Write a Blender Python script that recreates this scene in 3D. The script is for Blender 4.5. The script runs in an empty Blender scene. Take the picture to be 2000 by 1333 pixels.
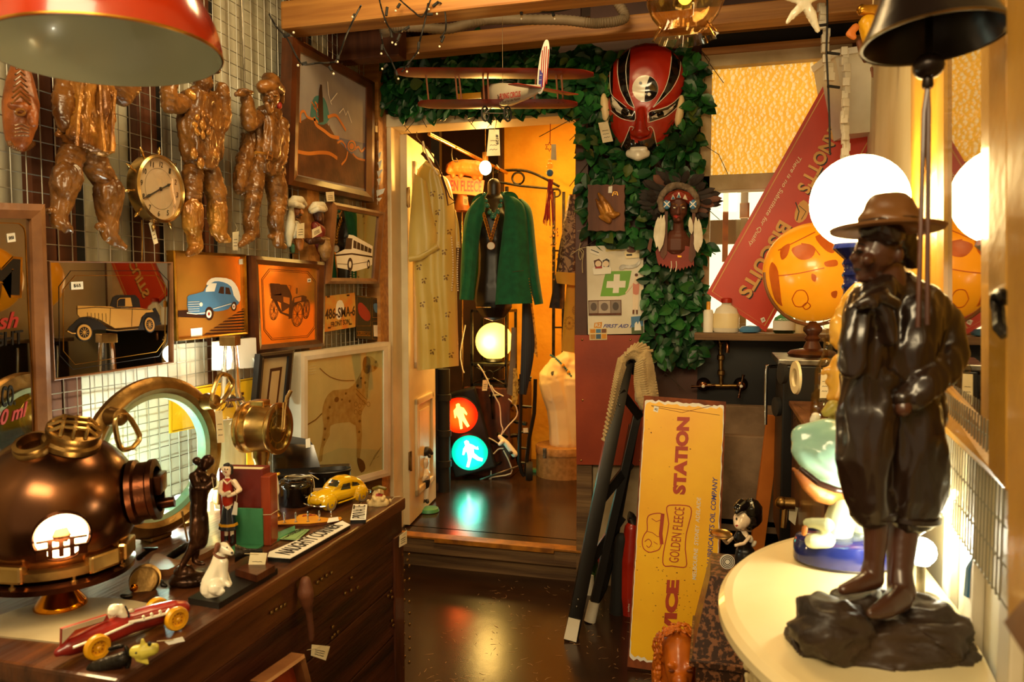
import bpy, bmesh, math, random
from mathutils import Vector, Matrix, noise
random.seed(7)
SC=bpy.context.scene; COL=SC.collection
def V(*a): return Vector(a if len(a)>1 else a[0])
# ---------------------------------------------------------------- camera
FPX=1456.0; YAW=math.radians(15.4); PIT=math.atan(84/FPX)
CAM=Vector((0,0,1.3))
FH=Vector((-math.sin(YAW),math.cos(YAW),0)); RR=Vector((math.cos(YAW),math.sin(YAW),0)); ZZ=Vector((0,0,1))
FW=FH*math.cos(PIT)-ZZ*math.sin(PIT); UU=FH*math.sin(PIT)+ZZ*math.cos(PIT)
cd=bpy.data.cameras.new('camera'); co=bpy.data.objects.new('camera',cd); COL.objects.link(co)
co.location=CAM; co.rotation_euler=Matrix((RR,UU,-FW)).transposed().to_euler()
cd.sensor_width=36; cd.lens=36*FPX/2000; cd.clip_start=.02
cd.dof.use_dof=True; cd.dof.focus_distance=2.7; cd.dof.aperture_fstop=6.3
SC.camera=co
SC.view_settings.view_transform='Standard'; SC.view_settings.look='None'; SC.view_settings.gamma=1
SC.view_settings.exposure=0.0
wd=bpy.data.worlds.new('world'); SC.world=wd; wd.use_nodes=True
bg=wd.node_tree.nodes['Background']; bg.inputs[0].default_value=(1,.70,.38,1); bg.inputs[1].default_value=.42
# ---------------------------------------------------------------- lamps
def lamp(kind,loc,energy,col,size=.05,target=None,name='lamp',spread=None):
    l=bpy.data.lights.new(name,kind); l.energy=energy; l.color=col
    if kind=='AREA':
        l.shape='RECTANGLE'; l.size=size[0]; l.size_y=size[1]
        if spread: l.spread=math.radians(spread)
    elif kind in('POINT','SPOT'): l.shadow_soft_size=size
    o=bpy.data.objects.new(name,l); COL.objects.link(o); o.location=loc
    if target is not None: o.rotation_euler=(Vector(target)-Vector(loc)).to_track_quat('-Z','Y').to_euler()
    return o
WARM=(1,.56,.17); ORNG=(1,.42,.06); COOL=(.86,1,.86)
lamp('AREA',(-.35,-.7,2.4),48,(1,.77,.43),(1.3,.6),(-.6,2.4,1.0),'ceiling_fill')          # added warm fill light behind the viewer, no fixture modelled
lamp('AREA',(-.55,1.9,2.62),22,(1,.68,.30),(.9,.35),(-.6,2.2,0),'ceiling_fill')           # second added fill light, between the rafters
lamp('AREA',(-.9,4.2,2.5),30,(1,.56,.12),(.8,.8),(-1.0,4.3,0),'back_room_fill')  # extra orange light added to brighten the back room
lamp('AREA',(.3,4.3,1.8),18,(1,.62,.24),(1.2,1.4),(.2,3.3,1.7),'daylight_through_window')
# ---------------------------------------------------------------- materials
def lin(h):
    h=h.lstrip('#'); r=[int(h[i:i+2],16)/255 for i in(0,2,4)]
    return tuple(x/12.92 if x<=.04045 else((x+.055)/1.055)**2.4 for x in r)
def mixc(a,b,t): return tuple(a[i]*(1-t)+b[i]*t for i in range(3))
MATS={}
def M(name,col='#808080',col2=None,rough=.5,metal=0,bump=0,bs=60,vs=6,stretch=None,emit=0,ecol=None,trans=0,ior=1.45,coat=0,sheen=0,wave=0,spec=.5,ramp=(.35,.65),sss=0,alpha=1,kind='noise'):
    m=bpy.data.materials.new(name); m.use_nodes=True; MATS[name]=m
    nt=m.node_tree; N=nt.nodes; L=nt.links; b=N['Principled BSDF']
    c1=lin(col) if isinstance(col,str) else col
    c2=(lin(col2) if isinstance(col2,str) else col2) or mixc(c1,(0,0,0),.18)
    tc=N.new('ShaderNodeTexCoord'); mp=N.new('ShaderNodeMapping'); L.new(tc.outputs['Object'],mp.inputs[0])
    if stretch: mp.inputs['Scale'].default_value=stretch
    if kind=='noise':
        t=N.new('ShaderNodeTexNoise'); t.inputs['Scale'].default_value=vs; t.inputs['Detail'].default_value=5; fo=t.outputs[0]
        if wave: t.inputs['Distortion'].default_value=wave
    elif kind=='wave':
        t=N.new('ShaderNodeTexWave'); t.inputs['Scale'].default_value=vs; t.inputs['Distortion'].default_value=wave; t.inputs['Detail'].default_value=3; t.inputs['Detail Scale'].default_value=1.5; fo=t.outputs[1]
    elif kind=='voro':
        t=N.new('ShaderNodeTexVoronoi'); t.inputs['Scale'].default_value=vs; fo=t.outputs[0]
    L.new(mp.outputs[0],t.inputs[0])
    r=N.new('ShaderNodeValToRGB'); r.color_ramp.elements[0].position=ramp[0]; r.color_ramp.elements[1].position=ramp[1]
    r.color_ramp.elements[0].color=(*c2,1); r.color_ramp.elements[1].color=(*c1,1)
    L.new(fo,r.inputs[0]); L.new(r.outputs[0],b.inputs['Base Color'])
    b.inputs['Roughness'].default_value=rough; b.inputs['Metallic'].default_value=metal
    b.inputs['Specular IOR Level'].default_value=spec
    if coat: b.inputs['Coat Weight'].default_value=coat; b.inputs['Coat Roughness'].default_value=.08
    if sheen: b.inputs['Sheen Weight'].default_value=sheen
    if sss: b.inputs['Subsurface Weight'].default_value=sss; b.inputs['Subsurface Radius'].default_value=(.02,.01,.005)
    if trans: b.inputs['Transmission Weight'].default_value=trans; b.inputs['IOR'].default_value=ior
    if alpha<1: b.inputs['Alpha'].default_value=alpha
    if emit:
        if ecol: b.inputs['Emission Color'].default_value=(*(lin(ecol) if isinstance(ecol,str) else ecol),1)
        else: L.new(r.outputs[0],b.inputs['Emission Color'])
        b.inputs['Emission Strength'].default_value=emit
    if bump:
        t2=N.new('ShaderNodeTexNoise'); t2.inputs['Scale'].default_value=bs; t2.inputs['Detail'].default_value=4; L.new(mp.outputs[0],t2.inputs[0])
        bp=N.new('ShaderNodeBump'); bp.inputs['Strength'].default_value=bump; bp.inputs['Distance'].default_value=.01
        L.new(t2.outputs[0],bp.inputs['Height']); L.new(bp.outputs[0],b.inputs['Normal'])
    return m
def mm(x): return x if not isinstance(x,str) else (MATS.get(x) or flat(x))
def flat(h):
    return M(h,h,mixc(lin(h),(0,0,0),.1),rough=.5,vs=14) if h.startswith('#') else MATS[h]
M('wood',  '#bc8440','#96602c',rough=.5,bump=.12,bs=18,vs=7,stretch=(.25,6,6))
M('wood_y','#bc8440','#96602c',rough=.5,bump=.12,bs=18,vs=7,stretch=(6,.25,6))
M('dwood','#4a2210','#1f0c05',rough=.42,bump=.25,bs=14,vs=5,stretch=(7,.5,5))
M('dwood2','#5a2c14','#33160a',rough=.38,bump=.1,bs=30,vs=8,stretch=(3,3,.6),coat=.2)
M('frame_brown','#5c2f14','#3a1b0b',rough=.35,bump=.08,bs=30,vs=12,coat=.25)
M('frame_mid','#8a5a33','#6b4020',rough=.4,bump=.08,vs=12)
M('gold','#c8922f','#8a5a18',rough=.3,metal=.9,vs=20)
M('brass','#dcb874','#b08a4c',rough=.27,metal=1,vs=9,bump=.03)
M('brass_old','#a8844c','#6a4c26',rough=.38,metal=1,vs=14,bump=.15,bs=40)
M('copper','#7c5338','#4c311f',rough=.24,metal=1,vs=3,bump=.02,bs=8)
M('copper_dark','#5a3320','#2a150c',rough=.3,metal=1,vs=8,bump=.1)
M('chrome','#c8c8c0',rough=.12,metal=1); M('steel','#9a958a','#5c574c',rough=.35,metal=1,vs=20)
M('wire','#c8c5b6','#9a9686',rough=.4,metal=.8)
M('black','#14110e','#0a0807',rough=.38,vs=9); M('blackgloss','#0c0a09',rough=.1,coat=.6); M('rubber','#1c1a18',rough=.75)
M('bronze','#4a2c18','#180d07',rough=.3,metal=.75,vs=9,bump=.2,bs=60)
M('cast_iron','#3a342c','#151210',rough=.36,metal=.8,vs=14,bump=.3,bs=80)
M('carved','#8f5c24','#4c2c10',rough=.3,vs=11,bump=.3,bs=70,coat=.35,wave=1.2)
M('carved_gold','#c08432','#6a3812',rough=.28,vs=9,bump=.3,bs=70,metal=.3,coat=.3)
M('white_paint','#e4dcc8','#cfc4aa',rough=.45,bump=.06,bs=30,vs=5); M('cream','#ead9a8','#d9c088',rough=.4,vs=5,bump=.05)
M('paper','#efe2bf','#dfcfa4',rough=.8,vs=20); M('white_card','#f0ece0','#e2dccb',rough=.6)
M('corrugated','#c4c0ac','#a8a48e',rough=.5,metal=.15,vs=4); M('gap','#17130f',rough=.9)
M('stud','#6b3a1c','#4a2410',rough=.6,bump=.1,vs=6,stretch=(4,4,.4))
M('ceil','#4a2e1a','#24140a',rough=.7,bump=.1,vs=4); M('ink','#1a1512',rough=.5); M('red_ink','#a3261a',rough=.5)
M('mirror','#b9b1a3','#b0a897',rough=.02,metal=1,vs=2); M('mirror_reflect_tint','#f0a848','#e89c3c',rough=.12,metal=.72,vs=2)  # amber mirror tint: the orange reflection is put into its colour
M('glass','#ffffff','#ffffff',rough=0,trans=1,ior=1.45); M('thin_glass','#f4fff8','#eefcf4',rough=.02,trans=1,ior=1.02)
M('amber_glass','#ffd98a','#ffcf70',rough=.05,trans=.9,ior=1.3)
M('leaf','#1a4c24','#0c2a14',rough=.4,vs=9,bump=.1); M('leaf2','#2c6e2e','#174a1c',rough=.4,vs=9); M('leaf3','#5a6a2a','#3a4a1a',rough=.45,vs=9)
M('vine','#3a2a18',rough=.8); M('string','#cbb68a',rough=.9); M('cable','#15120f',rough=.6); M('white_cable','#d8d2c0',rough=.5)
M('red_gloss','#b0280e','#8c1808',rough=.32,vs=4,coat=.15); M('red_sign','#c43412','#ae280e',rough=.42,vs=3)
M('yellow_sign','#fbc410','#f0b008',rough=.4,vs=4); M('rust','#8a4418','#5c2a0e',rough=.8,vs=20)
M('skin_tone','#d9a878','#c8925f',rough=.4,vs=8); M('resin_white','#eae4d2','#d8cfb6',rough=.22,vs=6,coat=.3)
M('lamp_white','#ffffff',emit=9,ecol='#fff2c8',rough=.4); M('lamp_cool','#ffffff',emit=26,ecol='#f4fff0'); M('lamp_warm','#ffffff',emit=22,ecol='#ffd890')
M('lamp_yellow','#ffe9a0',emit=3.2,ecol='#ffcf50',rough=.4)
M('green_cloth','#0d6a42','#0a5a38',rough=.85,sheen=.15,vs=30,bump=.08,bs=200)
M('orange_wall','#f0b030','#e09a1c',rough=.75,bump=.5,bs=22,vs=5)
M('dark_floor','#3a2417','#24150d',rough=.22,vs=3,bump=.06,bs=9)
# ---------------------------------------------------------------- frames, rays
def ray(x,y): return FW+RR*((x-1000)/FPX)-UU*((y-666.5)/FPX)
def P(x,y,d): return CAM+ray(x,y)*d
def hit(x,y,p,n):
    r=ray(x,y); return CAM+r*((Vector(p)-CAM).dot(n)/r.dot(n))
def depth(p): return (Vector(p)-CAM).dot(FW)
class Fr:
    def __init__(s,O,u,v): s.O=Vector(O); s.u=Vector(u).normalized(); s.v=Vector(v).normalized(); s.w=s.u.cross(s.v).normalized()
    def pt(s,a,b,c=0): return s.O+s.u*a+s.v*b+s.w*c
    def px(s,x,y,c=0): return hit(x,y,s.O+s.w*c,s.w)
    def ab(s,p): q=Vector(p)-s.O; return q.dot(s.u),q.dot(s.v),q.dot(s.w)
    def sc(s,x,y,c=0): return depth(s.px(x,y,c))/FPX
    def off(s,c): return Fr(s.O+s.w*c,s.u,s.v)
LW=Fr((-1.55,0,0),(0,1,0),ZZ); BW=Fr((0,3.34,0),(1,0,0),ZZ)
RW=Fr((.322,.97,0),(-.1028,-.9947,0),ZZ)
TZ=.72; TT=Fr((0,0,TZ),(1,0,0),(0,1,0)); DZ=.862; DT=Fr((0,0,DZ),(1,0,0),(0,1,0)); FL=Fr((0,0,0),(1,0,0),(0,1,0)); BF=Fr((0,0,.155),(1,0,0),(0,1,0))
def CF(d,x=None,y=None): return Fr(CAM+FH*d,RR,ZZ)          # upright plane facing the viewer's side of the room
def upright(p,fx=0):                                         # upright plane through a point
    p=Vector(p); a=math.radians(fx); return Fr(p,RR*math.cos(a)+FH*math.sin(a),ZZ)
# ---------------------------------------------------------------- mesh builder
def smoothpts(pts,n=4,closed=True):
    out=[]; k=len(pts)
    for i in range(k if closed else k-1):
        g=lambda j: Vector(pts[j%k]) if closed else Vector(pts[max(0,min(k-1,j))])
        a,b,c,d=g(i-1),g(i),g(i+1),g(i+2)
        for j in range(n):
            t=j/n; out.append(.5*((2*b)+(c-a)*t+(2*a-5*b+4*c-d)*t*t+(3*b-a-3*c+d)*t**3))
    if not closed: out.append(Vector(pts[-1]))
    return out
def ell(x,y,rx,ry,rot=0,n=24,a0=0,a1=360):
    r=math.radians(rot); o=[]
    m=n if a1-a0>=360 else n+1
    for i in range(m):
        t=math.radians(a0+(a1-a0)*i/n); p,q=rx*math.cos(t),ry*math.sin(t)
        o.append((x+p*math.cos(r)-q*math.sin(r),y+p*math.sin(r)+q*math.cos(r)))
    return o
class MB:
    def __init__(s,mat='wood'): s.v=[]; s.f=[]; s.fm=[]; s.fs=[]; s.mats=[]; s.m(mat)
    def m(s,mat):
        if isinstance(mat,str): mat=mm(mat)
        if mat not in s.mats: s.mats.append(mat)
        s.cur=s.mats.index(mat); return s
    def add(s,vs,fs,smooth=False):
        o=len(s.v); s.v+= [Vector(p) for p in vs]
        for f in fs: s.f.append([i+o for i in f]); s.fm.append(s.cur); s.fs.append(smooth)
        return s
    def prism(s,pts,off):                                    # polygon (3d) extruded by vector off
        n=len(pts); pts=[Vector(p) for p in pts]; off=Vector(off)
        return s.add(pts+[p+off for p in pts],[list(range(n))[::-1],list(range(n,2*n))]+[[i,(i+1)%n,n+(i+1)%n,n+i] for i in range(n)])
    def poly(s,fr,pp,c=0,t=.001,sm=0):                       # traced outline lying on a plane, with thickness t behind it
        if sm: pp=[(p.x,p.y) for p in smoothpts([(a,b,0) for a,b in pp],sm)]
        return s.prism([fr.px(x,y,c)-fr.w*t for x,y in pp],fr.w*t)
    def line(s,fr,pp,w,c=0,t=.0006,closed=False,sm=0):
        if sm: pp=[(p.x,p.y) for p in smoothpts([(a,b,0) for a,b in pp],sm,closed)]
        q=[fr.px(x,y,c) for x,y in pp]; n=len(q); L=[];R_=[]
        for i in range(n):
            a=q[(i-1)%n] if closed or i>0 else q[i]; b=q[(i+1)%n] if closed or i<n-1 else q[i]
            d=(b-a); d=d.normalized() if d.length>1e-9 else fr.u; h=fr.w.cross(d)*(w*depth(q[i])/FPX/2); L.append(q[i]+h); R_.append(q[i]-h)
        vs=[p-fr.w*t for p in L]+[p-fr.w*t for p in R_]+L+R_
        fs=[]
        for i in range(n if closed else n-1):
            j=(i+1)%n; fs+=[[2*n+i,3*n+i,3*n+j,2*n+j],[i,2*n+i,2*n+j,j],[n+i,n+j,3*n+j,3*n+i]]
        return s.add(vs,fs)
    def box(s,fr,a0,a1,b0,b1,c0,c1,bv=0):
        if bv<=0:
            vs=[fr.pt(a,b,c) for c in(c0,c1) for b in(b0,b1) for a in(a0,a1)]
            return s.add(vs,[[0,2,3,1],[4,5,7,6],[0,1,5,4],[2,6,7,3],[0,4,6,2],[1,3,7,5]])
        bm=bmesh.new(); bmesh.ops.create_cube(bm,size=1)
        for v in bm.verts: v.co=Vector((a0+(v.co.x+.5)*(a1-a0),b0+(v.co.y+.5)*(b1-b0),c0+(v.co.z+.5)*(c1-c0)))
        bmesh.ops.bevel(bm,geom=bm.edges[:],offset=bv,segments=2,profile=.6,affect='EDGES')
        bm.verts.index_update(); s.add([fr.pt(*v.co) for v in bm.verts],[[v.index for v in f.verts] for f in bm.faces]); bm.free(); return s
    def boxw(s,x0,x1,y0,y1,z0,z1,bv=0): return s.box(Fr((0,0,0),(1,0,0),(0,1,0)),x0,x1,y0,y1,z0,z1,bv)
    def bar(s,p,q,wd,h,up=ZZ):                               # rectangular bar from p to q
        p,q=Vector(p),Vector(q); d=(q-p); l=d.length; d.normalize(); side=d.cross(Vector(up)); 
        if side.length<1e-5: side=d.cross(Vector((1,0,0)))
        side.normalize(); n=side.cross(d); f=Fr(p,d,side); return s.box(f,0,l,-wd/2,wd/2,-h/2,h/2,min(wd,h)*.08)
    def tube(s,pts,r,seg=8,closed=False,caps=True,sm=0,flat=None):
        pts=[Vector(p) for p in pts]
        if sm: 
            rr=r if isinstance(r,(list,tuple)) else None
            if rr: r=[q.x for q in smoothpts([(x,0,0) for x in rr],sm,closed)]
            pts=smoothpts(pts,sm,closed)
        n=len(pts); r=list(r) if isinstance(r,(list,tuple)) else [r]*n
        T=[]
        for i in range(n):
            a=pts[(i-1)%n] if closed or i>0 else pts[i]; b=pts[(i+1)%n] if closed or i<n-1 else pts[i]
            d=b-a; T.append(d.normalized() if d.length>1e-9 else ZZ)
        nx=T[0].orthogonal().normalized(); vs=[];fs=[]
        for i in range(n):
            nx=(nx-T[i]*nx.dot(T[i])); nx=nx.normalized() if nx.length>1e-6 else T[i].orthogonal().normalized(); by=T[i].cross(nx)
            for k in range(seg):
                t=2*math.pi*k/seg; vs.append(pts[i]+(nx*math.cos(t)+by*math.sin(t))*r[i])
        for i in range(n if closed else n-1):
            j=(i+1)%n
            for k in range(seg): fs.append([i*seg+k,i*seg+(k+1)%seg,j*seg+(k+1)%seg,j*seg+k])
        if not closed and caps: fs+=[list(range(seg))[::-1],[(n-1)*seg+k for k in range(seg)]]
        return s.add(vs,fs,True)
    def sph(s,c,r,seg=12,rot=None):
        r=(r,r,r) if not isinstance(r,(tuple,list)) else r
        c=Vector(c); vs=[];fs=[]; h=seg//2
        for i in range(1,h):
            p=math.pi*i/h
            for k in range(seg):
                t=2*math.pi*k/seg; q=Vector((r[0]*math.sin(p)*math.cos(t),r[1]*math.sin(p)*math.sin(t),r[2]*math.cos(p))); vs.append(q)
        vs+=[Vector((0,0,r[2])),Vector((0,0,-r[2]))]; a,b=len(vs)-2,len(vs)-1
        for i in range(h-2):
            for k in range(seg): fs.append([i*seg+k,(i+1)*seg+k,(i+1)*seg+(k+1)%seg,i*seg+(k+1)%seg])
        for k in range(seg): fs+= [[a,k,(k+1)%seg],[b,(h-2)*seg+(k+1)%seg,(h-2)*seg+k]]
        if rot is not None: vs=[rot@q for q in vs]
        return s.add([c+q for q in vs],fs,True)
    def lathe(s,prof,o,ax=ZZ,seg=32,u=None,ell=1,smooth=True,a0=0,a1=360,rim=None,caps=True):
        caps=caps and not(abs(prof[0][0]-prof[-1][0])<1e-9 and abs(prof[0][1]-prof[-1][1])<1e-9)
        o=Vector(o); ax=Vector(ax).normalized(); x=Vector(u).normalized() if u is not None else ax.orthogonal().normalized(); y=ax.cross(x)
        full=(a1-a0)>=360; m=seg if full else seg+1; vs=[];fs=[]
        for k,(r,h) in enumerate(prof):
            for i in range(m):
                t=math.radians(a0+(a1-a0)*i/seg); rr=r*(rim(k,t) if rim else 1); vs.append(o+ax*h+x*rr*math.cos(t)+y*rr*ell*math.sin(t))
        for k in range(len(prof)-1):
            for i in range(seg if full else seg):
                j=(i+1)%m; fs.append([k*m+i,k*m+j,(k+1)*m+j,(k+1)*m+i])
        if full and caps:
            if prof[0][0]>1e-6: fs.append(list(range(m))[::-1])
            if prof[-1][0]>1e-6 and not(prof[0][0]<1e-6 and abs(prof[0][1]-prof[-1][1])<1e-6): fs.append([(len(prof)-1)*m+i for i in range(m)])
        return s.add(vs,fs,smooth)
    def shell(s,prof,o,ax=ZZ,seg=32,t=.003,**k):             # open thin-walled turned form
        n=len(prof); inner=[(max(r-t,.0005),h) for r,h in prof]
        return s.lathe(prof+inner[::-1]+[prof[0]],o,ax,seg,**k)
    # -- figure tools: pixels on a plane give real positions, w is distance out of the plane, radii in pixels
    def ch(s,fr,pp,seg=10):
        q=[fr.px(p[0],p[1],p[3] if len(p)>3 else 0) for p in pp]; r=[p[2]*depth(a)/FPX for p,a in zip(pp,q)]
        for a,b in zip(q,r): s.sph(a,b,seg)
        for i in range(len(q)-1):
            if (q[i]-q[i+1]).length>1e-6: s.tube([q[i],q[i+1]],[r[i],r[i+1]],seg)
        return s
    def el(s,fr,x,y,rx,ry,c=0,rw=None,rot=0,seg=16):
        p=fr.px(x,y,c); k=depth(p)/FPX; a=math.radians(-rot)
        u=fr.u*math.cos(a)+fr.v*math.sin(a); v=-fr.u*math.sin(a)+fr.v*math.cos(a)
        R3=Matrix((u,v,fr.w)).transposed(); return s.sph(p,(rx*k,ry*k,(rw if rw is not None else (rx+ry)/2)*k),seg,R3)
    def prow(s,fr,pp,r,seg=6):                               # thin traced tube
        return s.tube([fr.px(p[0],p[1],p[2] if len(p)>2 else 0) for p in pp],r,seg)
    def text(s,txt,BL,BR,TL,t=.0006,bold=0.0,shear=0,space=1):
        cu=bpy.data.curves.new('t','FONT'); cu.body=txt; cu.offset=bold; cu.shear=shear; cu.resolution_u=3; cu.space_character=space
        ob=bpy.data.objects.new('t',cu); COL.objects.link(ob); dg=bpy.context.evaluated_depsgraph_get()
        me=bpy.data.meshes.new_from_object(ob.evaluated_get(dg)); bpy.data.objects.remove(ob); bpy.data.curves.remove(cu)
        if not me.vertices: return s
        xs=[v.co.x for v in me.vertices]; ys=[v.co.y for v in me.vertices]; x0,x1,y0,y1=min(xs),max(xs),min(ys),max(ys)
        BL,BR,TL=Vector(BL),Vector(BR),Vector(TL); ex=BR-BL; ey=TL-BL; nn=ex.cross(ey).normalized()*t
        pos=[BL+ex*((v.co.x-x0)/(x1-x0))+ey*((v.co.y-y0)/max(y1-y0,1e-6)) for v in me.vertices]; n=len(pos)
        fs=[list(p.vertices) for p in me.polygons]; edges={}
        for f in fs:
            for i in range(len(f)):
                a,b=f[i],f[(i+1)%len(f)]; k=(min(a,b),max(a,b)); edges[k]=None if k in edges else (a,b)
        side=[[a,b,b+n,a+n] for k,e in edges.items() if e for a,b in[e]]
        s.add([p for p in pos]+[p+nn for p in pos],[[i+n for i in f] for f in fs]+side); bpy.data.meshes.remove(me); return s
    def tpx(s,fr,txt,bl,br,tl,c=0,bold=0,t=.0006,**k): return s.text(txt,fr.px(*bl,c),fr.px(*br,c),fr.px(*tl,c),t,bold,**k)
    # -- output
    def mesh(s,name,org):
        me=bpy.data.meshes.new(name); me.from_pydata([p-org for p in s.v],[],s.f)
        for m_ in s.mats: me.materials.append(m_)
        me.polygons.foreach_set('material_index',s.fm); me.polygons.foreach_set('use_smooth',s.fs)
        me.validate(); me.update()
        if any(s.fs): me.set_sharp_from_angle(angle=.75)
        return me
    def ctr(s):
        return Vector([(min(p[i] for p in s.v)+max(p[i] for p in s.v))/2 for i in range(3)])
    def obj(s,name,parent=None,org=None,vox=0,it=2,fixn=True,disp=0,dsc=40,dm='v'):
        org=Vector(org) if org is not None else s.ctr(); me=s.mesh(name,org); o=bpy.data.objects.new(name,me); COL.objects.link(o)
        if vox:
            for p in me.polygons: p.use_smooth=True
            md=o.modifiers.new('r','REMESH'); md.mode='VOXEL'; md.voxel_size=vox; md.use_smooth_shade=True
            if it: sm=o.modifiers.new('s','SMOOTH'); sm.iterations=it; sm.factor=.5
            n2=bpy.data.meshes.new_from_object(o.evaluated_get(bpy.context.evaluated_depsgraph_get())); n2.name=name
            o.modifiers.clear(); o.data=n2; bpy.data.meshes.remove(me); me=n2
            if not me.materials:
                for m_ in s.mats: me.materials.append(m_)
            if disp:
                me.update(); ns=[v.normal.copy() for v in me.vertices]
                for v,nn in zip(me.vertices,ns):
                    q=(v.co+org)*dsc; a=Vector((q.x,q.y,q.z*.3)) if dm=='v' else Vector((q.x*.45,q.y*.45,q.z*1.25+.5*q.y)) if dm=='h' else q; v.co+=nn*disp*(.4*noise.noise(a*.5)+.9*(.3-abs(noise.noise(a)))+.35*(.3-abs(noise.noise(a*2.3))))
            for p in me.polygons: p.use_smooth=True
        elif fixn:
            bm=bmesh.new(); bm.from_mesh(me); bmesh.ops.recalc_face_normals(bm,faces=bm.faces); bm.to_mesh(me); bm.free()
        pl=Vector(parent['_loc']) if parent is not None else Vector((0,0,0))
        o.location=org-pl; o['_loc']=tuple(org)
        if parent is not None: o.parent=parent
        return o
    def top(s,name,label,cat,group=None,org=None,**k):
        if org is None: c=s.ctr(); org=(c.x,c.y,min(p.z for p in s.v))
        o=s.obj(name,None,org,**k); return tag(o,label,cat,group)
    def struct(s,name,**k): o=s.obj(name,None,**k); o['kind']='structure'; return o
def tag(o,label,cat,group=None):
    o['label']=label; o['category']=cat
    if group: o['group']=group
    return o
def T(name,label,cat,loc,group=None):
    o=bpy.data.objects.new(name,None); COL.objects.link(o); o.location=Vector(loc); o['_loc']=tuple(loc); o.empty_display_size=.05
    return tag(o,label,cat,group)
def copy_tree(o,delta,label=None,parent=None,group=None):
    c=o.copy(); COL.objects.link(c)
    if parent is not None: c.parent=parent
    else:
        c.location=o.location+Vector(delta)
        if label: c['label']=label
        if group: c['group']=group
    for k in list(o.children): copy_tree(k,delta,None,c)
    return c
def quad(a,b): return [(a[0],a[1]),(b[0],a[1]),(b[0],b[1]),(a[0],b[1])]
def lerp2(q,s,t):
    a=Vector(q[0]).lerp(Vector(q[1]),s); b=Vector(q[3]).lerp(Vector(q[2]),s); return a.lerp(b,t)
def price_tag(parent,fr,q,c=0,knot=None,mat='paper',writing=True):
    """paper tag with a hole, scribbled lines and a loop of string"""
    m=MB(mat); m.poly(fr,q,c,.0008)
    m.m('ink')
    if writing:
        for k in range(3):
            t=.42+.17*k; m.line(fr,[lerp2(q,.2+i*.12,t+.02*math.sin(i*3+k)) for i in range(6)],.9,c+.0004)
    o=m.obj('price_tag',parent)
    if knot:
        a=lerp2(q,.5,.06); n=MB('string'); mid=((a[0]+knot[0])/2+4,(a[1]+knot[1])/2)
        n.tube([fr.px(*a,c+.001),fr.px(*mid,c+.003),fr.px(*knot,c+.001)],.0006,5); n.obj('string',o)
    return o
def ring4(mb,fr,q,ins,c0,c1,lip=0):
    """mitred frame round quad q (TL,TR,BR,BL in photo px on plane fr), width ins given in fraction of the sides"""
    O=[fr.px(*p,c1) for p in q]; sx,sy=ins
    I=[fr.px(*lerp2(q,s,t),c1) for s,t in((sx,sy),(1-sx,sy),(1-sx,1-sy),(sx,1-sy))]
    Mi=[O[i].lerp(I[i],.45)+fr.w*lip for i in range(4)]
    dn=fr.w*(c1-c0); vs=[p-dn for p in O]+O+Mi+I+[p-dn for p in I]; fs=[]
    for i in range(4):
        j=(i+1)%4
        for k in range(4): fs.append([k*4+i,k*4+j,(k+1)*4+j,(k+1)*4+i])
        fs.append([16+i,16+j,j,i])
    mb.add(vs,fs); return [lerp2(q,s,t) for s,t in((sx,sy),(1-sx,sy),(1-sx,1-sy),(sx,1-sy))]
from mathutils.bvhtree import BVHTree
def thin_glass(name,tint,gl=.9,rough=.02):                     # clear sheet: mirror-like at grazing angles, see-through otherwise
    m=MATS.get(name) or bpy.data.materials.new(name); m.use_nodes=True; MATS[name]=m; nt=m.node_tree; N=nt.nodes; L=nt.links; N.clear()
    o=N.new('ShaderNodeOutputMaterial'); mx=N.new('ShaderNodeMixShader'); t=N.new('ShaderNodeBsdfTransparent'); g=N.new('ShaderNodeBsdfGlossy'); fr=N.new('ShaderNodeLayerWeight'); pw=N.new('ShaderNodeMath'); pw.operation='POWER'; pw.inputs[1].default_value=3; ml=N.new('ShaderNodeMath'); ml.operation='MULTIPLY_ADD'; ml.inputs[1].default_value=.7; ml.inputs[2].default_value=.045; fr.inputs[0].default_value=.5; ns=N.new('ShaderNodeTexNoise'); rp=N.new('ShaderNodeValToRGB')
    ns.inputs['Scale'].default_value=6; rp.color_ramp.elements[0].color=(*mixc(lin(tint),(1,1,1),.3),1); rp.color_ramp.elements[1].color=(*lin(tint),1); L.new(ns.outputs[0],rp.inputs[0]); L.new(rp.outputs[0],t.inputs[0])
    g.inputs['Roughness'].default_value=rough
    L.new(fr.outputs[1],pw.inputs[0]); L.new(pw.outputs[0],ml.inputs[0]); L.new(ml.outputs[0],mx.inputs[0]); L.new(t.outputs[0],mx.inputs[1]); L.new(g.outputs[0],mx.inputs[2]); L.new(mx.outputs[0],o.inputs[0]); return m
thin_glass('thin_glass','#f2faf4'); thin_glass('bottle_glass','#e6ead8',rough=.03); thin_glass('amber_glass','#fff0cc',rough=.04); thin_glass('green_glass','#3f7a30'); thin_glass('crystal_clear','#f5ecd6',rough=.03)
def wbvh(o):
    pl=Vector(o['_loc']); vs=[v.co+pl for v in o.data.vertices]; return BVHTree.FromPolygons(vs,[list(p.vertices) for p in o.data.polygons]),vs
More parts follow.
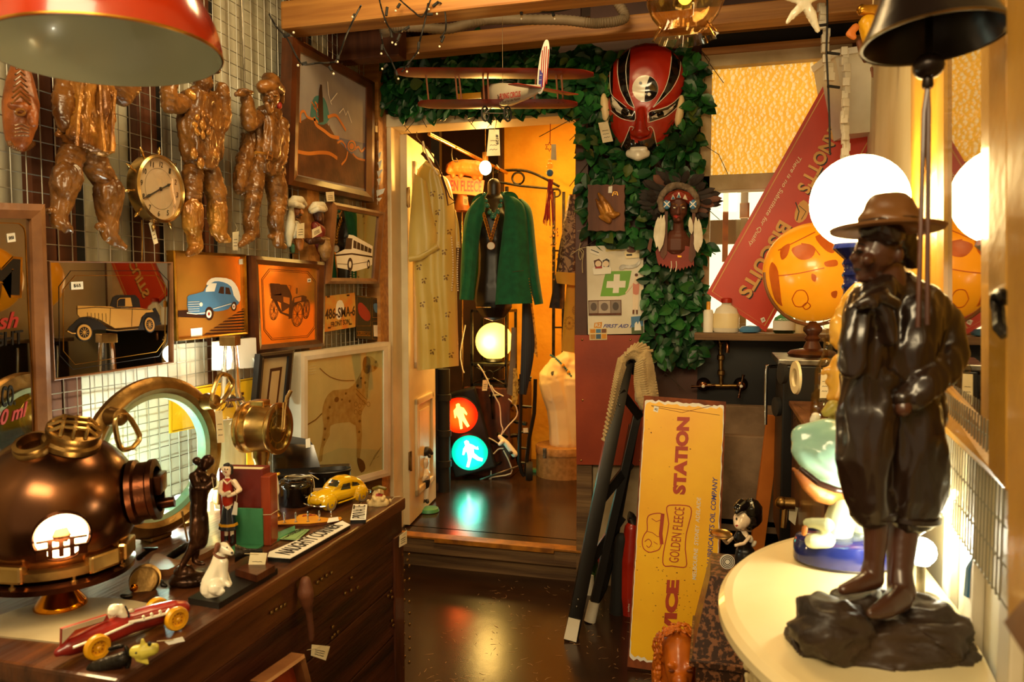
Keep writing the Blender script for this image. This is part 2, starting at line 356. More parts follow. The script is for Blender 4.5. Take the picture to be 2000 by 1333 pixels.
def decal(bv,mb,fr,pp,c=0,off=.0006,res=.006,sm=0):
    """paint patch: outline traced on plane fr, laid on the surface bv so that it follows its relief"""
    if isinstance(bv,tuple): bv=bv[0]
    if sm: pp=[(p.x,p.y) for p in smoothpts([(a,b,0) for a,b in pp],sm)]
    bm=bmesh.new(); vs=[bm.verts.new(fr.px(x,y,c)) for x,y in pp]
    try: f=bm.faces.new(vs)
    except ValueError: bm.free(); return mb
    bmesh.ops.triangulate(bm,faces=[f],ngon_method='EAR_CLIP')
    for _ in range(7):
        e=[e for e in bm.edges if e.calc_length()>res]
        if not e: break
        bmesh.ops.subdivide_edges(bm,edges=e,cuts=1); bmesh.ops.triangulate(bm,faces=[f for f in bm.faces if len(f.verts)>3])
    pos=[]; bm.verts.index_update()
    for v in bm.verts:
        d=(v.co-CAM).normalized(); h=bv.ray_cast(CAM,d)
        if h[0] is None: h=bv.find_nearest(v.co)
        n=h[1]; n=n if n.dot(d)<0 else -n; pos.append(h[0]+n*off-d*off*.5)
    mb.add(pos,[[v.index for v in f.verts] for f in bm.faces],True); bm.free(); return mb
def dline(bv,mb,fr,pp,w,c=0,off=.0009,sm=0,closed=False):
    """painted line following the relief of surface bv"""
    if isinstance(bv,tuple): bv=bv[0]
    if sm: pp=[(p.x,p.y) for p in smoothpts([(a,b,0) for a,b in pp],sm,closed)]
    n=len(pp); prev=None; q=[]
    for i,(x,y) in enumerate(pp):
        a=pp[max(i-1,0)]; b=pp[min(i+1,n-1)]; dx,dy=b[0]-a[0],b[1]-a[1]; l=math.hypot(dx,dy) or 1; nx,ny=-dy/l*w/2,dx/l*w/2
        pr=[]
        for s in(1,-1):
            d=ray(x+nx*s,y+ny*s).normalized(); h=bv.ray_cast(CAM,d)
            if h[0] is None: h=bv.find_nearest(fr.px(x,y,c))
            nn=h[1] if h[1].dot(d)<0 else -h[1]; pr.append(h[0]+nn*off-d*off*.5)
        q.append(pr)
    vs=[p for pr in q for p in pr]; mb.add(vs,[[2*i,2*i+1,2*i+3,2*i+2] for i in range(n-1)],True); return mb

def cloth(mb,fr,L,R,ns=14,nt=24,w0=0,bulge=.03,fold=.004,nf=5,t=.003,sm=True,ph=0):
    """hanging cloth between two edge outlines (photo px on plane fr), with bulge and folds, and its own thickness"""
    def rs(pp,n):
        q=smoothpts([(a,b,0) for a,b in pp],8,False) if sm else [Vector((a,b,0)) for a,b in pp]
        o=[]
        for i in range(n):
            x=i/(n-1)*(len(q)-1); k=min(int(x),len(q)-2); o.append(q[k].lerp(q[k+1],x-k))
        return o
    A,B=rs(L,nt),rs(R,nt); F=[];Bk=[]
    for j in range(nt):
        for i in range(ns):
            s=i/(ns-1); p=A[j].lerp(B[j],s); w=w0+bulge*math.sqrt(max(0,1-(2*s-1)**2))+fold*math.sin(nf*2*math.pi*s+ph+.6*math.sin(j*.3))*(.3+.7*j/nt)
            P3=fr.px(p.x,p.y,w); F.append(P3); Bk.append(P3-fr.w*t)
    n=len(F); fs=[]
    for j in range(nt-1):
        for i in range(ns-1):
            a=j*ns+i; fs+=[[a,a+ns,a+ns+1,a+1],[n+a,n+a+1,n+a+ns+1,n+a+ns]]
    for j in range(nt-1):
        for i in(0,ns-1): a=j*ns+i; fs.append([a,a+ns,n+a+ns,n+a])
    for i in range(ns-1):
        for j in(0,nt-1): a=j*ns+i; fs.append([a,a+1,n+a+1,n+a])
    return mb.add(F+Bk,fs,True)
# ================================================================ the setting
m=MB('dark_floor'); m.boxw(-1.75,.95,-1.2,3.36,-.06,0); fl=m.struct('floor')
m=MB('dark_floor'); m.boxw(-2.1,-.1,3.42,5.4,.1,.155); m.boxw(-1.58,-.58,3.30,3.43,.1,.155); m.struct('floor_back_room')
def speck(o,col,n,reg,z):                                    # pale worn flecks and scratches in the lino
    m=MB(col)
    for i in range(n):
        x,y=random.uniform(*reg[:2]),random.uniform(*reg[2:]); a=random.uniform(0,6.28); l=random.uniform(.006,.035); w=random.uniform(.0004,.0014)
        d=V(math.cos(a),math.sin(a),0); s=V(-math.sin(a),math.cos(a),0); b=V(x,y,z); k=s*random.uniform(-.3,.3)*l
        p=[b,b+d*l*.5+k,b+d*l]
        m.add([p[0]-s*w,p[0]+s*w,p[1]+s*w,p[1]-s*w,p[2]-s*w*.3,p[2]+s*w*.3],[[0,3,2,1],[3,4,5,2]])
    f=m.obj('worn_flecks',o,fixn=False)
M('fleck','#b08a5c',rough=.6)
fl['_loc']=tuple(fl.location); speck(fl,'fleck',420,(-1.0,.3,2.0,3.25),.0008)
# left wall: corrugated iron between dark studs
m=MB('corrugated'); n=220; y0,y1=.2,3.4; vs=[];fs=[]
for i in range(n+1):
    y=y0+(y1-y0)*i/n; x=-1.625+.009*math.sin(2*math.pi*y/.076); vs+=[V(x,y,-.02),V(x,y,2.62)]
for i in range(n): fs.append([2*i,2*i+2,2*i+3,2*i+1])
m.add(vs,fs,True); m.struct('wall_left',fixn=False)
m=MB('corrugated'); m.boxw(-1.66,-1.64,-1.2,3.4,0,2.62); m.struct('wall_left_backing')
sid=0
for xa,xb,mt in((52,96,'stud'),(100,136,'stud'),(137,164,'gap'),(262,300,'stud'),(300,318,'gap'),(390,407,'stud'),(408,424,'gap'),(585,600,'stud'),(601,612,'gap')):
    a=LW.px(xa,330,-.05); b=LW.px(xb,330,-.05); m=MB(mt); m.boxw(-1.616,-1.6 if mt=='gap' else -1.585,a.y,b.y,1.33 if xa in(262,300) else 0,2.6,.002); sid+=1; m.struct('trim_%d'%sid)
m=MB('white_paint'); a=LW.px(166,900,-.035); b=LW.px(520,900,-.035); m.boxw(-1.612,-1.588,a.y,b.y,.7,1.16,.003); m.struct('trim_41')
# back wall pieces round the door and window openings
def bw(x0,x1,z0,z1,mat,y0=3.34,y1=3.42,name='wall_back',bv=0):
    m=MB(mat); m.boxw(x0,x1,y0,y1,z0,z1,bv); return m.struct(name)
M('brown_board','#5a3020','#46240f',rough=.5,vs=5); M('red_board','#a8421a','#863012',rough=.45,vs=3,bump=.05)
M('old_wood','#8a6a44','#5a4028',rough=.75,bump=.35,bs=20,vs=6,stretch=(.3,5,5)); M('old_white','#c9b795','#a08a62',rough=.7,bump=.3,bs=25,vs=5)
bw(-1.75,-1.57,0,2.62,'brown_board'); bw(-1.57,-.605,2.14,2.62,'brown_board'); bw(-.56,-.08,.0,2.62,'brown_board')
bw(-.08,.62,2.33,2.62,'brown_board'); bw(-.08,.62,0,1.14,'black',y0=3.335); bw(.50,.75,1.14,2.33,'brown_board')
# door frame: weathered white jamb and header, dark right post, worn step
M('door_white','#e0cfa6','#c8b488',rough=.5,vs=4,bump=.05)
m=MB('door_white'); m.boxw(-1.585,-1.50,3.29,3.44,.155,2.16,.004); m.boxw(-1.60,-.56,3.285,3.44,2.105,2.165,.004); m.struct('trim_10')
m=MB('brown_board'); m.boxw(-.612,-.555,3.27,3.40,1.05,2.11,.003); m.struct('trim_11')
m=MB('old_wood'); m.boxw(-.60,-.53,3.27,3.36,0,1.05,.004); m.struct('trim_12')
m=MB('old_wood'); m.boxw(-1.60,-.55,3.275,3.36,.075,.150,.006); m.struct('trim_13')
m=MB('old_wood'); m.boxw(-1.60,-.55,3.31,3.40,-.01,.078,.006); m.struct('trim_14')
M('tread','#b5741c','#7a4812',rough=.5,vs=14)
m=MB('tread'); m.boxw(-1.6,-.56,3.262,3.33,.150,.160,.002); m.boxw(-1.28,-.70,3.255,3.275,.140,.162,.001); m.struct('trim_15')
# open panelled door leaf, hinged on the left jamb, swung into the back room
ha=P(783,1040,3.62); e=BF.px(845,976); hx=V(-1.487,3.40,0); ex=V(e.x,e.y,0)
D=Fr((hx.x,hx.y,.165),(ex-hx),ZZ); dw=(ex-hx).length
m=MB('door_white'); m.box(D,0,dw,0,1.93,-.02,.02,.003); dl=m.struct('door_1'); dl['_loc']=tuple(dl.location)
for b0,b1 in((.12,.62),(.78,1.82)):
    q=MB('door_white')
    for a0,a1,c0,c1 in((.1,dw-.08,b0,b0+.035),(.1,dw-.08,b1-.035,b1),(.1,.135,b0,b1),(dw-.115,dw-.08,b0,b1)): q.box(D,a0,a1,c0,c1,.018,.034,.006)
    q.box(D,.17,dw-.15,b0+.07,b1-.07,.017,.025,.004); q.obj('door_panel',dl)
for z in(.28,1.58):
    q=MB('brass_old'); q.box(D,-.012,.03,z,z+.09,.018,.026,.002); q.tube([D.pt(-.006,z-.004,.03),D.pt(-.006,z+.094,.03)],.006,8); q.obj('hinge',dl)
# back room shell
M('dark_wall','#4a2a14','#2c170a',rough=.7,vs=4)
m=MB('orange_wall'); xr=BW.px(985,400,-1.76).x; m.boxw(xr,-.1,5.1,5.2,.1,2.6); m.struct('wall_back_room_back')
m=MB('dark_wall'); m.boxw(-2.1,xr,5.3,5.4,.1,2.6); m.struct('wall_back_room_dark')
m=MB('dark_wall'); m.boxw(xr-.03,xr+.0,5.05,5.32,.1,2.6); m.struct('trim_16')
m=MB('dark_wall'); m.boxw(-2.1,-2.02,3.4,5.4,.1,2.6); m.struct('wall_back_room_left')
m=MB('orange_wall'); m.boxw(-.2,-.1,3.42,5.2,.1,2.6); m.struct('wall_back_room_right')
m=MB('ceil'); m.boxw(-2.1,-.1,3.36,5.4,2.55,2.62); m.struct('ceiling_back_room')
p=BW.px(853,300,-.95); m=MB('black'); m.boxw(p.x-.03,p.x+.025,4.27,4.31,.155,2.55); m.struct('trim_17')
# ceiling, rafters and beams
m=MB('ceil'); n=90; vs=[];fs=[]
for i in range(n+1):
    x=-1.7+2.6*i/n; z=2.66+.01*math.sin(2*math.pi*x/.08); vs+=[V(x,.4,z),V(x,3.4,z)]
for i in range(n): fs.append([2*i,2*i+2,2*i+3,2*i+1])
m.add(vs,fs,True); m.struct('ceiling',fixn=False)
def beam(name,a,b,w,h,mat='wood'):
    m=MB(mat); m.bar(a,b,w,h); return m.struct(name)
p=hit(548,57,(0,2.44,0),(0,1,0)); zb=p.z
beam('trim_20',(p.x,2.49,zb+.05),(.75,2.49,zb+.05),.1,.1)
p=hit(683,115,(0,3.04,0),(0,1,0)); beam('trim_21',(p.x,3.085,p.z+.035),(.6,3.085,p.z+.035),.09,.07)
beam('trim_22',(-1.62,2.66,2.47),(-1.0,2.66,2.47),.12,.14,'stud')
for i,x in enumerate((-1.32,-.2,.42)): beam('trim_%d'%(23+i),(x,1.6,2.56),(x,3.34,2.56),.09,.14,'stud')
q=hit(640,95,(0,2.95,0),(0,1,0)); beam('trim_27',(q.x,2.95,q.z),(q.x+.35,2.95,q.z),.08,.14,'stud')
m=MB('wood'); a=LW.px(577,75,-.02); m.boxw(-1.6,-1.53,a.y,a.y+.09,0.9,zb); m.struct('trim_28')
a=LW.px(702,180,-.05); m=MB('wood'); m.boxw(-1.62,-1.52,3.2,3.33,.2,2.45); m.struct('trim_29')
m=MB('gap'); m.boxw(-.08,.6,3.32,3.345,2.345,2.41); m.struct('trim_30')
m=MB('wood'); m.boxw(-.08,.6,3.29,3.34,2.318,2.347); m.struct('trim_31')
m=MB('wood'); m.boxw(-.08,.6,3.29,3.34,2.408,2.44); m.struct('trim_32')
# window 1: amber patterned pane above, clear pane below, daylight outside
Wn=Fr((0,3.34,0),(1,0,0),ZZ)
m=MB('old_white'); x0,x1=-.082,.505
for a,b,c,d in((x0,x1,2.27,2.325),(x0,x0+.045,1.14,2.28),(x1-.04,x1,1.14,2.28),(x0,x1,1.755,1.82),(x0,x1,1.13,1.17)): m.boxw(a,b,3.30,3.40,c,d,.004)
w=m.struct('window_1'); w['_loc']=tuple(w.location)
g=M('amber_pane','#ffb840','#e08a18',rough=.25,emit=1)
nt=g.node_tree; N=nt.nodes; L=nt.links; b=N['Principled BSDF']
tc=N.new('ShaderNodeTexCoord'); vo=N.new('ShaderNodeTexVoronoi'); vo.inputs['Scale'].default_value=58; vo.feature='F1'; L.new(tc.outputs['Object'],vo.inputs[0])
bp=N.new('ShaderNodeBump'); bp.inputs['Strength'].default_value=1; bp.inputs['Distance'].default_value=.02; L.new(vo.outputs[0],bp.inputs['Height']); L.new(bp.outputs[0],b.inputs['Normal'])
sx=N.new('ShaderNodeSeparateXYZ'); L.new(bp.outputs[0],sx.inputs[0]); rp=N.new('ShaderNodeValToRGB'); L.new(sx.outputs[0],rp.inputs[0])
rp.color_ramp.elements[0].position=.0; rp.color_ramp.elements[0].color=(*lin('#f2b23a'),1); rp.color_ramp.elements[1].position=.75; rp.color_ramp.elements[1].color=(*lin('#ffe596'),1)
L.new(rp.outputs[0],b.inputs['Emission Color']); b.inputs['Emission Strength'].default_value=.72  # daylight behind the pane and its facet glints put into emission colour
m=MB('amber_pane'); m.boxw(x0+.04,x1-.035,3.345,3.352,1.81,2.275); m.obj('patterned_pane',w)
m=MB('thin_glass'); m.boxw(x0+.04,x1-.035,3.345,3.350,1.165,1.76); m.obj('clear_pane',w)
M('sky_panel','#ffffff',emit=1.6,ecol='#fff0cf'); M('sky_dim','#9a8866','#8a7a5a',rough=.8)
m=MB('sky_panel'); m.boxw(-.1,1.4,5.3,5.32,.4,2.7); m.struct('daylight_sheet_outside')  # glowing sheet added in place of the bright sky outside
m=MB('sky_dim'); m.boxw(-.05,1.0,4.6,4.66,1.62,1.76); m.boxw(.12,.16,4.5,4.54,.6,2.3); m.struct('trim_33')
m=MB('tread'); m.boxw(.11,.16,4.3,4.35,1.74,1.82); m.boxw(.02,.05,4.3,4.33,1.5,1.9); m.struct('trim_34')
# sill shelf
a=hit(1500,652,(0,3.14,0),(0,1,0)); SHZ=a.z
m=MB('old_wood'); m.boxw(-.09,.56,3.14,3.34,SHZ-.03,SHZ-.001,.003); m.struct('trim_35')
# right wall, pale below and mesh clad
M('pale_wall','#e6d9b4','#d6c696',rough=.6,vs=3)
m=MB('pale_wall'); m.box(RW,-2.6,1.6,-.0,2.62,-.05,0); m.struct('wall_right')
for k,a in enumerate((-.28,-.12,.06)): m=MB('white_paint'); m.box(RW,a,a+.05,0,1.12,0,.014,.003); m.struct('trim_%d'%(36+k))
m=MB('wire'); a0,a1,b0,b1=-.62,.12,.98,1.16
for i in range(int((a1-a0)/.0165)): m.tube([RW.pt(a0+i*.0165,b0,.02),RW.pt(a0+i*.0165,b1,.02)],.0012,5)
for i in range(5): m.tube([RW.pt(a0,b0+.04*i,.018),RW.pt(a1,b0+.04*i,.018)],.0012,5)
m.top('wire_mesh_strip','strip of white wire mesh on the right wall under the gilt mirror','wire mesh')
# red hardboard sheet and pale panel beside the doorway
B2=Fr((0,3.25,0),(1,0,0),ZZ)
m=MB('red_board'); m.poly(B2,[(1122,655),(1268,655),(1262,910),(1126,908)],0,.012); rb=m.top('hardboard_sheet','red-brown sheet of hardboard screwed up right of the doorway behind the ladder','board')
q=MB('brass')
for x,y in((1137,664),(1231,664),(1138,782),(1135,900),(1250,900)): q.sph(B2.px(x,y,.001),(.005,.003,.005),8)
rb['_loc']=tuple(rb.location); q.obj('screw',rb)
m=MB('old_white'); m.boxw(-.53,-.2,3.30,3.335,0,.62); m.struct('trim_40')
# ================================================================ left wall
def K(ox,oy,k):                                              # notes taken on an enlarged crop -> photograph coordinates
    def f(pp): return [(ox+p[0]/k,oy+p[1]/k)+((p[2]/k,)+tuple(p[3:]) if len(p)>2 else ()) for p in pp]
    return f
A1=K(0,0,2.667); A2=K(400,0,2.666); A3=K(0,380,3.3325); A4=K(320,340,3.3333); A5=K(380,640,3.332)
# wire grid panel that everything hangs on
m=MB('wire'); ys=0.75; ye=3.16; zb,zt=.62,2.42; st=.0405
def topz(y): return 2.62-.18*(y-.75)/2.4
for i in range(int((ye-ys)/st)+1):
    y=ys+i*st; m.tube([V(-1.562,y,zb),V(-1.562,y,topz(y))],.0015,5)
z=zb
while z<2.44: m.tube([V(-1.5655,ys,z),V(-1.5655,ye,z)],.0015,5); z+=st
m.top('wire_grid_panel','large wire grid panel on the left wall carrying the pictures and carved figures','wire mesh')
wf=LW.off(0)
def carved(name,label,chains,els,parts,conv,vox=.0055,mat='carved',hold=None):
    m=MB(mat)
    for c in chains: m.ch(wf,conv(c))
    for e in els:
        x,y,rx,ry,w,rw,rot=e; q=conv([(x,y)])[0]; k=conv([(0,0,1)])[0][2]; m.el(wf,q[0],q[1],rx*k,ry*k,w,rw*k,rot)
    base=(-1.54,m.ctr().y,min(p.z for p in m.v))
    r=T(name,label,'wall figure',base,'carved wall figures on the wire grid')
    m.obj('body',r,vox=.004,it=2,disp=.007,dsc=60,dm='h')
    return r
def part_ch(r,name,chains,conv,mat,vox=.004,els=(),disp=.002,dsc=60,dm='v',slab=None):
    m=MB(mat); disp*=2.6 if slab else 1.7
    if slab:
        pp,w0,w1=slab; w0=max(w0,w1-.055); q=conv(pp); xa=min(p[0] for p in q); xb=max(p[0] for p in q); m.prism([wf.px(x,y,w0+(w1-w0)*(x-xa)/(xb-xa))+wf.w*((w1-w0)*(1-(x-xa)/(xb-xa))) for x,y in q],-wf.w*(w1-w0))
    for c in chains: m.ch(wf,conv(c))
    k=conv([(0,0,1)])[0][2]
    for x,y,rx,ry,w,rw,rot in els: q=conv([(x,y)])[0]; m.el(wf,q[0],q[1],rx*k,ry*k,w,rw*k,rot)
    return m.obj(name,r,vox=vox,it=2,disp=disp,dsc=dsc)
# figure behind the red lampshade
r=carved('carved_musketeer','carved wooden soldier in a long coat, head hidden behind the red lampshade',[
 [(395,770,62,.05),(365,830,62,.05),(350,910,66,.05)],[(460,800,66,.05),(500,860,68,.055),(545,940,60,.055),(560,990,58,.055)],
 [(470,330,55,.06),(470,300,50,.06)],[(570,420,70,.06),(640,490,60,.07),(690,455,40,.08),(705,430,34,.085)],
 [(350,430,55,.055),(330,520,55,.06),(325,600,48,.06),(340,660,36,.07)]],[(470,270,52,70,.065,50,0),(430,470,90,120,.05,60,0)],None,A1)
part_ch(r,'coat',[[(420,440,70,.055),(400,560,60,.055),(390,690,52,.055)],[(500,440,60,.06),(480,580,60,.06),(490,720,50,.055)],[(470,440,20,.11),(450,600,20,.108),(430,740,20,.10)],[(545,440,16,.108),(550,600,16,.108),(560,780,14,.10)]],A1,'carved_gold',disp=.006,dsc=55,slab=([(330,400),(600,400),(605,560),(606,790),(545,808),(430,770),(290,705),(320,640),(345,560)],.03,.105))
for nm,c in(('boot',[[(350,915,76,.055),(335,960,70,.055),(330,1040,55,.05),(310,1105,40,.05),(302,1150,38,.05)],[(302,1155,34,.055),(345,1188,26,.065),(375,1202,13,.07)],[(258,1100,20,.05),(300,1105,14,.05)]]),
 ('boot',[[(570,1000,74,.06),(562,1070,62,.055),(565,1150,48,.055),(568,1215,44,.055)],[(570,1225,38,.06),(615,1268,25,.07),(650,1290,12,.075)],[(512,1182,24,.055),(560,1190,14,.055)]])): part_ch(r,nm,c,A1,'carved',disp=.006,dsc=75,dm='h')
m=MB('carved_gold'); 
for a,b in(((430,420),(400,760)),((520,410),(545,790)),((600,470),(585,790))): m.prow(wf,A1([(a[0],a[1]),((a[0]+b[0])/2-6,(a[1]+b[1])/2),b]) and [p+(.115,) for p in A1([a,((a[0]+b[0])/2-6,(a[1]+b[1])/2),b])],.004)
m.obj('coat_trim',r)
m=MB('carved'); m.el(wf,*A1([(470,215)])[0],34,12,.07,30); m.el(wf,*A1([(470,200)])[0],20,16,.07,18); m.obj('hat',r,vox=.006)
# second figure
r=carved('carved_musketeer','carved wooden herald with a crest on his tabard, both fists raised',[
 [(1005,890,55,.05),(998,1000,50,.055),(1000,1060,48,.055)],[(1090,900,58,.05),(1125,1000,56,.06),(1130,1060,48,.06)],
 [(945,540,52,.06),(885,545,46,.07),(878,480,42,.075),(900,440,30,.08)],[(1140,660,48,.06),(1165,600,40,.07),(1160,520,40,.075),(1155,460,32,.08)]],[(1062,420,46,58,.07,46,0),(1050,560,105,120,.05,60,0)],None,A1)
part_ch(r,'tabard',[[(1000,530,66,.06),(1010,650,82,.065),(1015,790,72,.06)],[(1090,530,58,.06),(1100,650,62,.065),(1105,800,52,.06)]],A1,'carved',disp=.005,dsc=60,slab=([(950,470),(1010,500),(1080,510),(1135,480),(1150,700),(1148,860),(1110,880),(1050,880),(945,835)],.03,.10))
m=MB('carved_gold'); k=.108
for i in range(8):
    a=i*45; q=A1([(1056+42*math.cos(math.radians(a)),650+55*math.sin(math.radians(a)))])[0]; m.el(wf,q[0],q[1],9,6,k,4,-a)
m.el(wf,*A1([(1056,650)])[0],9,11,k,5)
m.obj('crest',r,vox=.003)
for x,y in((1010,800),(1045,850),(1120,800)): m=MB('carved_gold'); m.el(wf,*A1([(x,y)])[0],9,12,.1,6); m.obj('tabard_ornament',r)
part_ch(r,'lace_collar',[[(985,490,26,.075),(1030,520,24,.09),(1075,510,24,.09),(1110,530,22,.08)]],A1,'carved_gold',vox=.004)
part_ch(r,'hat',[[(1000,360,20,.07),(1060,350,30,.075),(1130,365,20,.07)]],A1,'carved',els=[(1062,330,52,40,.07,50,0)])
for c in([[(1000,1085,54,.06),(1002,1170,54,.058),(1012,1225,38,.055),(1022,1285,32,.055)],[(1018,1295,30,.06),(985,1322,18,.07)]],[[(1130,1080,53,.06),(1132,1140,50,.06),(1140,1190,42,.06)],[(1120,1200,30,.06),(1150,1230,34,.065),(1190,1250,17,.075)]]): part_ch(r,'boot',c,A1,'carved_gold',disp=.006,dsc=75,dm='h')
price_tag(r,LW,[(291,436),(299,431),(309,475),(301,478)],.03,(301,429))
# third figure
r=carved('carved_musketeer','carved wooden cavalier raising his hat, in a cape, left of the sea painting',[
 [(265,900,50,.05),(258,980,48,.055),(248,1060,42,.055),(236,1150,38,.055),(242,1200,34,.055)],[(350,900,58,.05),(372,980,58,.055),(382,1060,50,.055),(370,1130,42,.055)],
 [(275,615,40,.06),(232,640,44,.07),(226,570,38,.075),(216,515,30,.08)],[(395,650,45,.06),(402,740,38,.07),(392,830,38,.075),(365,885,32,.08)]],[(340,505,46,52,.075,46,0),(325,700,82,120,.05,62,0)],None,A2)
part_ch(r,'coat',[[(315,640,68,.06),(322,720,70,.065),(315,800,70,.062)],[(280,860,42,.06),(270,900,30,.06)],[(360,850,50,.06),(390,900,30,.06)],[(340,600,50,.065),(300,590,40,.06)]],A2,'carved',disp=.005,dsc=60,slab=([(270,570),(390,570),(410,700),(415,880),(330,920),(240,900),(250,760)],.03,.09))
part_ch(r,'cape',[[(250,690,28,.035),(215,800,34,.035),(185,920,34,.035),(178,985,26,.035)],[(265,720,24,.035),(235,860,30,.035),(220,985,26,.035)]],A2,'carved',disp=.006,dsc=70,slab=([(225,690),(270,720),(262,860),(235,1012),(200,1015),(155,985),(175,860)],.015,.05))
m=MB('carved_gold'); m.prow(LW,[p+(.108,) for p in A2([(265,795),(310,800),(350,820)])],.006); m.box(LW.off(0),*[0]*6) if 0 else None
m.prow(LW,[p+(.112,) for p in A2([(330,790),(352,795),(348,835),(322,828),(330,790)])],.003); m.obj('belt',r)
part_ch(r,'hat',[[(300,455,34,.075),(350,440,44,.085),(395,470,26,.075)],[(395,470,20,.075),(402,530,14,.07)]],A2,'carved',els=[(345,415,50,34,.075,46,10)])
part_ch(r,'raised_hat',[[(162,492,12,.09),(200,485,18,.095),(245,482,12,.09)]],A2,'carved',els=[(202,476,36,14,.095,36,0)])
m=MB('red_ink'); m.el(LW,*A2([(388,552)])[0],6,8,.07,5,20); m.obj('red_feather',r)
part_ch(r,'beard',[[(325,545,16,.1),(335,580,14,.1)],[(355,545,14,.1),(345,580,12,.1)],[(347,500,9,.112),(349,520,11,.118)],[(322,492,10,.106),(340,494,8,.108)],[(356,494,8,.108),(372,492,10,.104)]],A2,'carved',vox=.003)
for c in([[(238,1170,40,.058),(245,1215,36,.055)],[(240,1225,30,.06),(212,1255,24,.068),(182,1280,13,.075)],[(265,1225,18,.05),(265,1225,18,.06)]],[[(365,1140,42,.058),(375,1200,37,.055)],[(378,1225,32,.06),(385,1265,28,.068),(412,1288,14,.075)],[(345,1232,17,.06),(345,1232,17,.06)]]): part_ch(r,'boot',c,A2,'carved',disp=.005,dsc=75,dm='h')
price_tag(r,LW,A2([(145,1210),(165,1195),(178,1210),(172,1305),(146,1304)])[:1]+A2([(178,1205),(172,1305),(146,1304)]),.025,A2([(155,1160)])[0])
# carved mask at the far left
M('carved_orange','#b4652a','#6b3412',rough=.4,vs=14,bump=.3,bs=60)
m=MB('carved_orange'); kf=A1
m.ch(wf,kf([(105,330,40,.02),(105,430,66,.02),(110,540,84,.025),(105,640,80,.025),(95,720,62,.02),(110,765,30,.02)]))
m.ch(wf,kf([(150,520,26,.06),(172,600,28,.075),(170,640,24,.08)])); m.ch(wf,kf([(60,550,22,.06),(120,560,30,.075),(150,550,16,.07)]))
mk=T('carved_mask','orange-brown carved wooden mask with curling tattoo lines, leftmost on the wire grid','mask',(-1.54,m.ctr().y,min(p.z for p in m.v)))
m.obj('face',mk,vox=.004,it=2,disp=.002,dsc=80)
q=MB('carved')
for i in range(7):
    q.prow(LW,[(p[0],p[1],.082-.004*i) for p in kf([(60+4*i,540-30*i),(105,500-26*i),(160-6*i,545-30*i)])],.0022)
for i in range(4): q.prow(LW,[(p[0],p[1],.09) for p in kf([(75,655+18*i),(110,645+20*i),(150,665+14*i)])],.0022)
q.prow(LW,[(p[0],p[1],.092) for p in kf(ell(105,585,24,16,0,14)+[(129,585)])],.003); q.obj('carved_lines',mk)
q=MB('carved')
for i in range(14): q.prow(LW,[(p[0],p[1],.02) for p in kf([(50+9*i,735+22*math.sin(i/13*3.14)),(54+9*i,760+30*math.sin(i/13*3.14))])],.006)
q.obj('scalloped_edge',mk)
# ship wheel clock
cx,cy=A1([(832,985)])[0]; cp=LW.px(cx,cy,.05); rr=.093
ck=T('ship_wheel_clock','round brass ship wheel wall clock with a pale pink dial','clock',(-1.54,cp.y,cp.z-rr))
m=MB('brass'); m.lathe([(rr*.9,-.03),(rr,-.026),(rr*1.02,0),(rr*1.0,.008),(rr*.93,.012),(rr*.9,.006),(rr*.9,-.02)],cp,LW.w,40); m.obj('case',ck)
M('dial','#d9b79a','#cfa688',rough=.35,vs=3)
m=MB('dial'); m.lathe([(0,.0),(rr*.9,.0)],cp,LW.w,40); m.m('ink').lathe([(rr*.6,.0006),(rr*.608,.0006)],cp,LW.w,40,caps=False); m.obj('dial',ck)
tl=math.radians(-6); C2=Fr(cp,LW.u*math.cos(tl)+LW.v*math.sin(tl),-LW.u*math.sin(tl)+LW.v*math.cos(tl))
m=MB('ink')
for h in range(1,13):
    a=math.radians(90-30*h); x,y=rr*.74*math.cos(a),rr*.74*math.sin(a); w_=.007 if h<10 else .012
    m.text(str(h),C2.pt(x-w_/2,y-.0075,.001),C2.pt(x+w_/2,y-.0075,.001),C2.pt(x-w_/2,y+.0075,.001))
m.obj('numerals',ck)
for nm,a,l in(('hour_hand',32,.5),('minute_hand',214,.78)):
    a=math.radians(a); d=C2.u*math.cos(a)+C2.v*math.sin(a); m=MB('ink'); o=cp+LW.w*.004; m.tube([o-d*.012,o+d*rr*l*.6,o+d*rr*l*.72,o+d*rr*l],[.0018,.002,.0042,.0005],6); m.sph(o,(.003,.006,.006),8); m.obj(nm,ck)
m=MB('thin_glass'); m.lathe([(rr*.9,.006),(rr*.6,.013),(.001,.016)],cp,LW.w,32,caps=False); m.obj('crystal',ck)
for i in range(10):
    a=math.radians(i*36+82); d=LW.u*math.cos(a)+LW.v*math.sin(a); o=cp-LW.w*.012
    m=MB('brass'); m.tube([o+d*rr,o+d*(rr+.006),o+d*(rr+.011),o+d*(rr+.02),o+d*(rr+.027)],[.0025,.0025,.0055,.004,.001],8); m.obj('spoke',ck)
m=MB('brass_old'); m.prow(LW,[(277,430,.01),(278,470,.008),(277,510,.008)],.002); m.obj('power_cord',ck)
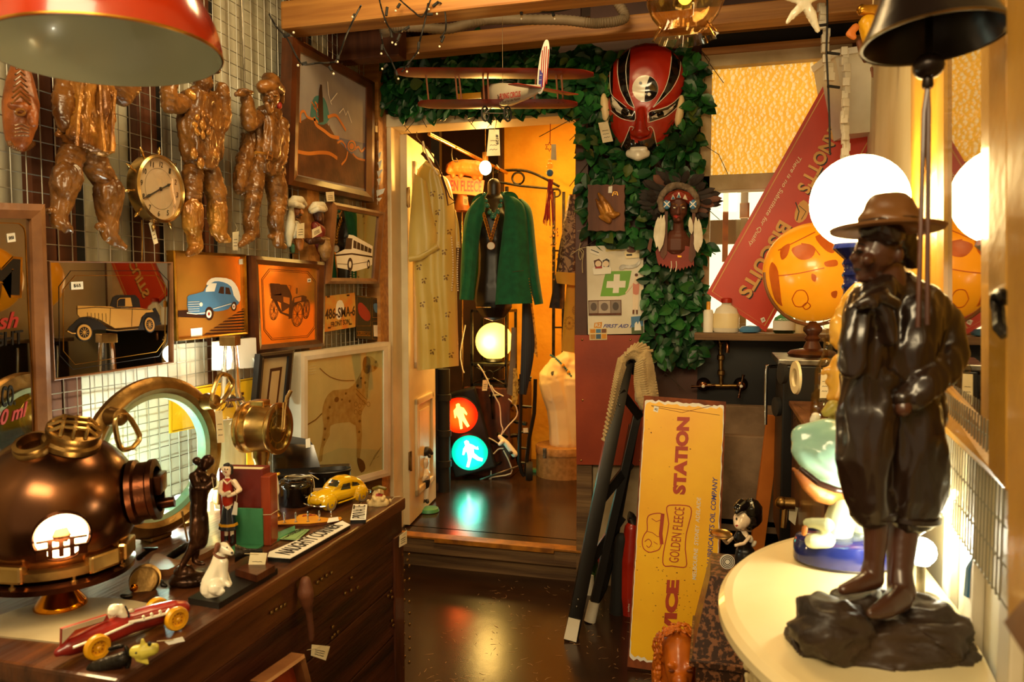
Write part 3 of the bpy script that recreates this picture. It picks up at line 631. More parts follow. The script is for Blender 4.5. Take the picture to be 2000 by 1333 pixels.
# ---- mirrors and pictures
def picture(name,label,cat,fr,q,ins,c0,c1,mat,back,lip=.006,group=None,glass=False,fname='frame'):
    cs=[fr.px(*p,c0) for p in q]; r=T(name,label,cat,sum(cs,Vector())/4*1.0,group)
    m=MB(mat); I=ring4(m,fr,q,ins,c0,c1,lip); m.obj(fname,r,fixn=False)
    m=MB(back); m.poly(fr,[tuple(p) for p in lerp_in(I)],c1-.008,.004); r['_in']=0
    return r,m,[tuple(p) for p in I],c1-.0075
def lerp_in(I):
    c=sum(I,Vector((0,0)))/4; return [p+(p-c)*.015 for p in I]
def octo(I,s,cut):
    o=[]; 
    for i,(a,b) in enumerate(((0,0),(1,0),(1,1),(0,1))):
        sx=s if a==0 else 1-s; sy=s if b==0 else 1-s; dx=cut if a==0 else -cut; dy=cut if b==0 else -cut
        p1=lerp2(I,sx,sy+dy); p2=lerp2(I,sx+dx,sy); o+=[p1,p2] if i in(0,2) else [p2,p1]
    return [tuple(p) for p in o]
def sticker(par,fr,q,txt,c):
    m=MB('white_card'); m.poly(fr,q,c,.0004); 
    if txt: m.m('ink'); m.tpx(fr,txt,lerp2(q,.2,.75),lerp2(q,.8,.75),lerp2(q,.2,.3),c+.0003)
    m.obj('price_sticker',par)
# big advertising mirror, far left
q=[(-150,391),(88,399),(107,960),(-150,1012)]
r,m,I,c=picture('advertising_mirror','tall brown-framed advertising mirror cut off by the left edge of the photo','mirror',LW,q,(.115,.052),.0,.07,'frame_mid','mirror')
m.obj('mirror_glass',r)
m=MB('gold'); m.line(LW,[(-60,436),(25,436),(42,440),(50,455),(52,500),(58,640),(66,760),(68,860)],1.6,c+.001,sm=3); m.obj('gilt_line',r)
m=MB('gold'); m.tpx(LW,'M',(-40,580),(42,583),(-38,495),c+.001,.05); m.m('black'); m.tpx(LW,'M',(-38,574),(38,577),(-36,500),c+.0018,.03); m.obj('lettering',r)
m=MB('red_ink'); m.tpx(LW,'Mash',(-60,652),(36,640),(-60,618),c+.001,.02,shear=.3); m.tpx(LW,'60 ml',(-14,838),(54,812),(-14,808),c+.001,.02,shear=.3); m.obj('lettering',r)
m=MB('black'); m.tpx(LW,'LIGHT',(-34,682),(45,672),(-34,653),c+.001,.01); m.tpx(LW,'G CO.',(-12,800),(30,792),(-12,758),c+.001,.01); m.obj('lettering',r)
sticker(r,LW,[(13,457),(29,455),(31,472),(15,474)],'$450',c+.001)
# vintage coupe mirror, hanging a touch askew of the wall
QW=Fr((-1.544,1.65,0),(math.sin(.055),math.cos(.055),0),ZZ)
q=[(96,510),(338,512),(340,709),(106,744)]
r,m,I,c=picture('coupe_mirror','picture mirror printed with a black and tan 1930s coupe','mirror',QW,q,(.012,.012),.0,.02,'frame_mid','mirror',.001)
m.m('black').line(QW,A3([(462,497),(1035,497),(1100,565),(1090,960),(1035,1055),(475,1140),(388,1045),(385,600)]),1,c+.0006,closed=True)
m.m('gold').line(QW,A3([(490,528),(1025,528),(1078,590),(1075,950),(1020,1025),(490,1108),(415,1020),(412,620)]),1,c+.0006,closed=True)
M('print_tan','#b8863c','#a87430',rough=.4); c+=.0006
m.m('black').poly(QW,A3([(715,740),(735,670),(760,655),(880,655),(905,680),(915,735)]),c,.0004)
m.poly(QW,A3([(440,885),(480,840),(520,805),(580,800),(650,830),(700,870),(760,882),(900,868),(930,790),(970,765),(1010,770),(1040,830),(1050,845),(1000,860),(980,900),(960,880),(760,895),(690,885),(620,880),(500,920)]),c,.0004,2)
m.poly(QW,A3([(995,745),(1012,738),(1040,790),(1045,830),(1020,800)]),c,.0004)
m.m('print_tan').poly(QW,A3([(505,725),(720,730),(760,742),(905,738),(985,752),(1000,765),(950,770),(920,800),(905,858),(750,872),(650,815),(580,792),(520,800),(505,780)]),c+.0005,.0004)
m.poly(QW,A3([(765,690),(780,675),(850,672),(862,730),(762,732)]),c+.0005,.0004)
m.m('black'); m.poly(QW,A3([(768,692),(782,680),(815,678),(815,728),(765,730)]),c+.001,.0004)
for x,y,rx,ry in((550,898,55,60),(975,848,36,54)):
    m.m('black').poly(QW,A3(ell(x,y,rx,ry,-8)),c+.001,.0004); m.m('print_tan').poly(QW,A3(ell(x,y,rx*.86,ry*.86,-8)),c+.0015,.0004); m.m('black').poly(QW,A3(ell(x,y,rx*.6,ry*.6,-8)),c+.002,.0004)
    m.m('print_tan')
    for k in range(10): a=k*.628; m.line(QW,A3([(x+rx*.15*math.cos(a),y+ry*.15*math.sin(a)),(x+rx*.52*math.cos(a),y+ry*.52*math.sin(a))]),.8,c+.0025)
    m.poly(QW,A3(ell(x,y,rx*.15,ry*.15)),c+.0028,.0004)
m.m('black')
for k in range(6): m.line(QW,A3([(570+24*k,770+k),(572+24*k,815+3*k)]),.8,c+.0012)
m.line(QW,A3([(505,745),(620,735),(760,742),(980,752)]),1,c+.0012); m.line(QW,A3([(862,742),(858,860)]),.8,c+.0012); m.line(QW,A3([(720,740),(715,850)]),.8,c+.0012)
m.m('print_tan'); m.line(QW,A3([(440,890),(470,905),(495,905)]),2.4,c+.002); m.line(QW,A3([(690,880),(760,888),(900,876)]),1,c+.002)
m.obj('mirror_glass',r); sticker(r,QW,A3([(462,570),(540,567),(543,617),(465,621)]),'$65',c+.002)
# blue sedan mirror
q=A4([(62,497),(537,525),(550,1045),(85,1090)])
r,m,I,c=picture('sedan_mirror','thin gilt-framed picture mirror printed with a pale blue sedan car','mirror',LW,q,(.03,.03),.0,.025,'gold','mirror_reflect_tint',.003); c+=.0006
M('print_blue','#4d86b4','#3a6c98',rough=.4); M('print_dkbrown','#3c1c0e','#2a120a',rough=.4); M('print_orange','#d0762a','#b86020',rough=.4)
for k in range(10):
    y=875+20*k; x=520-30*k; m.m('print_dkbrown').poly(LW,A4([(x,y),(536,y-8-2*k*.2),(538,y+3),(x-18,y+11)]),c,.0004)
m.m('print_dkbrown').poly(LW,A4([(92,890),(280,880),(300,940),(96,932)]),c+.0003,.0004)
m.m('print_blue').poly(LW,A4([(155,820),(165,790),(260,765),(290,700),(330,680),(400,690),(450,740),(490,800),(495,830),(470,860),(440,850),(420,880),(350,895),(320,890),(300,870),(270,915),(215,912),(160,895)]),c+.0008,.0004,2)
m.m('white_card').poly(LW,A4([(280,710),(310,680),(370,675),(440,690),(480,740),(498,800),(490,835),(455,790),(440,735),(390,705),(330,700),(285,725)]),c+.0013,.0004,2)
m.poly(LW,A4([(275,745),(300,712),(345,712),(330,765),(272,768)]),c+.0013,.0004); m.m('print_dkbrown').poly(LW,A4([(355,775),(368,735),(392,735),(392,782)]),c+.0013,.0004); m.poly(LW,A4([(402,782),(402,738),(425,742),(438,785)]),c+.0013,.0004)
for x,y,rx,ry in((296,910,28,44),(458,862,16,30)): m.m('print_dkbrown').poly(LW,A4(ell(x,y,rx,ry)),c+.0013,.0004); m.m('white_card').poly(LW,A4(ell(x-2,y+2,rx*.6,ry*.6)),c+.0018,.0004); m.m('red_ink').poly(LW,A4(ell(x-2,y+2,rx*.25,ry*.25)),c+.0023,.0004)
m.m('white_card'); m.poly(LW,A4(ell(243,850,10,14)),c+.0018,.0004)
for k in range(5): m.line(LW,A4([(158,835+15*k),(232,832+15*k)]),1,c+.0018)
m.line(LW,A4([(150,905),(210,912),(270,905)]),2,c+.0018); m.line(LW,A4([(320,880),(440,845)]),1.2,c+.0018)
m.m('white_card').poly(LW,A4([(175,1008),(250,1000),(250,1055),(178,1062)]),c+.0008,.0004)
m.obj('mirror_glass',r); sticker(r,LW,A4([(490,555),(515,553),(516,588),(491,590)]),'',c+.001)
# horseless carriage mirror
q=A4([(568,530),(1055,575),(1045,1122),(600,1172)])
r,m,I,c=picture('carriage_mirror','dark-framed picture mirror with a painted amber reflection printed with a veteran open motor carriage','mirror',LW,q,(.09,.085),.0,.035,'frame_brown','mirror_reflect_tint'); c+=.0006
M('print_line','#5a2c10','#40200c',rough=.5)
m.m('print_line').line(LW,octo(I,.05,.13),1,c,closed=True); m.line(LW,octo(I,.07,.12),.6,c,closed=True)
m.poly(LW,A4([(695,712),(755,715),(770,745),(765,790),(700,790)]),c,.0004); m.poly(LW,A4([(760,720),(800,722),(825,770),(835,800),(830,860),(770,900),(765,840),(700,810),(700,790),(760,780)]),c,.0004)
m.poly(LW,A4([(820,860),(850,805),(905,790),(930,800),(930,830),(880,835),(840,870),(835,940),(815,945)]),c+.0004,.0004); m.poly(LW,A4([(700,800),(730,815),(770,900),(820,915),(818,930),(760,905),(725,840)]),c+.0003,.0004)
m.m('print_orange').poly(LW,A4([(778,800),(820,806),(818,850),(780,835)]),c+.0008,.0004); m.poly(LW,A4([(850,810),(895,800),(895,826),(850,838)]),c+.0008,.0004)
m.m('print_line')
for x,y,rx,ry in((720,885,26,66),(872,915,36,78),(930,880,20,62)):
    m.line(LW,A4(ell(x,y,rx,ry,4)),1.3,c+.001,closed=True); m.line(LW,A4(ell(x,y,rx*.8,ry*.86,4)),.7,c+.001,closed=True)
    for k in range(10): a=k*.628; m.line(LW,A4([(x,y),(x+rx*.8*math.cos(a),y+ry*.86*math.sin(a))]),.7,c+.001)
m.line(LW,A4([(822,770),(830,728),(815,725)]),1,c+.001); m.line(LW,A4([(868,780),(868,742)]),2,c+.001); m.line(LW,A4([(690,715),(700,795)]),1.2,c+.001)
for k in range(4): m.line(LW,A4([(706+15*k,722),(712+15*k,785)]),.5,c+.0007)
m.obj('mirror_glass',r); sticker(r,LW,A4([(935,682),(958,680),(958,704),(936,706)]),'$28',c+.001)
# bus mirror
q=A4([(1100,182),(1440,250),(1402,716),(1058,716)])
r,m,I,c=picture('bus_mirror','small picture mirror printed with a white coach, in a brown wooden frame by the doorway','mirror',LW,q,(.1,.075),.012,.045,'frame_mid','mirror'); c+=.0006
m.m('white_card').poly(LW,A4([(1120,520),(1180,490),(1205,395),(1235,400),(1360,470),(1355,590),(1330,610),(1240,635),(1205,625),(1130,610)]),c,.0004)
m.m('print_dkbrown').poly(LW,A4([(1190,415),(1228,420),(1222,490),(1180,490)]),c+.0005,.0004)
for k in range(5): m.poly(LW,A4([(1236+24*k,430+12*k),(1256+24*k,441+12*k),(1254+24*k,488+7*k),(1233+24*k,482+7*k)]),c+.0005,.0004)
m.line(LW,A4([(1120,530),(1225,520),(1358,540)]),3,c+.0006); m.line(LW,A4([(1130,585),(1220,590),(1340,570)]),1,c+.0006)
for x,y,rx,ry in((1213,590,17,44),(1333,588,9,30)): m.poly(LW,A4(ell(x,y,rx,ry)),c+.0008,.0004); m.m('white_card').poly(LW,A4(ell(x,y,rx*.5,ry*.5)),c+.0012,.0004); m.m('print_dkbrown')
m.obj('mirror_glass',r); price_tag(r,LW,A4([(1055,118),(1108,115),(1112,178),(1062,180)]),.05)
# licence plate and small motoring sign
M('plate','#d07a28','#c9a24a',rough=.5,vs=18)
q=A4([(1046,797),(1243,773),(1256,995),(1046,1030)]); m=MB('plate'); m.poly(LW,q,.012,.002); pl=T('licence_plate','orange American licence plate hung below the coach mirror','plate',LW.px(*q[3],.01))
m.obj('plate',pl,org=None); m=MB('print_dkbrown'); m.tpx(LW,'486-SMA-6',A4([(1050,950)])[0],A4([(1245,922)])[0],A4([(1050,880)])[0],.0125,.02); m.tpx(LW,'FRONT SON',A4([(1088,1000)])[0],A4([(1208,976)])[0],A4([(1088,965)])[0],.0125,.01)
for x,y in((1072,800),(1200,790),(1078,1002),(1215,978)): m.poly(LW,A4([(x-9,y-5),(x+9,y-6),(x+9,y+5),(x-9,y+6)]),.0126,.0005)
m.obj('lettering',pl); m=MB('white_card'); m.poly(LW,A4([(1130,830),(1160,825),(1175,880),(1150,945),(1125,940),(1120,880)]),.0122,.0003,2); m.obj('skull_print',pl)
q=A4([(1253,788),(1418,815),(1412,1086),(1250,1070)]); m=MB('black'); m.poly(LW,q,.014,.002); sg=T('motoring_sign','small black and gold tin sign with photos of cars beside the licence plate','sign',LW.px(*q[3],.01)); m.obj('plate',sg)
m=MB('gold'); 
for a in([(1258,795),(1348,808),(1346,990),(1256,990)],[(1358,812),(1414,822),(1412,935),(1358,935)],[(1358,960),(1412,958),(1410,1078),(1358,1075)],[(1258,1025),(1345,1030),(1345,1055),(1258,1052)]): m.line(LW,A4(a),1,.0145,closed=True)
m.tpx(LW,'SUPERCAR',A4([(1262,1048)])[0],A4([(1340,1052)])[0],A4([(1262,1030)])[0],.0145); m.obj('gilt_border',sg)
m=MB('red_ink'); m.poly(LW,A4([(1265,850),(1290,840),(1340,900),(1342,950),(1310,955),(1270,910)]),.0146,.0004,2); m.m('print_blue').poly(LW,A4([(1365,850),(1390,845),(1410,880),(1408,905),(1375,900)]),.0146,.0004,2); m.m('white_card').poly(LW,A4([(1365,985),(1405,985),(1404,1060),(1368,1058)]),.0146,.0004); m.obj('car_pictures',sg)
# turbaned plaster heads
M('plaster_tan','#b5702e','#8a4c1c',rough=.45,vs=14); M('plaster_brown','#5a3018','#40200f',rough=.4,vs=14); M('cloth_white','#e6dec4','#cfc2a0',rough=.7,vs=16,bump=.2,bs=80); M('jar','#9a7038','#6e4a20',rough=.5,vs=18,bump=.2); M('cloth_red','#8c2a16','#5e1a0e',rough=.6,vs=14); M('tassel_green','#5a8a6a','#3c6a50',rough=.8)
def headfig(label,base,bits):
    h=T('plaster_head',label,'plaster figure',LW.px(*A4([base])[0],.01),'turbaned plaster wall heads')
    for nm,mat,chs,els in bits:
        m=MB(mat)
        for c_ in chs: m.ch(LW,A4(c_))
        for x,y,rx,ry,w,rw,rot in els: m.el(LW,*A4([(x,y)])[0],rx/3.333,ry/3.333,w,rw/3.333,rot)
        m.obj(nm,h,vox=.0025,it=2,disp=.001,dsc=120)
    return h
h=headfig('plaster head of a bearded man in a white turban with a long white scarf',(850,520),[
 ('head','plaster_tan',[[(862,215,34,.03),(868,245,34,.035),(875,280,24,.035)],[(893,235,10,.055),(900,255,12,.06)],[(845,220,12,.03),(843,240,10,.03)],[(880,440,32,.03),(885,480,24,.03)]],[]),
 ('turban','cloth_white',[[(822,190,22,.03),(850,165,26,.04),(890,170,26,.045),(918,200,18,.04)],[(822,205,18,.03),(860,200,20,.055),(905,215,16,.055)]],[]),
 ('scarf','cloth_white',[[(830,210,16,.03),(830,270,22,.03),(825,330,30,.03),(815,400,26,.03),(815,460,16,.03)],[(860,330,26,.035),(845,400,22,.035)]],[]),
 ('beard','print_dkbrown',[[(868,278,10,.06),(885,285,8,.06)],[(885,262,7,.068),(900,270,5,.065)]],[]),
 ('tassel','tassel_green',[[(835,470,20,.02),(840,505,14,.02)]],[])])
price_tag(h,LW,A4([(868,325),(915,318),(915,418),(865,420)]),.06,A4([(860,290)])[0])
h=headfig('plaster snake charmer in a white turban holding a round jar, next to the coach mirror',(1040,560),[
 ('head','plaster_brown',[[(1000,250,40,.03),(1010,285,36,.035),(1022,318,22,.035)],[(1015,285,8,.07),(1018,300,10,.075)],[(1060,455,26,.05),(1010,430,24,.06),(950,440,22,.04),(930,432,16,.03)]],[]),
 ('turban','cloth_white',[[(958,235,22,.03),(985,205,26,.04),(1030,205,26,.045),(1052,230,16,.04)],[(965,245,16,.04),(1000,228,18,.06),(1045,235,14,.055)]],[]),
 ('robe','cloth_red',[[(985,340,32,.03),(1020,370,36,.035),(1000,440,44,.02),(1015,500,28,.02)]],[]),
 ('jar','jar',[[(1048,440,34,.06),(1048,490,46,.06),(1050,530,32,.06),(1050,550,18,.06)]],[(1048,425,38,14,.06,36,0)])])
price_tag(h,LW,A4([(965,362),(1018,338),(1030,380),(968,418)]),.09,A4([(985,320)])[0])
# framed sea painting
q=A2([(458,190),(885,430),(882,1055),(438,962)])
r,m,I,c=picture('sea_painting','large brown-framed painting of an octopus on a hill by the sea, with gulls','painting',LW,q,(.095,.075),.0,.045,'frame_brown','#8f8a86'); c+=.0006
m.m(M('paint_sky','#98938f','#837c7c',rough=.5,vs=5)).poly(LW,I,c,.0004)
M('paint_sea','#5f6a8c','#4e5878',rough=.5); M('paint_hill','#6b4020','#4a2a14',rough=.6,vs=14,bump=.1); M('paint_orange','#d9822a','#c06a1c',rough=.5); M('paint_teal','#2f7a78','#24605e',rough=.5)
m.m('paint_sea').poly(LW,A2([(690,715),(845,750),(842,845),(770,815),(690,760)]),c+.0005,.0004)
m.m('paint_hill').poly(LW,A2([(485,640),(540,610),(610,620),(650,660),(690,730),(760,800),(845,840),(842,985),(485,910)]),c+.0008,.0004)
c+=.0013
m.m('paint_teal').poly(LW,A2([(552,615),(556,550),(570,508),(592,498),(622,512),(640,560),(648,620),(620,650),(580,640)]),c,.0004,2)
m.m('paint_orange')
for k in range(7): m.line(LW,A2([(556+6*k,530+14*(k%3)),(572+7*k,555+14*(k%3))]),3,c+.0005)
for pp,w in(([(498,640),(500,590),(518,580),(535,610),(575,625),(590,640)],5),([(570,610),(580,650),(620,680),(660,710),(700,718)],7),([(640,610),(680,600),(705,630),(735,680)],6),([(485,790),(540,800),(600,795),(650,800),(690,825)],7),([(690,745),(712,735),(730,755),(735,770)],4),([(745,790),(735,830),(712,858)],4),([(780,780),(800,765),(815,790),(835,770)],4),([(770,800),(795,825),(835,835)],4)): m.line(LW,A2(pp),w,c+.0006,sm=4)
m.poly(LW,A2(ell(765,760,22,30)),c+.0006,.0004); m.m('paint_teal').line(LW,A2(ell(765,762,14,20)),2,c+.001,closed=True)
m.m('print_dkbrown').poly(LW,A2([(595,640),(590,560),(596,470),(602,440),(610,442),(616,540),(618,635)]),c+.0012,.0004); m.m('red_ink').line(LW,A2(ell(590,575,9,34)),1.6,c+.001,closed=True)
m.m('white_card')
for pp in([(640,425),(645,490),(655,530),(690,485)],[(655,530),(662,545)],[(700,590),(722,565),(735,600),(745,578),(765,640)]): m.line(LW,A2(pp),1.6,c+.001)
m.m('print_line')
for k in range(15): x=500+10*k; m.line(LW,A2([(x,668+8*math.sin(k)),(x+3,740+10*math.sin(2*k))]),.6,c-.0003)
for pp in([(640,640),(632,720),(640,800)],[(650,650),(660,720),(655,790)]): m.line(LW,A2(pp),.8,c-.0003)
m.m('gold').line(LW,A2([(487,935),(860,1030)]),3,c+.001); m.line(LW,[lerp2(I,.0,.0),lerp2(I,0,1)],2,c+.001)
m.obj('canvas',r)
m=MB('string'); m.prow(LW,[A2([(894,640)])[0]+(.03,),A2([(893,660)])[0]+(.03,)],.001); m.obj('string',r)
price_tag(r,LW,A2([(888,655),(900,657),(900,690),(888,688)]),.03,writing=False)
# spotted-dog picture in a white frame
q=[(588,690),(763,668),(763,929),(588,977)]
r,m,I,c=picture('dog_picture','white-framed drawing of a spotted pointer dog behind the wooden trunk','picture',LW.off(.02),q,(.075,.055),.0,.05,'white_paint','#f8e4b4',.002); c+=.0005
W2=LW.off(.02)
M('pencil','#5a3a20','#3c2614',rough=.7); M('pencil_lt','#d8b478','#b89058',rough=.7,vs=30)
m.m('pencil_lt').poly(W2,A5([(1055,345),(1100,250),(1105,200),(1130,185),(1160,195),(1195,235),(1190,265),(1160,290),(1140,300),(1130,400),(1120,500),(1085,560),(1090,700),(1075,850),(1055,840),(1050,640),(960,620),(885,640),(880,700),(840,780),(830,870),(805,860),(825,760),(840,640),(830,560),(850,470),(900,410),(1000,400)]),c,.0004,2)
m.m('pencil').poly(W2,A5([(1095,230),(1105,195),(1128,190),(1145,215),(1140,290),(1115,300),(1098,275)]),c+.0005,.0004,2)
for x,y,rr_ in((1180,225,10),(1175,260,12),(925,470,18),(1060,380,10),(1085,330,8),(1110,360,9),(985,430,8),(880,520,9),(870,590,10),(960,470,7),(1010,480,9),(1075,610,10),(1072,680,9),(850,660,9),(845,730,8)): m.poly(W2,A5(ell(x,y,rr_*.8,rr_,20,14)),c+.0005,.0004)
for x,y in((1050,500),(1075,510),(1100,490),(1132,500),(1050,550),(1078,555)): m.line(W2,A5(ell(x,y,11,15,0,14)),.8,c+.0006,closed=True)
m.line(W2,A5([(815,265),(880,320),(960,345),(1040,345)]),1.4,c+.0006,sm=3); m.line(W2,A5([(830,560),(790,600),(725,640)]),2.4,c+.0006)
m.poly(W2,A5([(1060,850),(1100,870),(1112,920),(1085,945),(1065,900)]),c+.0004,.0004,2); m.line(W2,A5([(1140,905),(1175,830),(1215,780),(1165,860),(1200,840)]),.7,c+.0006)
m.line(W2,A5([(1050,400),(1120,470)]),1.2,c+.0006); m.line(W2,A5([(1050,430),(1115,500)]),1.2,c+.0006)
m.m('white_card')
for k in range(4): m.line(W2,A5([(745,255+17*k),(790,245+17*k)]),1.2,c+.0006)
m.obj('print',r)
m=MB('thin_glass'); m.poly(W2,I,c+.004,.0015); m.obj('glass',r)
# small dark frame behind the bottle
q=[(508,692),(575,684),(563,806),(498,806)]
r,m,I,c=picture('framed_print','small dark frame with a brown mount, behind the glass bottle','picture',LW.off(.06),q,(.14,.09),.0,.02,'black','#b09a70',.003)
m.m('print_dkbrown'); J=[tuple(lerp2(I,*p)) for p in((.28,.22),(.76,.2),(.72,1),(.24,1))]; m.poly(LW.off(.06),J,c+.0006,.0004); m.m('#b89a68'); J=[tuple(lerp2(I,*p)) for p in((.36,.28),(.68,.27),(.65,1),(.33,1))]; m.poly(LW.off(.06),J,c+.0011,.0004); m.obj('print',r)
# yellow enamel sign with CAFE
F2=LW.off(.02); M('enamel_yellow','#e8b020','#d49a14',rough=.3,vs=5)
q=[(333,765),(500,737),(500,812),(333,847)]; m=MB('enamel_yellow'); m.poly(F2,q,.006,.006); sg=T('yellow_enamel_sign','yellow enamel sign with dark letters behind the brass porthole','sign',F2.px(*q[3])); m.obj('plate',sg)
m=MB('print_line'); m.tpx(F2,'CAFE',(401,806),(476,792),(401,778),.0068,.03); m.m('gold').line(F2,[tuple(lerp2(q,s,t)) for s,t in((.02,.04),(.98,.04),(.98,.96),(.02,.96))],1.2,.0068,closed=True); m.obj('lettering',sg)
# fan-shaped white paper lights strip by the door frame
m=MB('white_card')
for pp in([(737,318),(746,312),(742,330)],[(736,335),(748,330),(739,347)],[(735,372),(752,368),(748,378),(736,384)],[(735,388),(746,386),(740,394)],[(736,350),(744,348),(740,362)],[(738,300),(745,296),(741,312)]): m.poly(BW,pp,.165,.002)
m.prow(BW,[(738,275,.163),(740,330,.163),(737,400,.163)],.001); m.top('paper_flower_string','string of white paper flowers hanging beside the door frame','garland')
# ================================================================ trunk and what stands on it
K3=K(300,840,2.704); K1=K(0,700,2.107); K5=A5; KN=K(520,980,7.143); KS=K(240,1040,9.522); KT=K(480,1040,4.55); KC=K(0,1080,4.762); KP=K(180,720,3.92)
def loft(mb,fr,secs,seg=18,p=2.6):
    """rounded box sections along u: (a, half width, z0, z1[, centre w])"""
    vs=[];fs=[]
    for s_ in secs:
        a,hw,z0,z1=s_[:4]; cw=s_[4] if len(s_)>4 else 0
        for k in range(seg):
            t=2*math.pi*k/seg; c,s=math.cos(t),math.sin(t); x=hw*math.copysign(abs(c)**(2/p),c); z=(z0+z1)/2+(z1-z0)/2*math.copysign(abs(s)**(2/p),s); vs.append(fr.pt(a,z,cw+x))
    n=len(secs)
    for i in range(n-1):
        for k in range(seg): fs.append([i*seg+k,i*seg+(k+1)%seg,(i+1)*seg+(k+1)%seg,(i+1)*seg+k])
    fs+=[list(range(seg))[::-1],[(n-1)*seg+k for k in range(seg)]]
    return mb.add(vs,fs,True)
X0,X1,Y0,Y1=-1.52,-.868,.90,1.985
tr=T('travelling_trunk','large dark wooden travelling trunk with brass nails along the left wall','trunk',((X0+X1)/2,(Y0+Y1)/2,0))
m=MB('dwood'); m.boxw(X0,X1-.012,Y0+.012,Y1-.012,.0,.62,.004); tb=m.obj('body',tr)
m=MB('dwood')
for z0,z1 in((.05,.19),(.195,.335),(.34,.48),(.485,.615)): m.boxw(X1-.016,X1-.008,Y0+.02,Y1-.03,z0,z1,.002)
m.obj('planks',tb)
M('lid_wood','#5e3418','#331a0c',rough=.33,bump=.15,bs=12,vs=4,stretch=(9,.6,5),coat=.15)
m=MB('lid_wood'); m.boxw(X0,X1,Y0,Y1,.685,TZ,.006); m.boxw(X0+.006,X1-.008,Y0+.01,Y1-.01,.615,.688,.003); ld=m.obj('lid',tr)
m=MB('dwood2'); m.boxw(X1-.011,X1-.002,Y1-.075,Y1-.012,.0,.62,.002); m.boxw(X1-.011,X1-.002,Y0+.02,Y0+.08,.0,.62,.002); m.obj('corner_band',tr)
TF=Fr((X1-.004,0,0),(0,1,0),ZZ)
nl=[(1291,600),(1311,660),(1340,690),(1318,715),(1322,745),(1312,770),(1326,800),(1320,850),(1324,900),(1320,960),(1322,1020),(1322,1080),(1322,1140),(1326,1200),(1318,1260),(1348,660),(1350,720),(1350,790),(1350,850),(1350,910),(1352,970),(1352,1030),(1352,1100),(1352,1160),(1350,1230)]
for x,y in K3(nl)+KT([(640,448),(678,418),(720,388),(764,362),(940,408),(995,494),(938,520),(886,545),(232,715),(274,690),(316,665),(350,645),(1290,530),(1265,570),(1300,580),(775,845),(768,940),(820,890),(790,915),(1300,790),(1310,830)]):
    q=MB('brass_old'); q.sph(TF.px(x,y),(.004,.0052,.0052),8); q.obj('nail',tr)
price_tag(tr,TF,K3([(1300,560),(1338,532),(1338,600),(1298,622)]),.012,K3([(1330,520)])[0])
# wooden paddle hung on the trunk front
m=MB('stud'); m.ch(TF,[(p[0],p[1],p[2],.016) for p in KT([(530,440,52,0),(530,540,76,0),(545,620,60,0),(560,700,34,0),(570,780,32,0),(580,880,31,0),(585,960,28,0)])])
pd=T('wooden_paddle','carved wooden paddle spoon hanging on the trunk front with a cream tag','utensil',m.ctr()); m.obj('paddle',pd,vox=.004,it=2)
price_tag(pd,TF,KT([(590,1000),(750,1015),(712,1142),(582,1098)]),.03,KT([(545,1050)])[0])
# picture frame leaning on the trunk front, low
F3=Fr((X1+.03,0,0),(0,1,0),ZZ); m=MB('frame_mid'); 
q=KT([(160,1340),(520,1085),(600,1400),(260,1600)]); ring4(m,F3,q,(.12,.1),0,.03,.006); fr_=T('leaning_frame','brown wooden frame leaning against the trunk, only its top corner in view','frame',F3.px(*q[2])); m.obj('frame',fr_,fixn=False)
m=MB('red_board'); m.poly(F3,[tuple(p) for p in q],.008,.004); m.obj('panel',fr_)
# ---- diving helmet
hb=TT.px(116,1190); hb=Vector((hb.x,hb.y,TZ)); hc=P(112,985,depth(hb)); hb.x,hb.y=hc.x,hc.y; R_=.140; hz=hc.z; HZ=TZ+.066
dh=T('diving_helmet','polished copper diving helmet lamp glowing through its front grille','lamp',hb,None)
m=MB('copper'); pr=[(.098,hz-.104)]+[(R_*math.cos(math.radians(a)),hz+R_*.97*math.sin(math.radians(a))) for a in range(-46,91,6)]; pr=[(max(r,0),z) for r,z in pr]; m.lathe(pr,(hb.x,hb.y,0),ZZ,48); shell=m.obj('dome',dh,fixn=True)
m=MB('copper_dark'); m.lathe([(.112,HZ),(.126,HZ+.002),(.128,HZ+.012),(.118,HZ+.018),(.108,hz-.115),(.112,hz-.106),(.1,hz-.098)],(hb.x,hb.y,0),ZZ,48); m.obj('breastplate',dh)
m=MB(M('gold_shine','#e08a14','#a85a08',rough=.16,metal=1,vs=3)); m.lathe([(.045,TZ+.003),(.045,TZ+.006),(.041,TZ+.012),(.028,TZ+.03),(.018,TZ+.05),(.016,HZ+.004)],(hb.x,hb.y,0),ZZ,36); m.obj('foot',dh)
m=MB('brass_old'); m.lathe([(.112,hz-.108),(.121,hz-.104),(.121,hz-.09),(.110,hz-.086)],(hb.x,hb.y,0),ZZ,48); m.obj('collar_ring',dh)
def hd(az,el_):                                              # direction on the helmet seen from the viewer: az right, el up
    a,e=math.radians(az),math.radians(el_); tocam=(CAM-hc); tocam.z=0; tocam.normalize(); rt=Vector((-tocam.y,tocam.x,0)); return (tocam*math.cos(a)+rt*math.sin(a))*math.cos(e)+ZZ*math.sin(e)
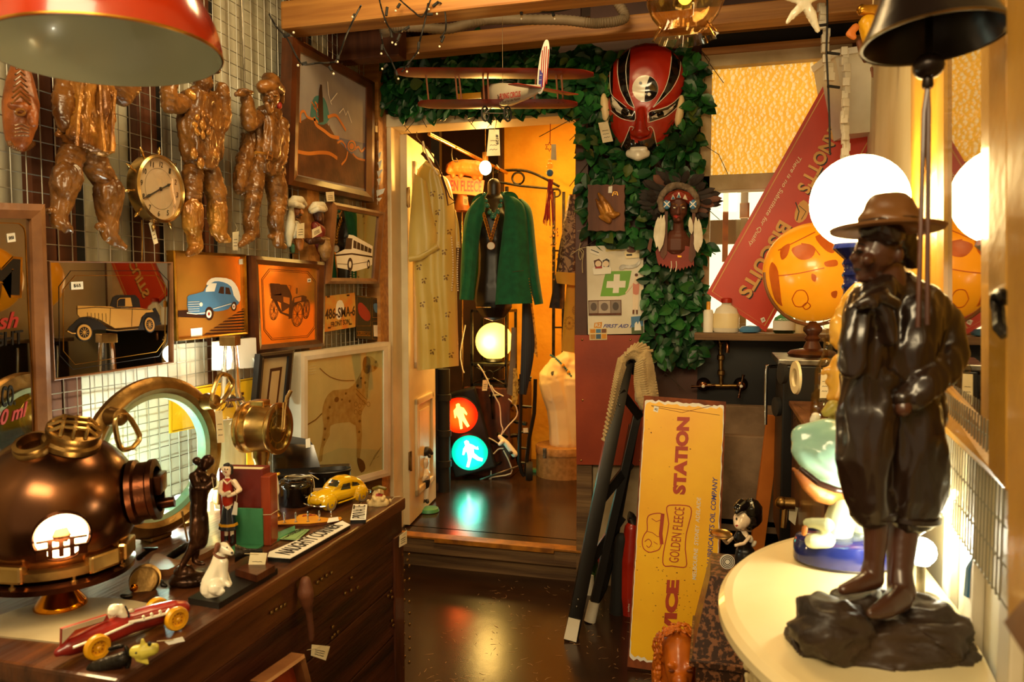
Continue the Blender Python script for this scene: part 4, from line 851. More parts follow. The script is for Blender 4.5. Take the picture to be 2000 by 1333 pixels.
def port(nm,az,el_,r,l,mat='brass_old',glow=False,bars=True):
    d=hd(az,el_); o=hc+d*(R_*.93); m=MB(mat); m.lathe([(r*.75,0),(r*1.12,.0),(r*1.12,.010),(r,.014),(r,l),(r*1.06,l+.003),(r*1.06,l+.012),(r*.8,l+.014),(r*.8,l-.01)],o,d,32); p=m.obj(nm,dh)
    if bars:
        x=d.orthogonal().normalized(); y=d.cross(x); q=MB('brass'); e=o+d*(l+.012)
        for s in(-.45,0,.45):
            for aa,bb in((x,y),(y,x)): h=r*.95*math.sqrt(max(.1,1-s*s)); q.tube([e+aa*s*r-bb*h,e+aa*s*r-bb*h*.6+d*.012,e+aa*s*r+bb*h*.6+d*.012,e+aa*s*r+bb*h],.0035,6)
        q.obj('grille',p)
    return p,o,d
port('top_port',28,66,.043,.02); port('side_port',72,6,.055,.032,'copper_dark',bars=False); port('rear_port',-30,62,.03,.006,'brass_old',bars=False)
d=hd(72,6); o=hc+d*.174; q=MB('copper_dark'); rt=d.cross(ZZ).normalized()
q.box(Fr(o,rt,ZZ),-.03,.03,-.006,.03,-.012,.012,.004); q.tube([o-ZZ*.03+d*.0,o-ZZ*.03+d*.03],.01,10); q.obj('wing_clamp',dh)
# lit front window: rays from the inside lamp through a barred opening
d=hd(2,-10); o=hc+d*(R_*.985); up=(ZZ-d*ZZ.dot(d)).normalized(); rt=up.cross(d).normalized(); H=Fr(o,rt,up)
m=MB('copper_dark'); m.lathe([(.044,-.008),(.046,.004),(.043,.006),(.040,.002)],o,d,40,caps=False); m.obj('front_rim',dh)
m=MB('lamp_warm'); m.add([H.pt(.040*math.cos(t*.2618),.040*math.sin(t*.2618),.001) for t in range(24)],[list(range(24))]); gp=m.obj('lit_window',dh,fixn=False)
m=MB('copper_dark')
for y0,y1 in((-.006,-.0025),(-.022,-.017)): m.box(H,-.038,.038,y0,y1,.002,.006)
for x0 in(-.018,-.0015,.0145): m.box(H,x0-.0035,x0+.004,-.036,-.0025,.002,.006)
m.box(H,-.038,-.022,-.036,-.018,.002,.006); m.box(H,.024,.038,-.036,-.018,.002,.006); m.obj('window_bars',dh)
lamp('POINT',H.pt(0,0,.05),1.6,(1,.72,.35),.03,name='helmet_glow')
for az in(35,70,-40): m=MB('brass'); d=hd(az,0); o=hb+d*.12; o.z=hz-.088; q=d.cross(ZZ).normalized(); m.box(Fr(o,q,ZZ),-.03,.03,-.018,.014,-.006,.014,.005); m.obj('locking_lug',dh)
for i in range(8):
    d=hd(i*45+10,0); q=MB('brass_old'); p=hb+d*.121; q.lathe([(.006,HZ+.012),(.006,HZ+.018),(.003,HZ+.02),(.003,HZ+.026)],(p.x,p.y,0),ZZ,6); q.obj('wing_nut',dh)
# brass bell-shaped foot in front of it, resting on the pale board
M('pale_board','#a89878','#8c7a5a',rough=.5,vs=6)
m=MB('pale_board'); m.poly(TT,[(-60,1225),(40,1188),(110,1172),(200,1168),(285,1178),(330,1200),(260,1240),(150,1256),(60,1249),(-60,1235)],.003,.003,3); m.top('leather_mat','pale grey oval mat under the copper helmet','mat')
# ---- tin racing car
a=TT.px(190,1290); b=TT.px(346,1232); u=(b-a).normalized(); CR=Fr(a,u,ZZ); rc=T('toy_racing_car','old red toy racing car with yellow wheels and a white driver','toy car',(a+b)/2)
w=-.032; m=MB(M('tin_red','#9c2014','#6e120a',rough=.3,vs=14,coat=.3))
m.ch(CR,[(p[0],p[1],p[2],w) for p in KC([(540,930,44),(650,880,82),(800,820,100),(1000,740,108),(1200,650,108),(1400,590,104),(1600,540,98),(1690,525,80)])]); bd=m.obj('body',rc,vox=.0032,it=2)
m=MB('red_gloss'); m=MB('tin_red'); m.prism([CR.px(x,y,w)-CR.w*.003 for x,y in KC([(560,900),(565,705),(990,575),(1010,620),(800,700),(640,790)])],CR.w*.006)
fn=m.obj('tail_fin',rc); m=MB(M('tin_cream','#b8a68a','#94826a',rough=.35,vs=9)); m.poly(CR,KC([(578,850),(582,715),(990,585),(960,640),(700,720)]),w+.0045,.001); m.obj('fin_panel',fn)
m=MB('resin_white'); m.ch(CR,[(p[0],p[1],p[2],w) for p in KC([(1060,530,56),(1055,545,52)])]); m.ch(CR,[(p[0],p[1],p[2],w) for p in KC([(1115,520,44),(1135,590,46),(1140,640,40)])]); m.ch(CR,[(p[0],p[1],p[2],w+.006) for p in KC([(1120,560,30),(1190,620,24),(1220,590,20)])]); m.obj('driver',rc,vox=.002,it=1)
m=MB('ink'); m.ch(CR,[(p[0],p[1],p[2],w+.012) for p in KC([(1165,500,8),(1195,560,8),(1200,620,8)])]); m.obj('steering_wheel',rc)
m=MB('tin_cream'); m.ch(CR,[(p[0],p[1],p[2],w) for p in KC([(1215,560,40),(1235,590,44)])]); m.obj('windscreen_cowl',rc,vox=.0025)
m=MB('resin_white'); m.prow(CR,[(p[0],p[1],w+.024) for p in KC([(680,885),(960,775),(1240,650)])],.0022)
m.prow(CR,[(p[0],p[1],w+.023) for p in KC([(1200,650),(1330,625),(1540,570),(1575,525)])],.0026)
for x,y in((1335,600),(1410,575),(1490,550)): m.prow(CR,[(p[0],p[1],w+.023) for p in KC([(x,y+35),(x+2,y),(x-6,y-10)])],.0024)
m.obj('exhaust_pipes',rc)
def wheel(par,o,ax,r,wd,mt,hub=None,spokes=0,nm='wheel',prof=None):
    m=MB(mt); m.lathe([(r*.55,-wd/2),(r*.9,-wd/2),(r,-wd*.25),(r,wd*.25),(r*.9,wd/2),(r*.6,wd/2),(r*.55,wd*.2)],o,ax,28); m.lathe([(r*.2,wd*.55),(r*.12,wd*.7),(0,wd*.7)],o,ax,14); m.lathe([(0,wd*.1),(r*.6,wd*.1)],o,ax,20); w_=m.obj(nm,par)
    if hub or spokes:
        x=ax.orthogonal().normalized(); y=ax.cross(x); q=MB(hub or 'tin_red')
        for k in range(spokes):
            t=2*math.pi*k/spokes; c=o+(x*math.cos(t)+y*math.sin(t))*r*.4+ax*wd*.14; q.sph(c,(r*.08,)*3,6)
        q.obj('spoke_holes',w_)
    return w_
M('wheel_yellow','#e0a010','#b87c08',rough=.35,vs=12)
for x,y,r in((190,1265,24.5),(345,1209,23)):
    for s in(0,1):
        k=depth(a if x<200 else b)/FPX; o=CR.px(x,y,0)-CR.w*(.068*s); wheel(rc,o,CR.w*(1 if s==0 else -1),r*k,.013,'wheel_yellow','tin_red',9)
# lock-shaped dark iron piece with yellow face (novelty bottle opener)
C4=upright(TT.px(230,1318)); bo=T('novelty_bottle_opener','small cast iron novelty opener with a yellow face lying behind the front trunk edge','ornament',TT.px(240,1318))
m=MB('cast_iron'); m.ch(C4,[(p[0],p[1],p[2],-.02) for p in KC([(870,1080,66),(960,1050,70),(1090,1010,72),(1150,990,74)])]); m.obj('top_hat',bo,vox=.0025,it=1,disp=.0008,dsc=150)
m=MB('cast_iron'); m.ch(C4,[(p[0],p[1],p[2],-.02) for p in KC([(1170,880,22),(1195,940,26),(1200,1020,26),(1180,1090,22)])]); m.ch(C4,[(p[0],p[1],p[2],-.036) for p in KC([(1130,870,26),(1080,880,24),(1020,900,20)])]); m.obj('hat_brim',bo,vox=.0025,it=1)
m=MB(M('face_yellow','#d8c850','#a89a34',rough=.4,vs=10)); m.ch(C4,[(p[0],p[1],p[2],-.02) for p in KC([(1260,920,58),(1330,920,72),(1420,900,58),(1440,880,40)])]); m.ch(C4,[(p[0],p[1],p[2],-.018) for p in KC([(1330,860,26),(1325,810,16)])]); m.ch(C4,[(p[0],p[1],p[2],-.018) for p in KC([(1290,985,34),(1350,1010,28),(1370,1030,18)])]); m.obj('face',bo,vox=.002,it=1)
m=MB('ink'); m.el(C4,*KC([(1390,850)])[0],4,5,-.002,3); m.el(C4,*KC([(1265,935)])[0],2.2,2.2,.0,2); m.obj('eye',bo)
price_tag(bo,C4,KC([(1530,830),(1695,785),(1718,825),(1570,860)]),-.012,KC([(1460,825)])[0],'white_card',False)
# ---- small things near the helmet
m=MB('cast_iron'); m.ch(upright(TT.px(300,1110)),[(p[0],p[1],p[2],0) for p in KS([(300,480,60),(400,400,50),(520,330,36),(640,300,28)])]); m.ch(upright(TT.px(300,1110)),[(p[0],p[1],p[2],.004) for p in KS([(380,300,22),(520,290,20)])]); m.top('iron_bird','small dark iron bird ornament beside the helmet, beak towards the porthole','ornament',vox=.003,it=1)
b=TT.px(345,1098); C5=upright(b); m=MB('cast_iron'); m.ch(C5,[(p[0],p[1],p[2],.0) for p in KS([(830,500,60),(950,420,80),(1100,320,80),(1180,250,60)])]); m.top('dark_stone','dark oblong stone lying on the tan bat behind the bronze figure','ornament',vox=.003,it=1,disp=.001,dsc=120)
m=MB('frame_mid'); m.poly(TT,KS([(480,640),(560,420),(700,400),(1000,520),(1250,430),(1660,240),(1700,290),(1350,470),(1050,590),(850,690),(650,690)]),.014,.014,2); m.top('wooden_bat','tan wooden bat lying behind the bronze figure','ornament')
b=TT.px(290,1150); C6=Fr(b+ZZ*.02,(RR*.9+FH*.2),(ZZ*.85+FH*.5)); m=MB('brass_old'); p=C6.px(*KS([(395,910)])[0]); m.lathe([(.026,-.004),(.028,0),(.026,.004),(.022,.003),(0,.003)],p,C6.w,28); m.lathe([(.004,-.004),(.004,-.02)],p,C6.w,8); m.lathe([(.0,-.006),(.03,-.004),(.03,-.003)],p+C6.v*.004,C6.w,28); m.top('brass_compass','small round brass compass tilted up beside the helmet base','compass')
m=MB('gold_shine'); p=TT.px(*KS([(205,1110)])[0]); m.sph(p+ZZ*.008,.008,12); m.top('brass_ball','small brass ball left of the tilted compass','ornament')
m=MB('cast_iron'); m.ch(C6,[(p[0],p[1],p[2],.02) for p in KS([(720,900,30),(740,980,50),(800,1000,40)])]); m.ch(C6,[(p[0],p[1],p[2],.03) for p in KS([(-20,1180,40),(60,1200,50),(150,1190,40)])]); m.top('iron_fittings','loose dark iron fittings at the helmet base','ironware',vox=.0025,it=1)
# bronze barefoot figure on a rock
b=TT.px(385,1142); C7=upright(b); bf=T('bronze_figure','dark bronze figure of a barefoot child with folded arms on a rock','figurine',b)
def chz(mb,fr,pp,conv,w0=0): return mb.ch(fr,[(p[0],p[1],p[2],(p[3] if len(p)>3 else 0)+w0) for p in conv(pp)])
m=MB('bronze')
for c_ in([(285,165,36,.0),(275,185,30,.002)],[(240,225,24,0),(262,195,20,0)],[(228,165,24,-.005)],[(245,255,46,0),(240,310,52,0),(240,380,44,0),(236,440,44,0)],[(215,250,30,.01),(230,300,24,.03),(290,300,22,.035),(315,270,16,.03)],[(265,250,28,-.005),(310,290,22,.012),(312,245,17,.02)],[(240,460,46,0),(240,540,52,0),(242,590,44,0)],[(215,590,26,.004),(195,640,22,.008),(165,690,19,.01),(150,718,15,.014),(138,742,12,.016)],[(225,600,22,-.005),(222,655,20,-.008),(215,690,16,-.008),(240,705,13,-.004),(268,708,9,0)]): chz(m,C7,c_,K3)
m.el(C7,*K3([(185,790)])[0],38,16,0,30); m.el(C7,*K3([(140,800)])[0],22,14,.005,18); m.el(C7,*K3([(160,750)])[0],20,14,.004,16); m.el(C7,*K3([(240,800)])[0],22,12,-.005,20)
m.obj('body',bf,vox=.0028,it=1,disp=.0012,dsc=110)
m=MB('brass_old'); m.prow(C7,[(p[0],p[1],.02) for p in K3([(150,430),(162,500),(180,590)])],.002); m.obj('rod',bf)
price_tag(bf,C7,K3([(297,380),(318,380),(322,450),(296,452)]),.035,K3([(308,250)])[0],'white_card',False)
# ---- white dog beside a horn, on a black board
q=K3([(182,888),(345,916),(655,732),(520,690)]); m=MB('black'); m.poly(TT,q,.012,.012); m.top('black_plinth','thin black board under the white dog and the horn','plinth')
b=TT.px(*K3([(310,880)])[0],.012); C8=upright(b); dg=T('ceramic_dog','seated white ceramic dog with a brown collar, looking at a dark horn','figurine',b)
m=MB('resin_white')
for c_ in([(368,625,33,0),(395,640,22,.004),(412,652,15,.006)],[(350,660,32,0),(340,720,42,0),(305,800,50,0),(292,840,46,0)],[(365,700,30,.004),(372,760,20,.006),(380,805,15,.006),(398,822,13,.01)],[(350,710,28,-.012),(392,790,14,-.012),(405,815,12,-.008)],[(330,830,44,.014),(350,860,20,.018),(366,852,13,.02)],[(300,860,36,.0),(345,868,16,.012)],[(272,850,14,-.01),(255,810,9,-.012)]): chz(m,C8,c_,K3)
m.obj('body',dg,vox=.0022,it=2)
m=MB('stud'); chz(m,C8,[(338,610,16,.012),(330,640,13,.014)],K3); chz(m,C8,[(385,595,10,-.01),(395,612,9,-.012)],K3); m.obj('ear',dg,vox=.0018)
m=MB('ink'); m.el(C8,*K3([(414,650)])[0],2.6,2.2,.011,2.5); m.el(C8,*K3([(388,622)])[0],1.6,1.6,.015,1.6); m.obj('nose_and_eye',dg)
m=MB('stud'); p=C8.px(*K3([(352,660)])[0]); m.lathe([(.0135,-.002),(.0148,0),(.0135,.002)],p,(ZZ+RR*.5),24); m.obj('collar',dg)
hb2=TT.px(*K3([(560,735)])[0],.012); C9=upright(TT.px(*K3([(470,720)])[0],.012)); hn=T('toy_horn','small dark metal gramophone horn on a block beside the ceramic dog','ornament',hb2)
m=MB('cast_iron'); m.shell([(.020,0),(.013,.012),(.008,.024),(.006,.04),(.005,.055)],C9.px(*K3([(430,652)])[0],.006),RR*.9+FH*.3-ZZ*.02,24,t=.0015); m.obj('horn',hn)
m=MB('dwood2'); qq=K3([(430,735),(545,770),(640,715),(530,690)]); m.poly(TT,qq,.026,.014); m.obj('block',hn); price_tag(hn,C9,K3([(510,650),(600,652),(580,762),(493,760)]),.03,K3([(480,655)])[0])
# ---- figurine of a woman in a red top
b=TT.px(446,1074); C10=upright(b); wo=T('woman_figurine','painted figurine of a woman in red top and long navy skirt, arms crossed','figurine',b)
m=MB(M('porcelain','#f0dcc0','#e2c8a6',rough=.2,vs=6,coat=.4))
for c_ in([(383,210,27,0),(388,228,20,.002)],[(390,250,12,0),(390,275,22,0),(390,330,28,0),(392,380,24,0),(398,440,22,0)],[(362,280,15,.002),(350,325,13,.008),(372,345,11,.02),(400,330,10,.026)],[(425,275,16,0),(456,318,13,.004),(425,338,11,.018),(395,350,10,.024)],[(385,500,12,0),(384,560,10,0)],[(412,500,12,0),(415,560,10,0)]): chz(m,C10,c_,K3)
m.el(C10,*K3([(372,214)])[0],2.2,2.2,.013,3); wb=m.obj('body',wo,vox=.0016,it=1)
m=MB('red_gloss'); chz(m,C10,[(390,275,24,.0015),(388,330,31,.001),(390,385,27,.001)],K3); m.obj('top',wo,vox=.002,it=1)
m=MB('porcelain'); m.prow(C10,[(p[0],p[1],.019) for p in K3([(365,262),(388,285),(412,265)])],.0022); m.obj('collar_trim',wo)
m=MB(M('navy','#161a2a','#0c0f1a',rough=.25,coat=.3)); p0=C10.px(*K3([(392,395)])[0]); kk=depth(p0)/FPX/2.704
m.lathe([(24*kk,0),(30*kk,-30*kk),(40*kk,-90*kk),(48*kk,-130*kk),(42*kk,-134*kk),(20*kk,-130*kk)],p0,ZZ,24,ell=.8,u=RR,rim=lambda k,t:1+.06*math.sin(8*t)*(k>1)); m.m('wheel_yellow'); m.lathe([(43.5*kk,-98*kk),(46*kk,-108*kk),(46*kk,-112*kk)],p0,ZZ,24,ell=.8,u=RR,rim=lambda k,t:1.03+.06*math.sin(8*t)); m.obj('skirt',wo)
m=MB('ink'); chz(m,C10,[(402,200,20,-.008),(408,225,14,-.008)],K3); chz(m,C10,[(375,188,9,.004),(392,184,12,.002)],K3); m.obj('hair',wo,vox=.0018)
m=MB('ink'); m.el(C10,*K3([(376,208)])[0],1.3,1.5,.0165,1.5); m.el(C10,*K3([(390,209)])[0],1.3,1.5,.017,1.5); m.m('red_ink').el(C10,*K3([(381,224)])[0],2.2,.9,.0145,1.2); m.obj('face_paint',wo)
m=MB('ink'); chz(m,C10,[(384,560,11,0),(384,590,11,0),(378,600,9,.008)],K3); chz(m,C10,[(416,555,11,0),(417,585,11,0),(414,596,9,.008)],K3); m.obj('boots',wo,vox=.002)
price_tag(wo,C10,K3([(412,385),(428,378),(444,388),(440,452),(412,448)])[1:],.03,K3([(425,310)])[0],'white_card',False)
# ---- book, green bookend, red wooden bookend
b=TT.px(*K3([(470,600)])[0]); u=(RR*.985-FH*.1); BK=Fr(b,u,ZZ)
q=K3([(345,205),(570,235),(572,600),(350,585)]); m=MB('black'); bkf=BK.off(-.02)
m=MB(M('maroon','#7a2418','#561610',rough=.45,vs=9)); z0=.004
A_=BK.ab(BK.px(*q[0]));B_=BK.ab(BK.px(*q[1])); top=max(A_[1],B_[1])
bk=T('maroon_book','upright maroon hardback book behind the figurine in a red top','book',BK.pt((A_[0]+B_[0])/2,0,-.02))
m.box(BK,A_[0],B_[0],.0,top,-.004,0,.001); m.box(BK,A_[0],B_[0],0,top,-.046,-.042,.001); m.box(BK,B_[0]-.004,B_[0]+.002,0,top,-.045,-.001,.002); m.obj('cover',bk); m=MB('paper'); m.box(BK,A_[0]+.004,B_[0]-.005,.003,top-.004,-.042,-.004); m.obj('pages',bk)
q=K3([(430,415),(562,410),(575,605),(430,600)]); gb=MB(M('green_plastic','#4c9a6c','#37784f',rough=.35,vs=8)); A_=BK.ab(BK.px(*q[0],.02));B_=BK.ab(BK.px(*q[2],.02)); gb.box(BK,A_[0],B_[0],0,A_[1],.012,.018,.001); gb.box(BK,A_[0],B_[0],0,.005,.012,.07,.001)
gb.top('green_bookend','green metal bookend in front of the maroon book','bookend')
m=MB(M('redwood','#9c3c18','#6e2410',rough=.35,vs=7,stretch=(3,3,.6),coat=.3)); A_=BK.ab(BK.px(*K3([(572,235)])[0])); B_=BK.ab(BK.px(*K3([(632,600)])[0])); rb=T('red_wood_bookend','reddish wooden upright bookend tied with string right of the maroon book','bookend',BK.pt((A_[0]+B_[0])/2,0,0)); m.box(BK,A_[0]+.001,B_[0],0,A_[1]-.002,-.03,.012,.003); m.obj('upright',rb)
m=MB('string'); z=BK.ab(BK.px(*K3([(600,440)])[0]))[1]; m.tube([BK.pt(A_[0]-.001,z,-.032),BK.pt(B_[0]+.002,z,-.032),BK.pt(B_[0]+.002,z+.001,.014),BK.pt(A_[0]-.001,z-.001,.014)],.001,6,closed=True); m.obj('string',rb)
q=KN([(110,430),(400,330),(400,440),(105,540)]); m=MB('green_plastic'); m.poly(TT,KN([(105,545),(110,450),(400,335),(402,400)]),.006,.006); m.top('green_block','low green bookend foot right of the red wooden bookend','bookend')
m=MB('thin_white') if 'thin_white' in MATS else MB('resin_white'); C11=upright(TT.px(530,1000)); chz(m,C11,[(565,195,22,0),(600,180,18,0)],K3); chz(m,C11,[(630,250,24,-.004),(640,290,22,0),(650,330,16,0)],K3); sgl=T('bird_ornament','white porcelain seabird with a yellow beak behind the red wooden bookend','figurine',C11.pt(0,0,0)); chz(m,C11,[(630,330,26,0),(640,420,24,0),(640,500,20,0)],K3); m.obj('body',sgl,vox=.0025); m=MB('wheel_yellow'); chz(m,C11,[(638,240,9,.01),(662,232,7,.014)],K3); m.obj('beak',sgl)
# ---- signs lying on the lid
def lying(name,label,q,h,face,edge,txt,tq,tmat='ink',cat='sign',conv=KN,bold=.02,border=None):
    pp=conv(q); s=T(name,label,cat,sum([TT.px(*p,0) for p in pp],Vector())/len(pp)); m=MB(edge); m.poly(TT,pp,h-.0015,h-.0015); m.obj('backing',s)
    m=MB(face); c=TT.px(*[sum(p[i] for p in pp)/len(pp) for i in(0,1)]); m.poly(TT,pp,h,.0015); m.obj('face',s)
    if txt:
        bl,br,tl=conv(tq); m=MB(tmat); m.tpx(TT,txt,bl,br,tl,h+.0004,bold); 
        if border: m.line(TT,conv(border),1,h+.0004,closed=True)
        m.obj('lettering',s)
    return s
lying('naughty_corner_sign','long white sign reading NAUGHTY CORNER lying along the trunk edge',[(40,705),(1060,268),(1172,325),(335,792),(20,770)],.012,'white_card','black','NAUGHTY CORNER',[(330,750),(1075,335),(115,715)],bold=.01)
s=lying('private_sign','small white sign reading PRIVATE lying near the far trunk corner',[(1215,38),(1410,40),(1390,250),(1172,255)],.012,'white_card','black','PRIVATE',[(1375,236),(1385,55),(1195,236)],bold=.0)
m=MB('steel'); m.prow(TT,[(p[0],p[1],.012) for p in KN([(1310,40),(1330,15),(1290,5),(1275,20)])],.0012); m.obj('hook',s)
lying('green_sign','small green sign with dark lettering lying behind the long white sign',[(165,520),(420,385),(605,390),(440,535)],.004,M('sign_green','#8fb878','#779e62',rough=.5),'black','SEYBORN',[(260,510),(505,405),(330,440)],bold=.0,border=[(230,518),(430,398),(560,402),(410,522)])
hq=[(150,320),(160,275),(400,240),(450,190),(580,165),(700,185),(740,215),(860,230),(1040,215),(1058,240),(1030,262),(600,305)]
hk=lying('hook_rack','yellow shell-shaped hook rack with five metal hooks lying on the trunk','' or hq,.008,M('hook_yellow','#e09a18','#c47c0c',rough=.4,vs=12),'rust','SHELL',[(500,215),(690,195),(510,190)],'red_ink','hook rack',bold=.02)
for x,y,y2 in((258,300,150),(414,290,145),(584,285,135),(742,265,125),(908,215,130)):
    q=KN([(x,y)])[0]; p=TT.px(*q,.008); k=depth(p)/FPX/7.143; m=MB('chrome'); h=(y-y2)*k; m.tube([p,p+ZZ*h*.3,p+ZZ*h*.55,p+ZZ*h*.8,p+ZZ*h],[.0013,.0013,.0022,.003,.0012],8); m.lathe([(.004,0),(.004,.002),(.0015,.003)],p,ZZ,10); m.obj('hook',hk)
m=MB('white_card'); m.poly(TT,KN([(870,235),(1000,215),(1015,268),(848,298)]),.010,.0006); m.obj('price_sticker',hk)
# ---- yellow toy beetle-shaped car
a=TT.px(646.5,999); b=TT.px(708,980.6); u=(b-a); wb_=u.length; u.normalize(); VF=Fr(a,u,ZZ); vw=T('toy_beetle_car','yellow die-cast model of a rounded old saloon car on the trunk','toy car',(a+b)/2-VF.w*wb_*.25)
S=wb_; cw=-.3*S
m=MB(M('car_yellow','#e6b80c','#cf9c06',rough=.16,vs=3,coat=.7))
sec=lambda L:[(p[0]*S,p[1]*S,p[2]*S,p[3]*S,cw) for p in L]
loft(m,VF,sec([(-.30,.10,.19,.3),(-.24,.19,.15,.38),(-.1,.22,.13,.43),(.1,.25,.12,.47),(.3,.28,.11,.48),(.6,.29,.11,.48),(.9,.27,.12,.48),(1.1,.23,.14,.44),(1.25,.18,.17,.38),(1.34,.1,.2,.3)]),20,2.4)
loft(m,VF,sec([(.14,.19,.38,.46),(.24,.22,.38,.58),(.36,.23,.38,.67),(.55,.235,.38,.71),(.75,.225,.38,.69),(.95,.20,.38,.62),(1.12,.16,.36,.52),(1.24,.12,.34,.42)]),20,2.3)
for s_ in(0,1):
    for sd in(-1,1):
        f=Fr(VF.pt(s_*S,.2*S,cw+sd*.25*S),VF.u,VF.v); m.sph(f.O,(.24*S,.10*S,.2*S),14,Matrix((f.u,f.w,f.v)).transposed())
bd=m.obj('body',vw,vox=.0022,it=2); bv=wbvh(bd)
m=MB(M('car_glass','#3a3a2c','#22221a',rough=.06,coat=.5)); f0=VF.off(cw)
KV=K5
for pp in([(870,1030),(895,990),(945,998),(930,1040)],[(950,1060),(965,1020),(1010,1010),(1015,1050)],[(1025,1035),(1025,1005),(1060,1008),(1075,1025)]): decal(bv,m,VF,KV(pp),0,.0008,.004)
m.obj('windows',vw,fixn=False)
m=MB('chrome'); 
for x,y in((843,1127),(762,1095)): m.el(VF,*KV([(x,y)])[0],3.2,4,cw+(.14*S if x>800 else -.1*S),3.4)
m.obj('headlamps',vw); m=MB('chrome'); f=VF
m.tube([f.pt(-.2*S,.17*S,cw+.36*S),f.pt(-.33*S,.17*S,cw+.26*S),f.pt(-.38*S,.17*S,cw),f.pt(-.33*S,.17*S,cw-.26*S)],.024*S,8); m.tube([f.pt(1.2*S,.19*S,cw+.34*S),f.pt(1.36*S,.19*S,cw+.2*S),f.pt(1.4*S,.19*S,cw),f.pt(1.36*S,.19*S,cw-.2*S)],.022*S,8); m.obj('bumper',vw)
for s_ in(0,1):
    for sd in(-1,1): wheel(vw,VF.pt(s_*S,.15*S,cw+sd*.29*S),VF.w*sd,.15*S,.09*S,M('tyre_grey','#8a7454','#6a563c',rough=.7) if 'tyre_grey' not in MATS else 'tyre_grey','black',6)
m=MB('car_yellow'); m.prow(VF,[(p[0],p[1],cw+.27*S) for p in KV([(935,1145),(1010,1120),(1070,1095)])],.0022); m.obj('running_board',vw)
# laughing face ornament with dark glasses
b=TT.px(742,990); C12=upright(b); fo=T('laughing_face_ornament','cream laughing face ornament lying on its back at the far trunk corner','ornament',b)
m=MB(M('plaster_cream','#e0c48a','#c4a468',rough=.4,vs=10)); chz(m,C12,[(1150,1150,26,-.01),(1195,1135,52,-.015),(1240,1140,28,-.01)],K5); chz(m,C12,[(1195,1090,40,-.02),(1200,1060,30,-.03)],K5); chz(m,C12,[(1200,1060,9,.005),(1202,1075,9,.006)],K5); chz(m,C12,[(1130,1130,12,-.03),(1130,1140,10,-.03)],K5); chz(m,C12,[(1272,1125,12,-.03),(1275,1135,10,-.03)],K5); chz(m,C12,[(1165,1105,14,.0),(1175,1120,14,.003)],K5); chz(m,C12,[(1232,1105,14,.0),(1222,1120,14,.003)],K5); fb=m.obj('face',fo,vox=.002,it=1); bv=wbvh(fb)
m=MB('red_ink'); decal(bv,m,C12,K5([(1178,1085),(1200,1078),(1225,1086),(1222,1100),(1180,1100)]),0,.0006,.003); m.obj('mouth',fo,fixn=False); m=MB(M('glasses','#7a6a1c','#4a400e',rough=.2)); chz(m,C12,[(1165,1050,12,-.012),(1200,1038,12,-.012),(1240,1050,12,-.012)],K5); m.obj('eyeglasses',fo,vox=.002)
m=MB('string'); m.prow(C12,[(p[0],p[1],0) for p in K5([(1275,1130),(1300,1105),(1340,1098)])],.001); m.obj('string',fo)
# ---- black gramophone case with open lid
b=TT.px(575,985); case=Fr(b,(RR*.97+FH*.24),ZZ); gm=T('black_case','black leatherette case with its lid propped open behind the model car','case',b-FH*.0)
l,r=case.ab(case.px(540,985))[0],case.ab(case.px(690,985))[0]
CB=Fr(P(600,975,2.30),RR*.98+FH*.2,ZZ); CB=Fr((CB.O.x,CB.O.y,TZ),CB.u,ZZ)
m=MB('black'); m.box(CB,-.10,.13,0,.045,-.10,.03,.004); m.obj('base',gm)
q=K5([(525,790),(600,715),(775,765),(830,950),(700,960),(520,900)]); CL=Fr(CB.pt(0,.045,-.06),CB.u,ZZ*.95-FH*.0+FH*.3); m=MB('blackgloss'); pts=[CL.px(x,y,0) for x,y in K5([(512,815),(610,755),(775,765),(832,955),(520,950)])]; m.prism(pts,CL.w*-.03); lid=m.obj('lid',gm); price_tag(gm,CL,K5([(722,728),(752,720),(755,780),(724,785)]),.004,None,'white_card',False)
m=MB('black'); m.prism([CL.px(x,y,.0) for x,y in K5([(605,712),(630,708),(745,728),(772,765),(610,758)])],CL.w*-.04); m.obj('lid_rim',gm)
# round black tin tied with string + long black pan
b=TT.px(578,985); k=depth(b)/FPX; m=MB('blackgloss'); r0=33*k; tn=T('round_black_tin','round glossy black tin tied with string in front of the open case','tin',b)
m.lathe([(r0*.9,0),(r0,.006),(r0*1.0,.05),(r0*1.03,.052),(r0*1.03,.062),(r0*.9,.070),(r0*.62,.072),(r0*.6,.076),(0,.077)],b,ZZ,36); m.obj('tin',tn); m=MB('steel'); m.lathe([(r0*.6,.0765),(r0*.64,.078),(r0*.66,.0765)],b,ZZ,36,caps=False); m.obj('rim',tn)
m=MB('string'); m.tube([b+ZZ*.079+RR*-.02,b+ZZ*.079+RR*.02,b+ZZ*.075+RR*r0*1.02,b+ZZ*.03+RR*r0*1.06,b+ZZ*.028+RR*r0*.8-FH*r0*.75],.0016,6,sm=3); m.tube([b+ZZ*.08+RR*.02,b+ZZ*.083+RR*.045,b+ZZ*.07+RR*.065],.0016,6); m.obj('string',tn)
m=MB('black'); p=P(645,950,2.25); p.z=TZ+.05; m.lathe([(.0,-.004),(.06,-.002),(.066,.012),(.063,.014),(.058,.002),(0,0)],p,ZZ,36,ell=.6); m.lathe([(.02,-.05),(.02,0)],p,ZZ,12); m.top('black_pan','shallow black oval pan right of the round black tin','pan')
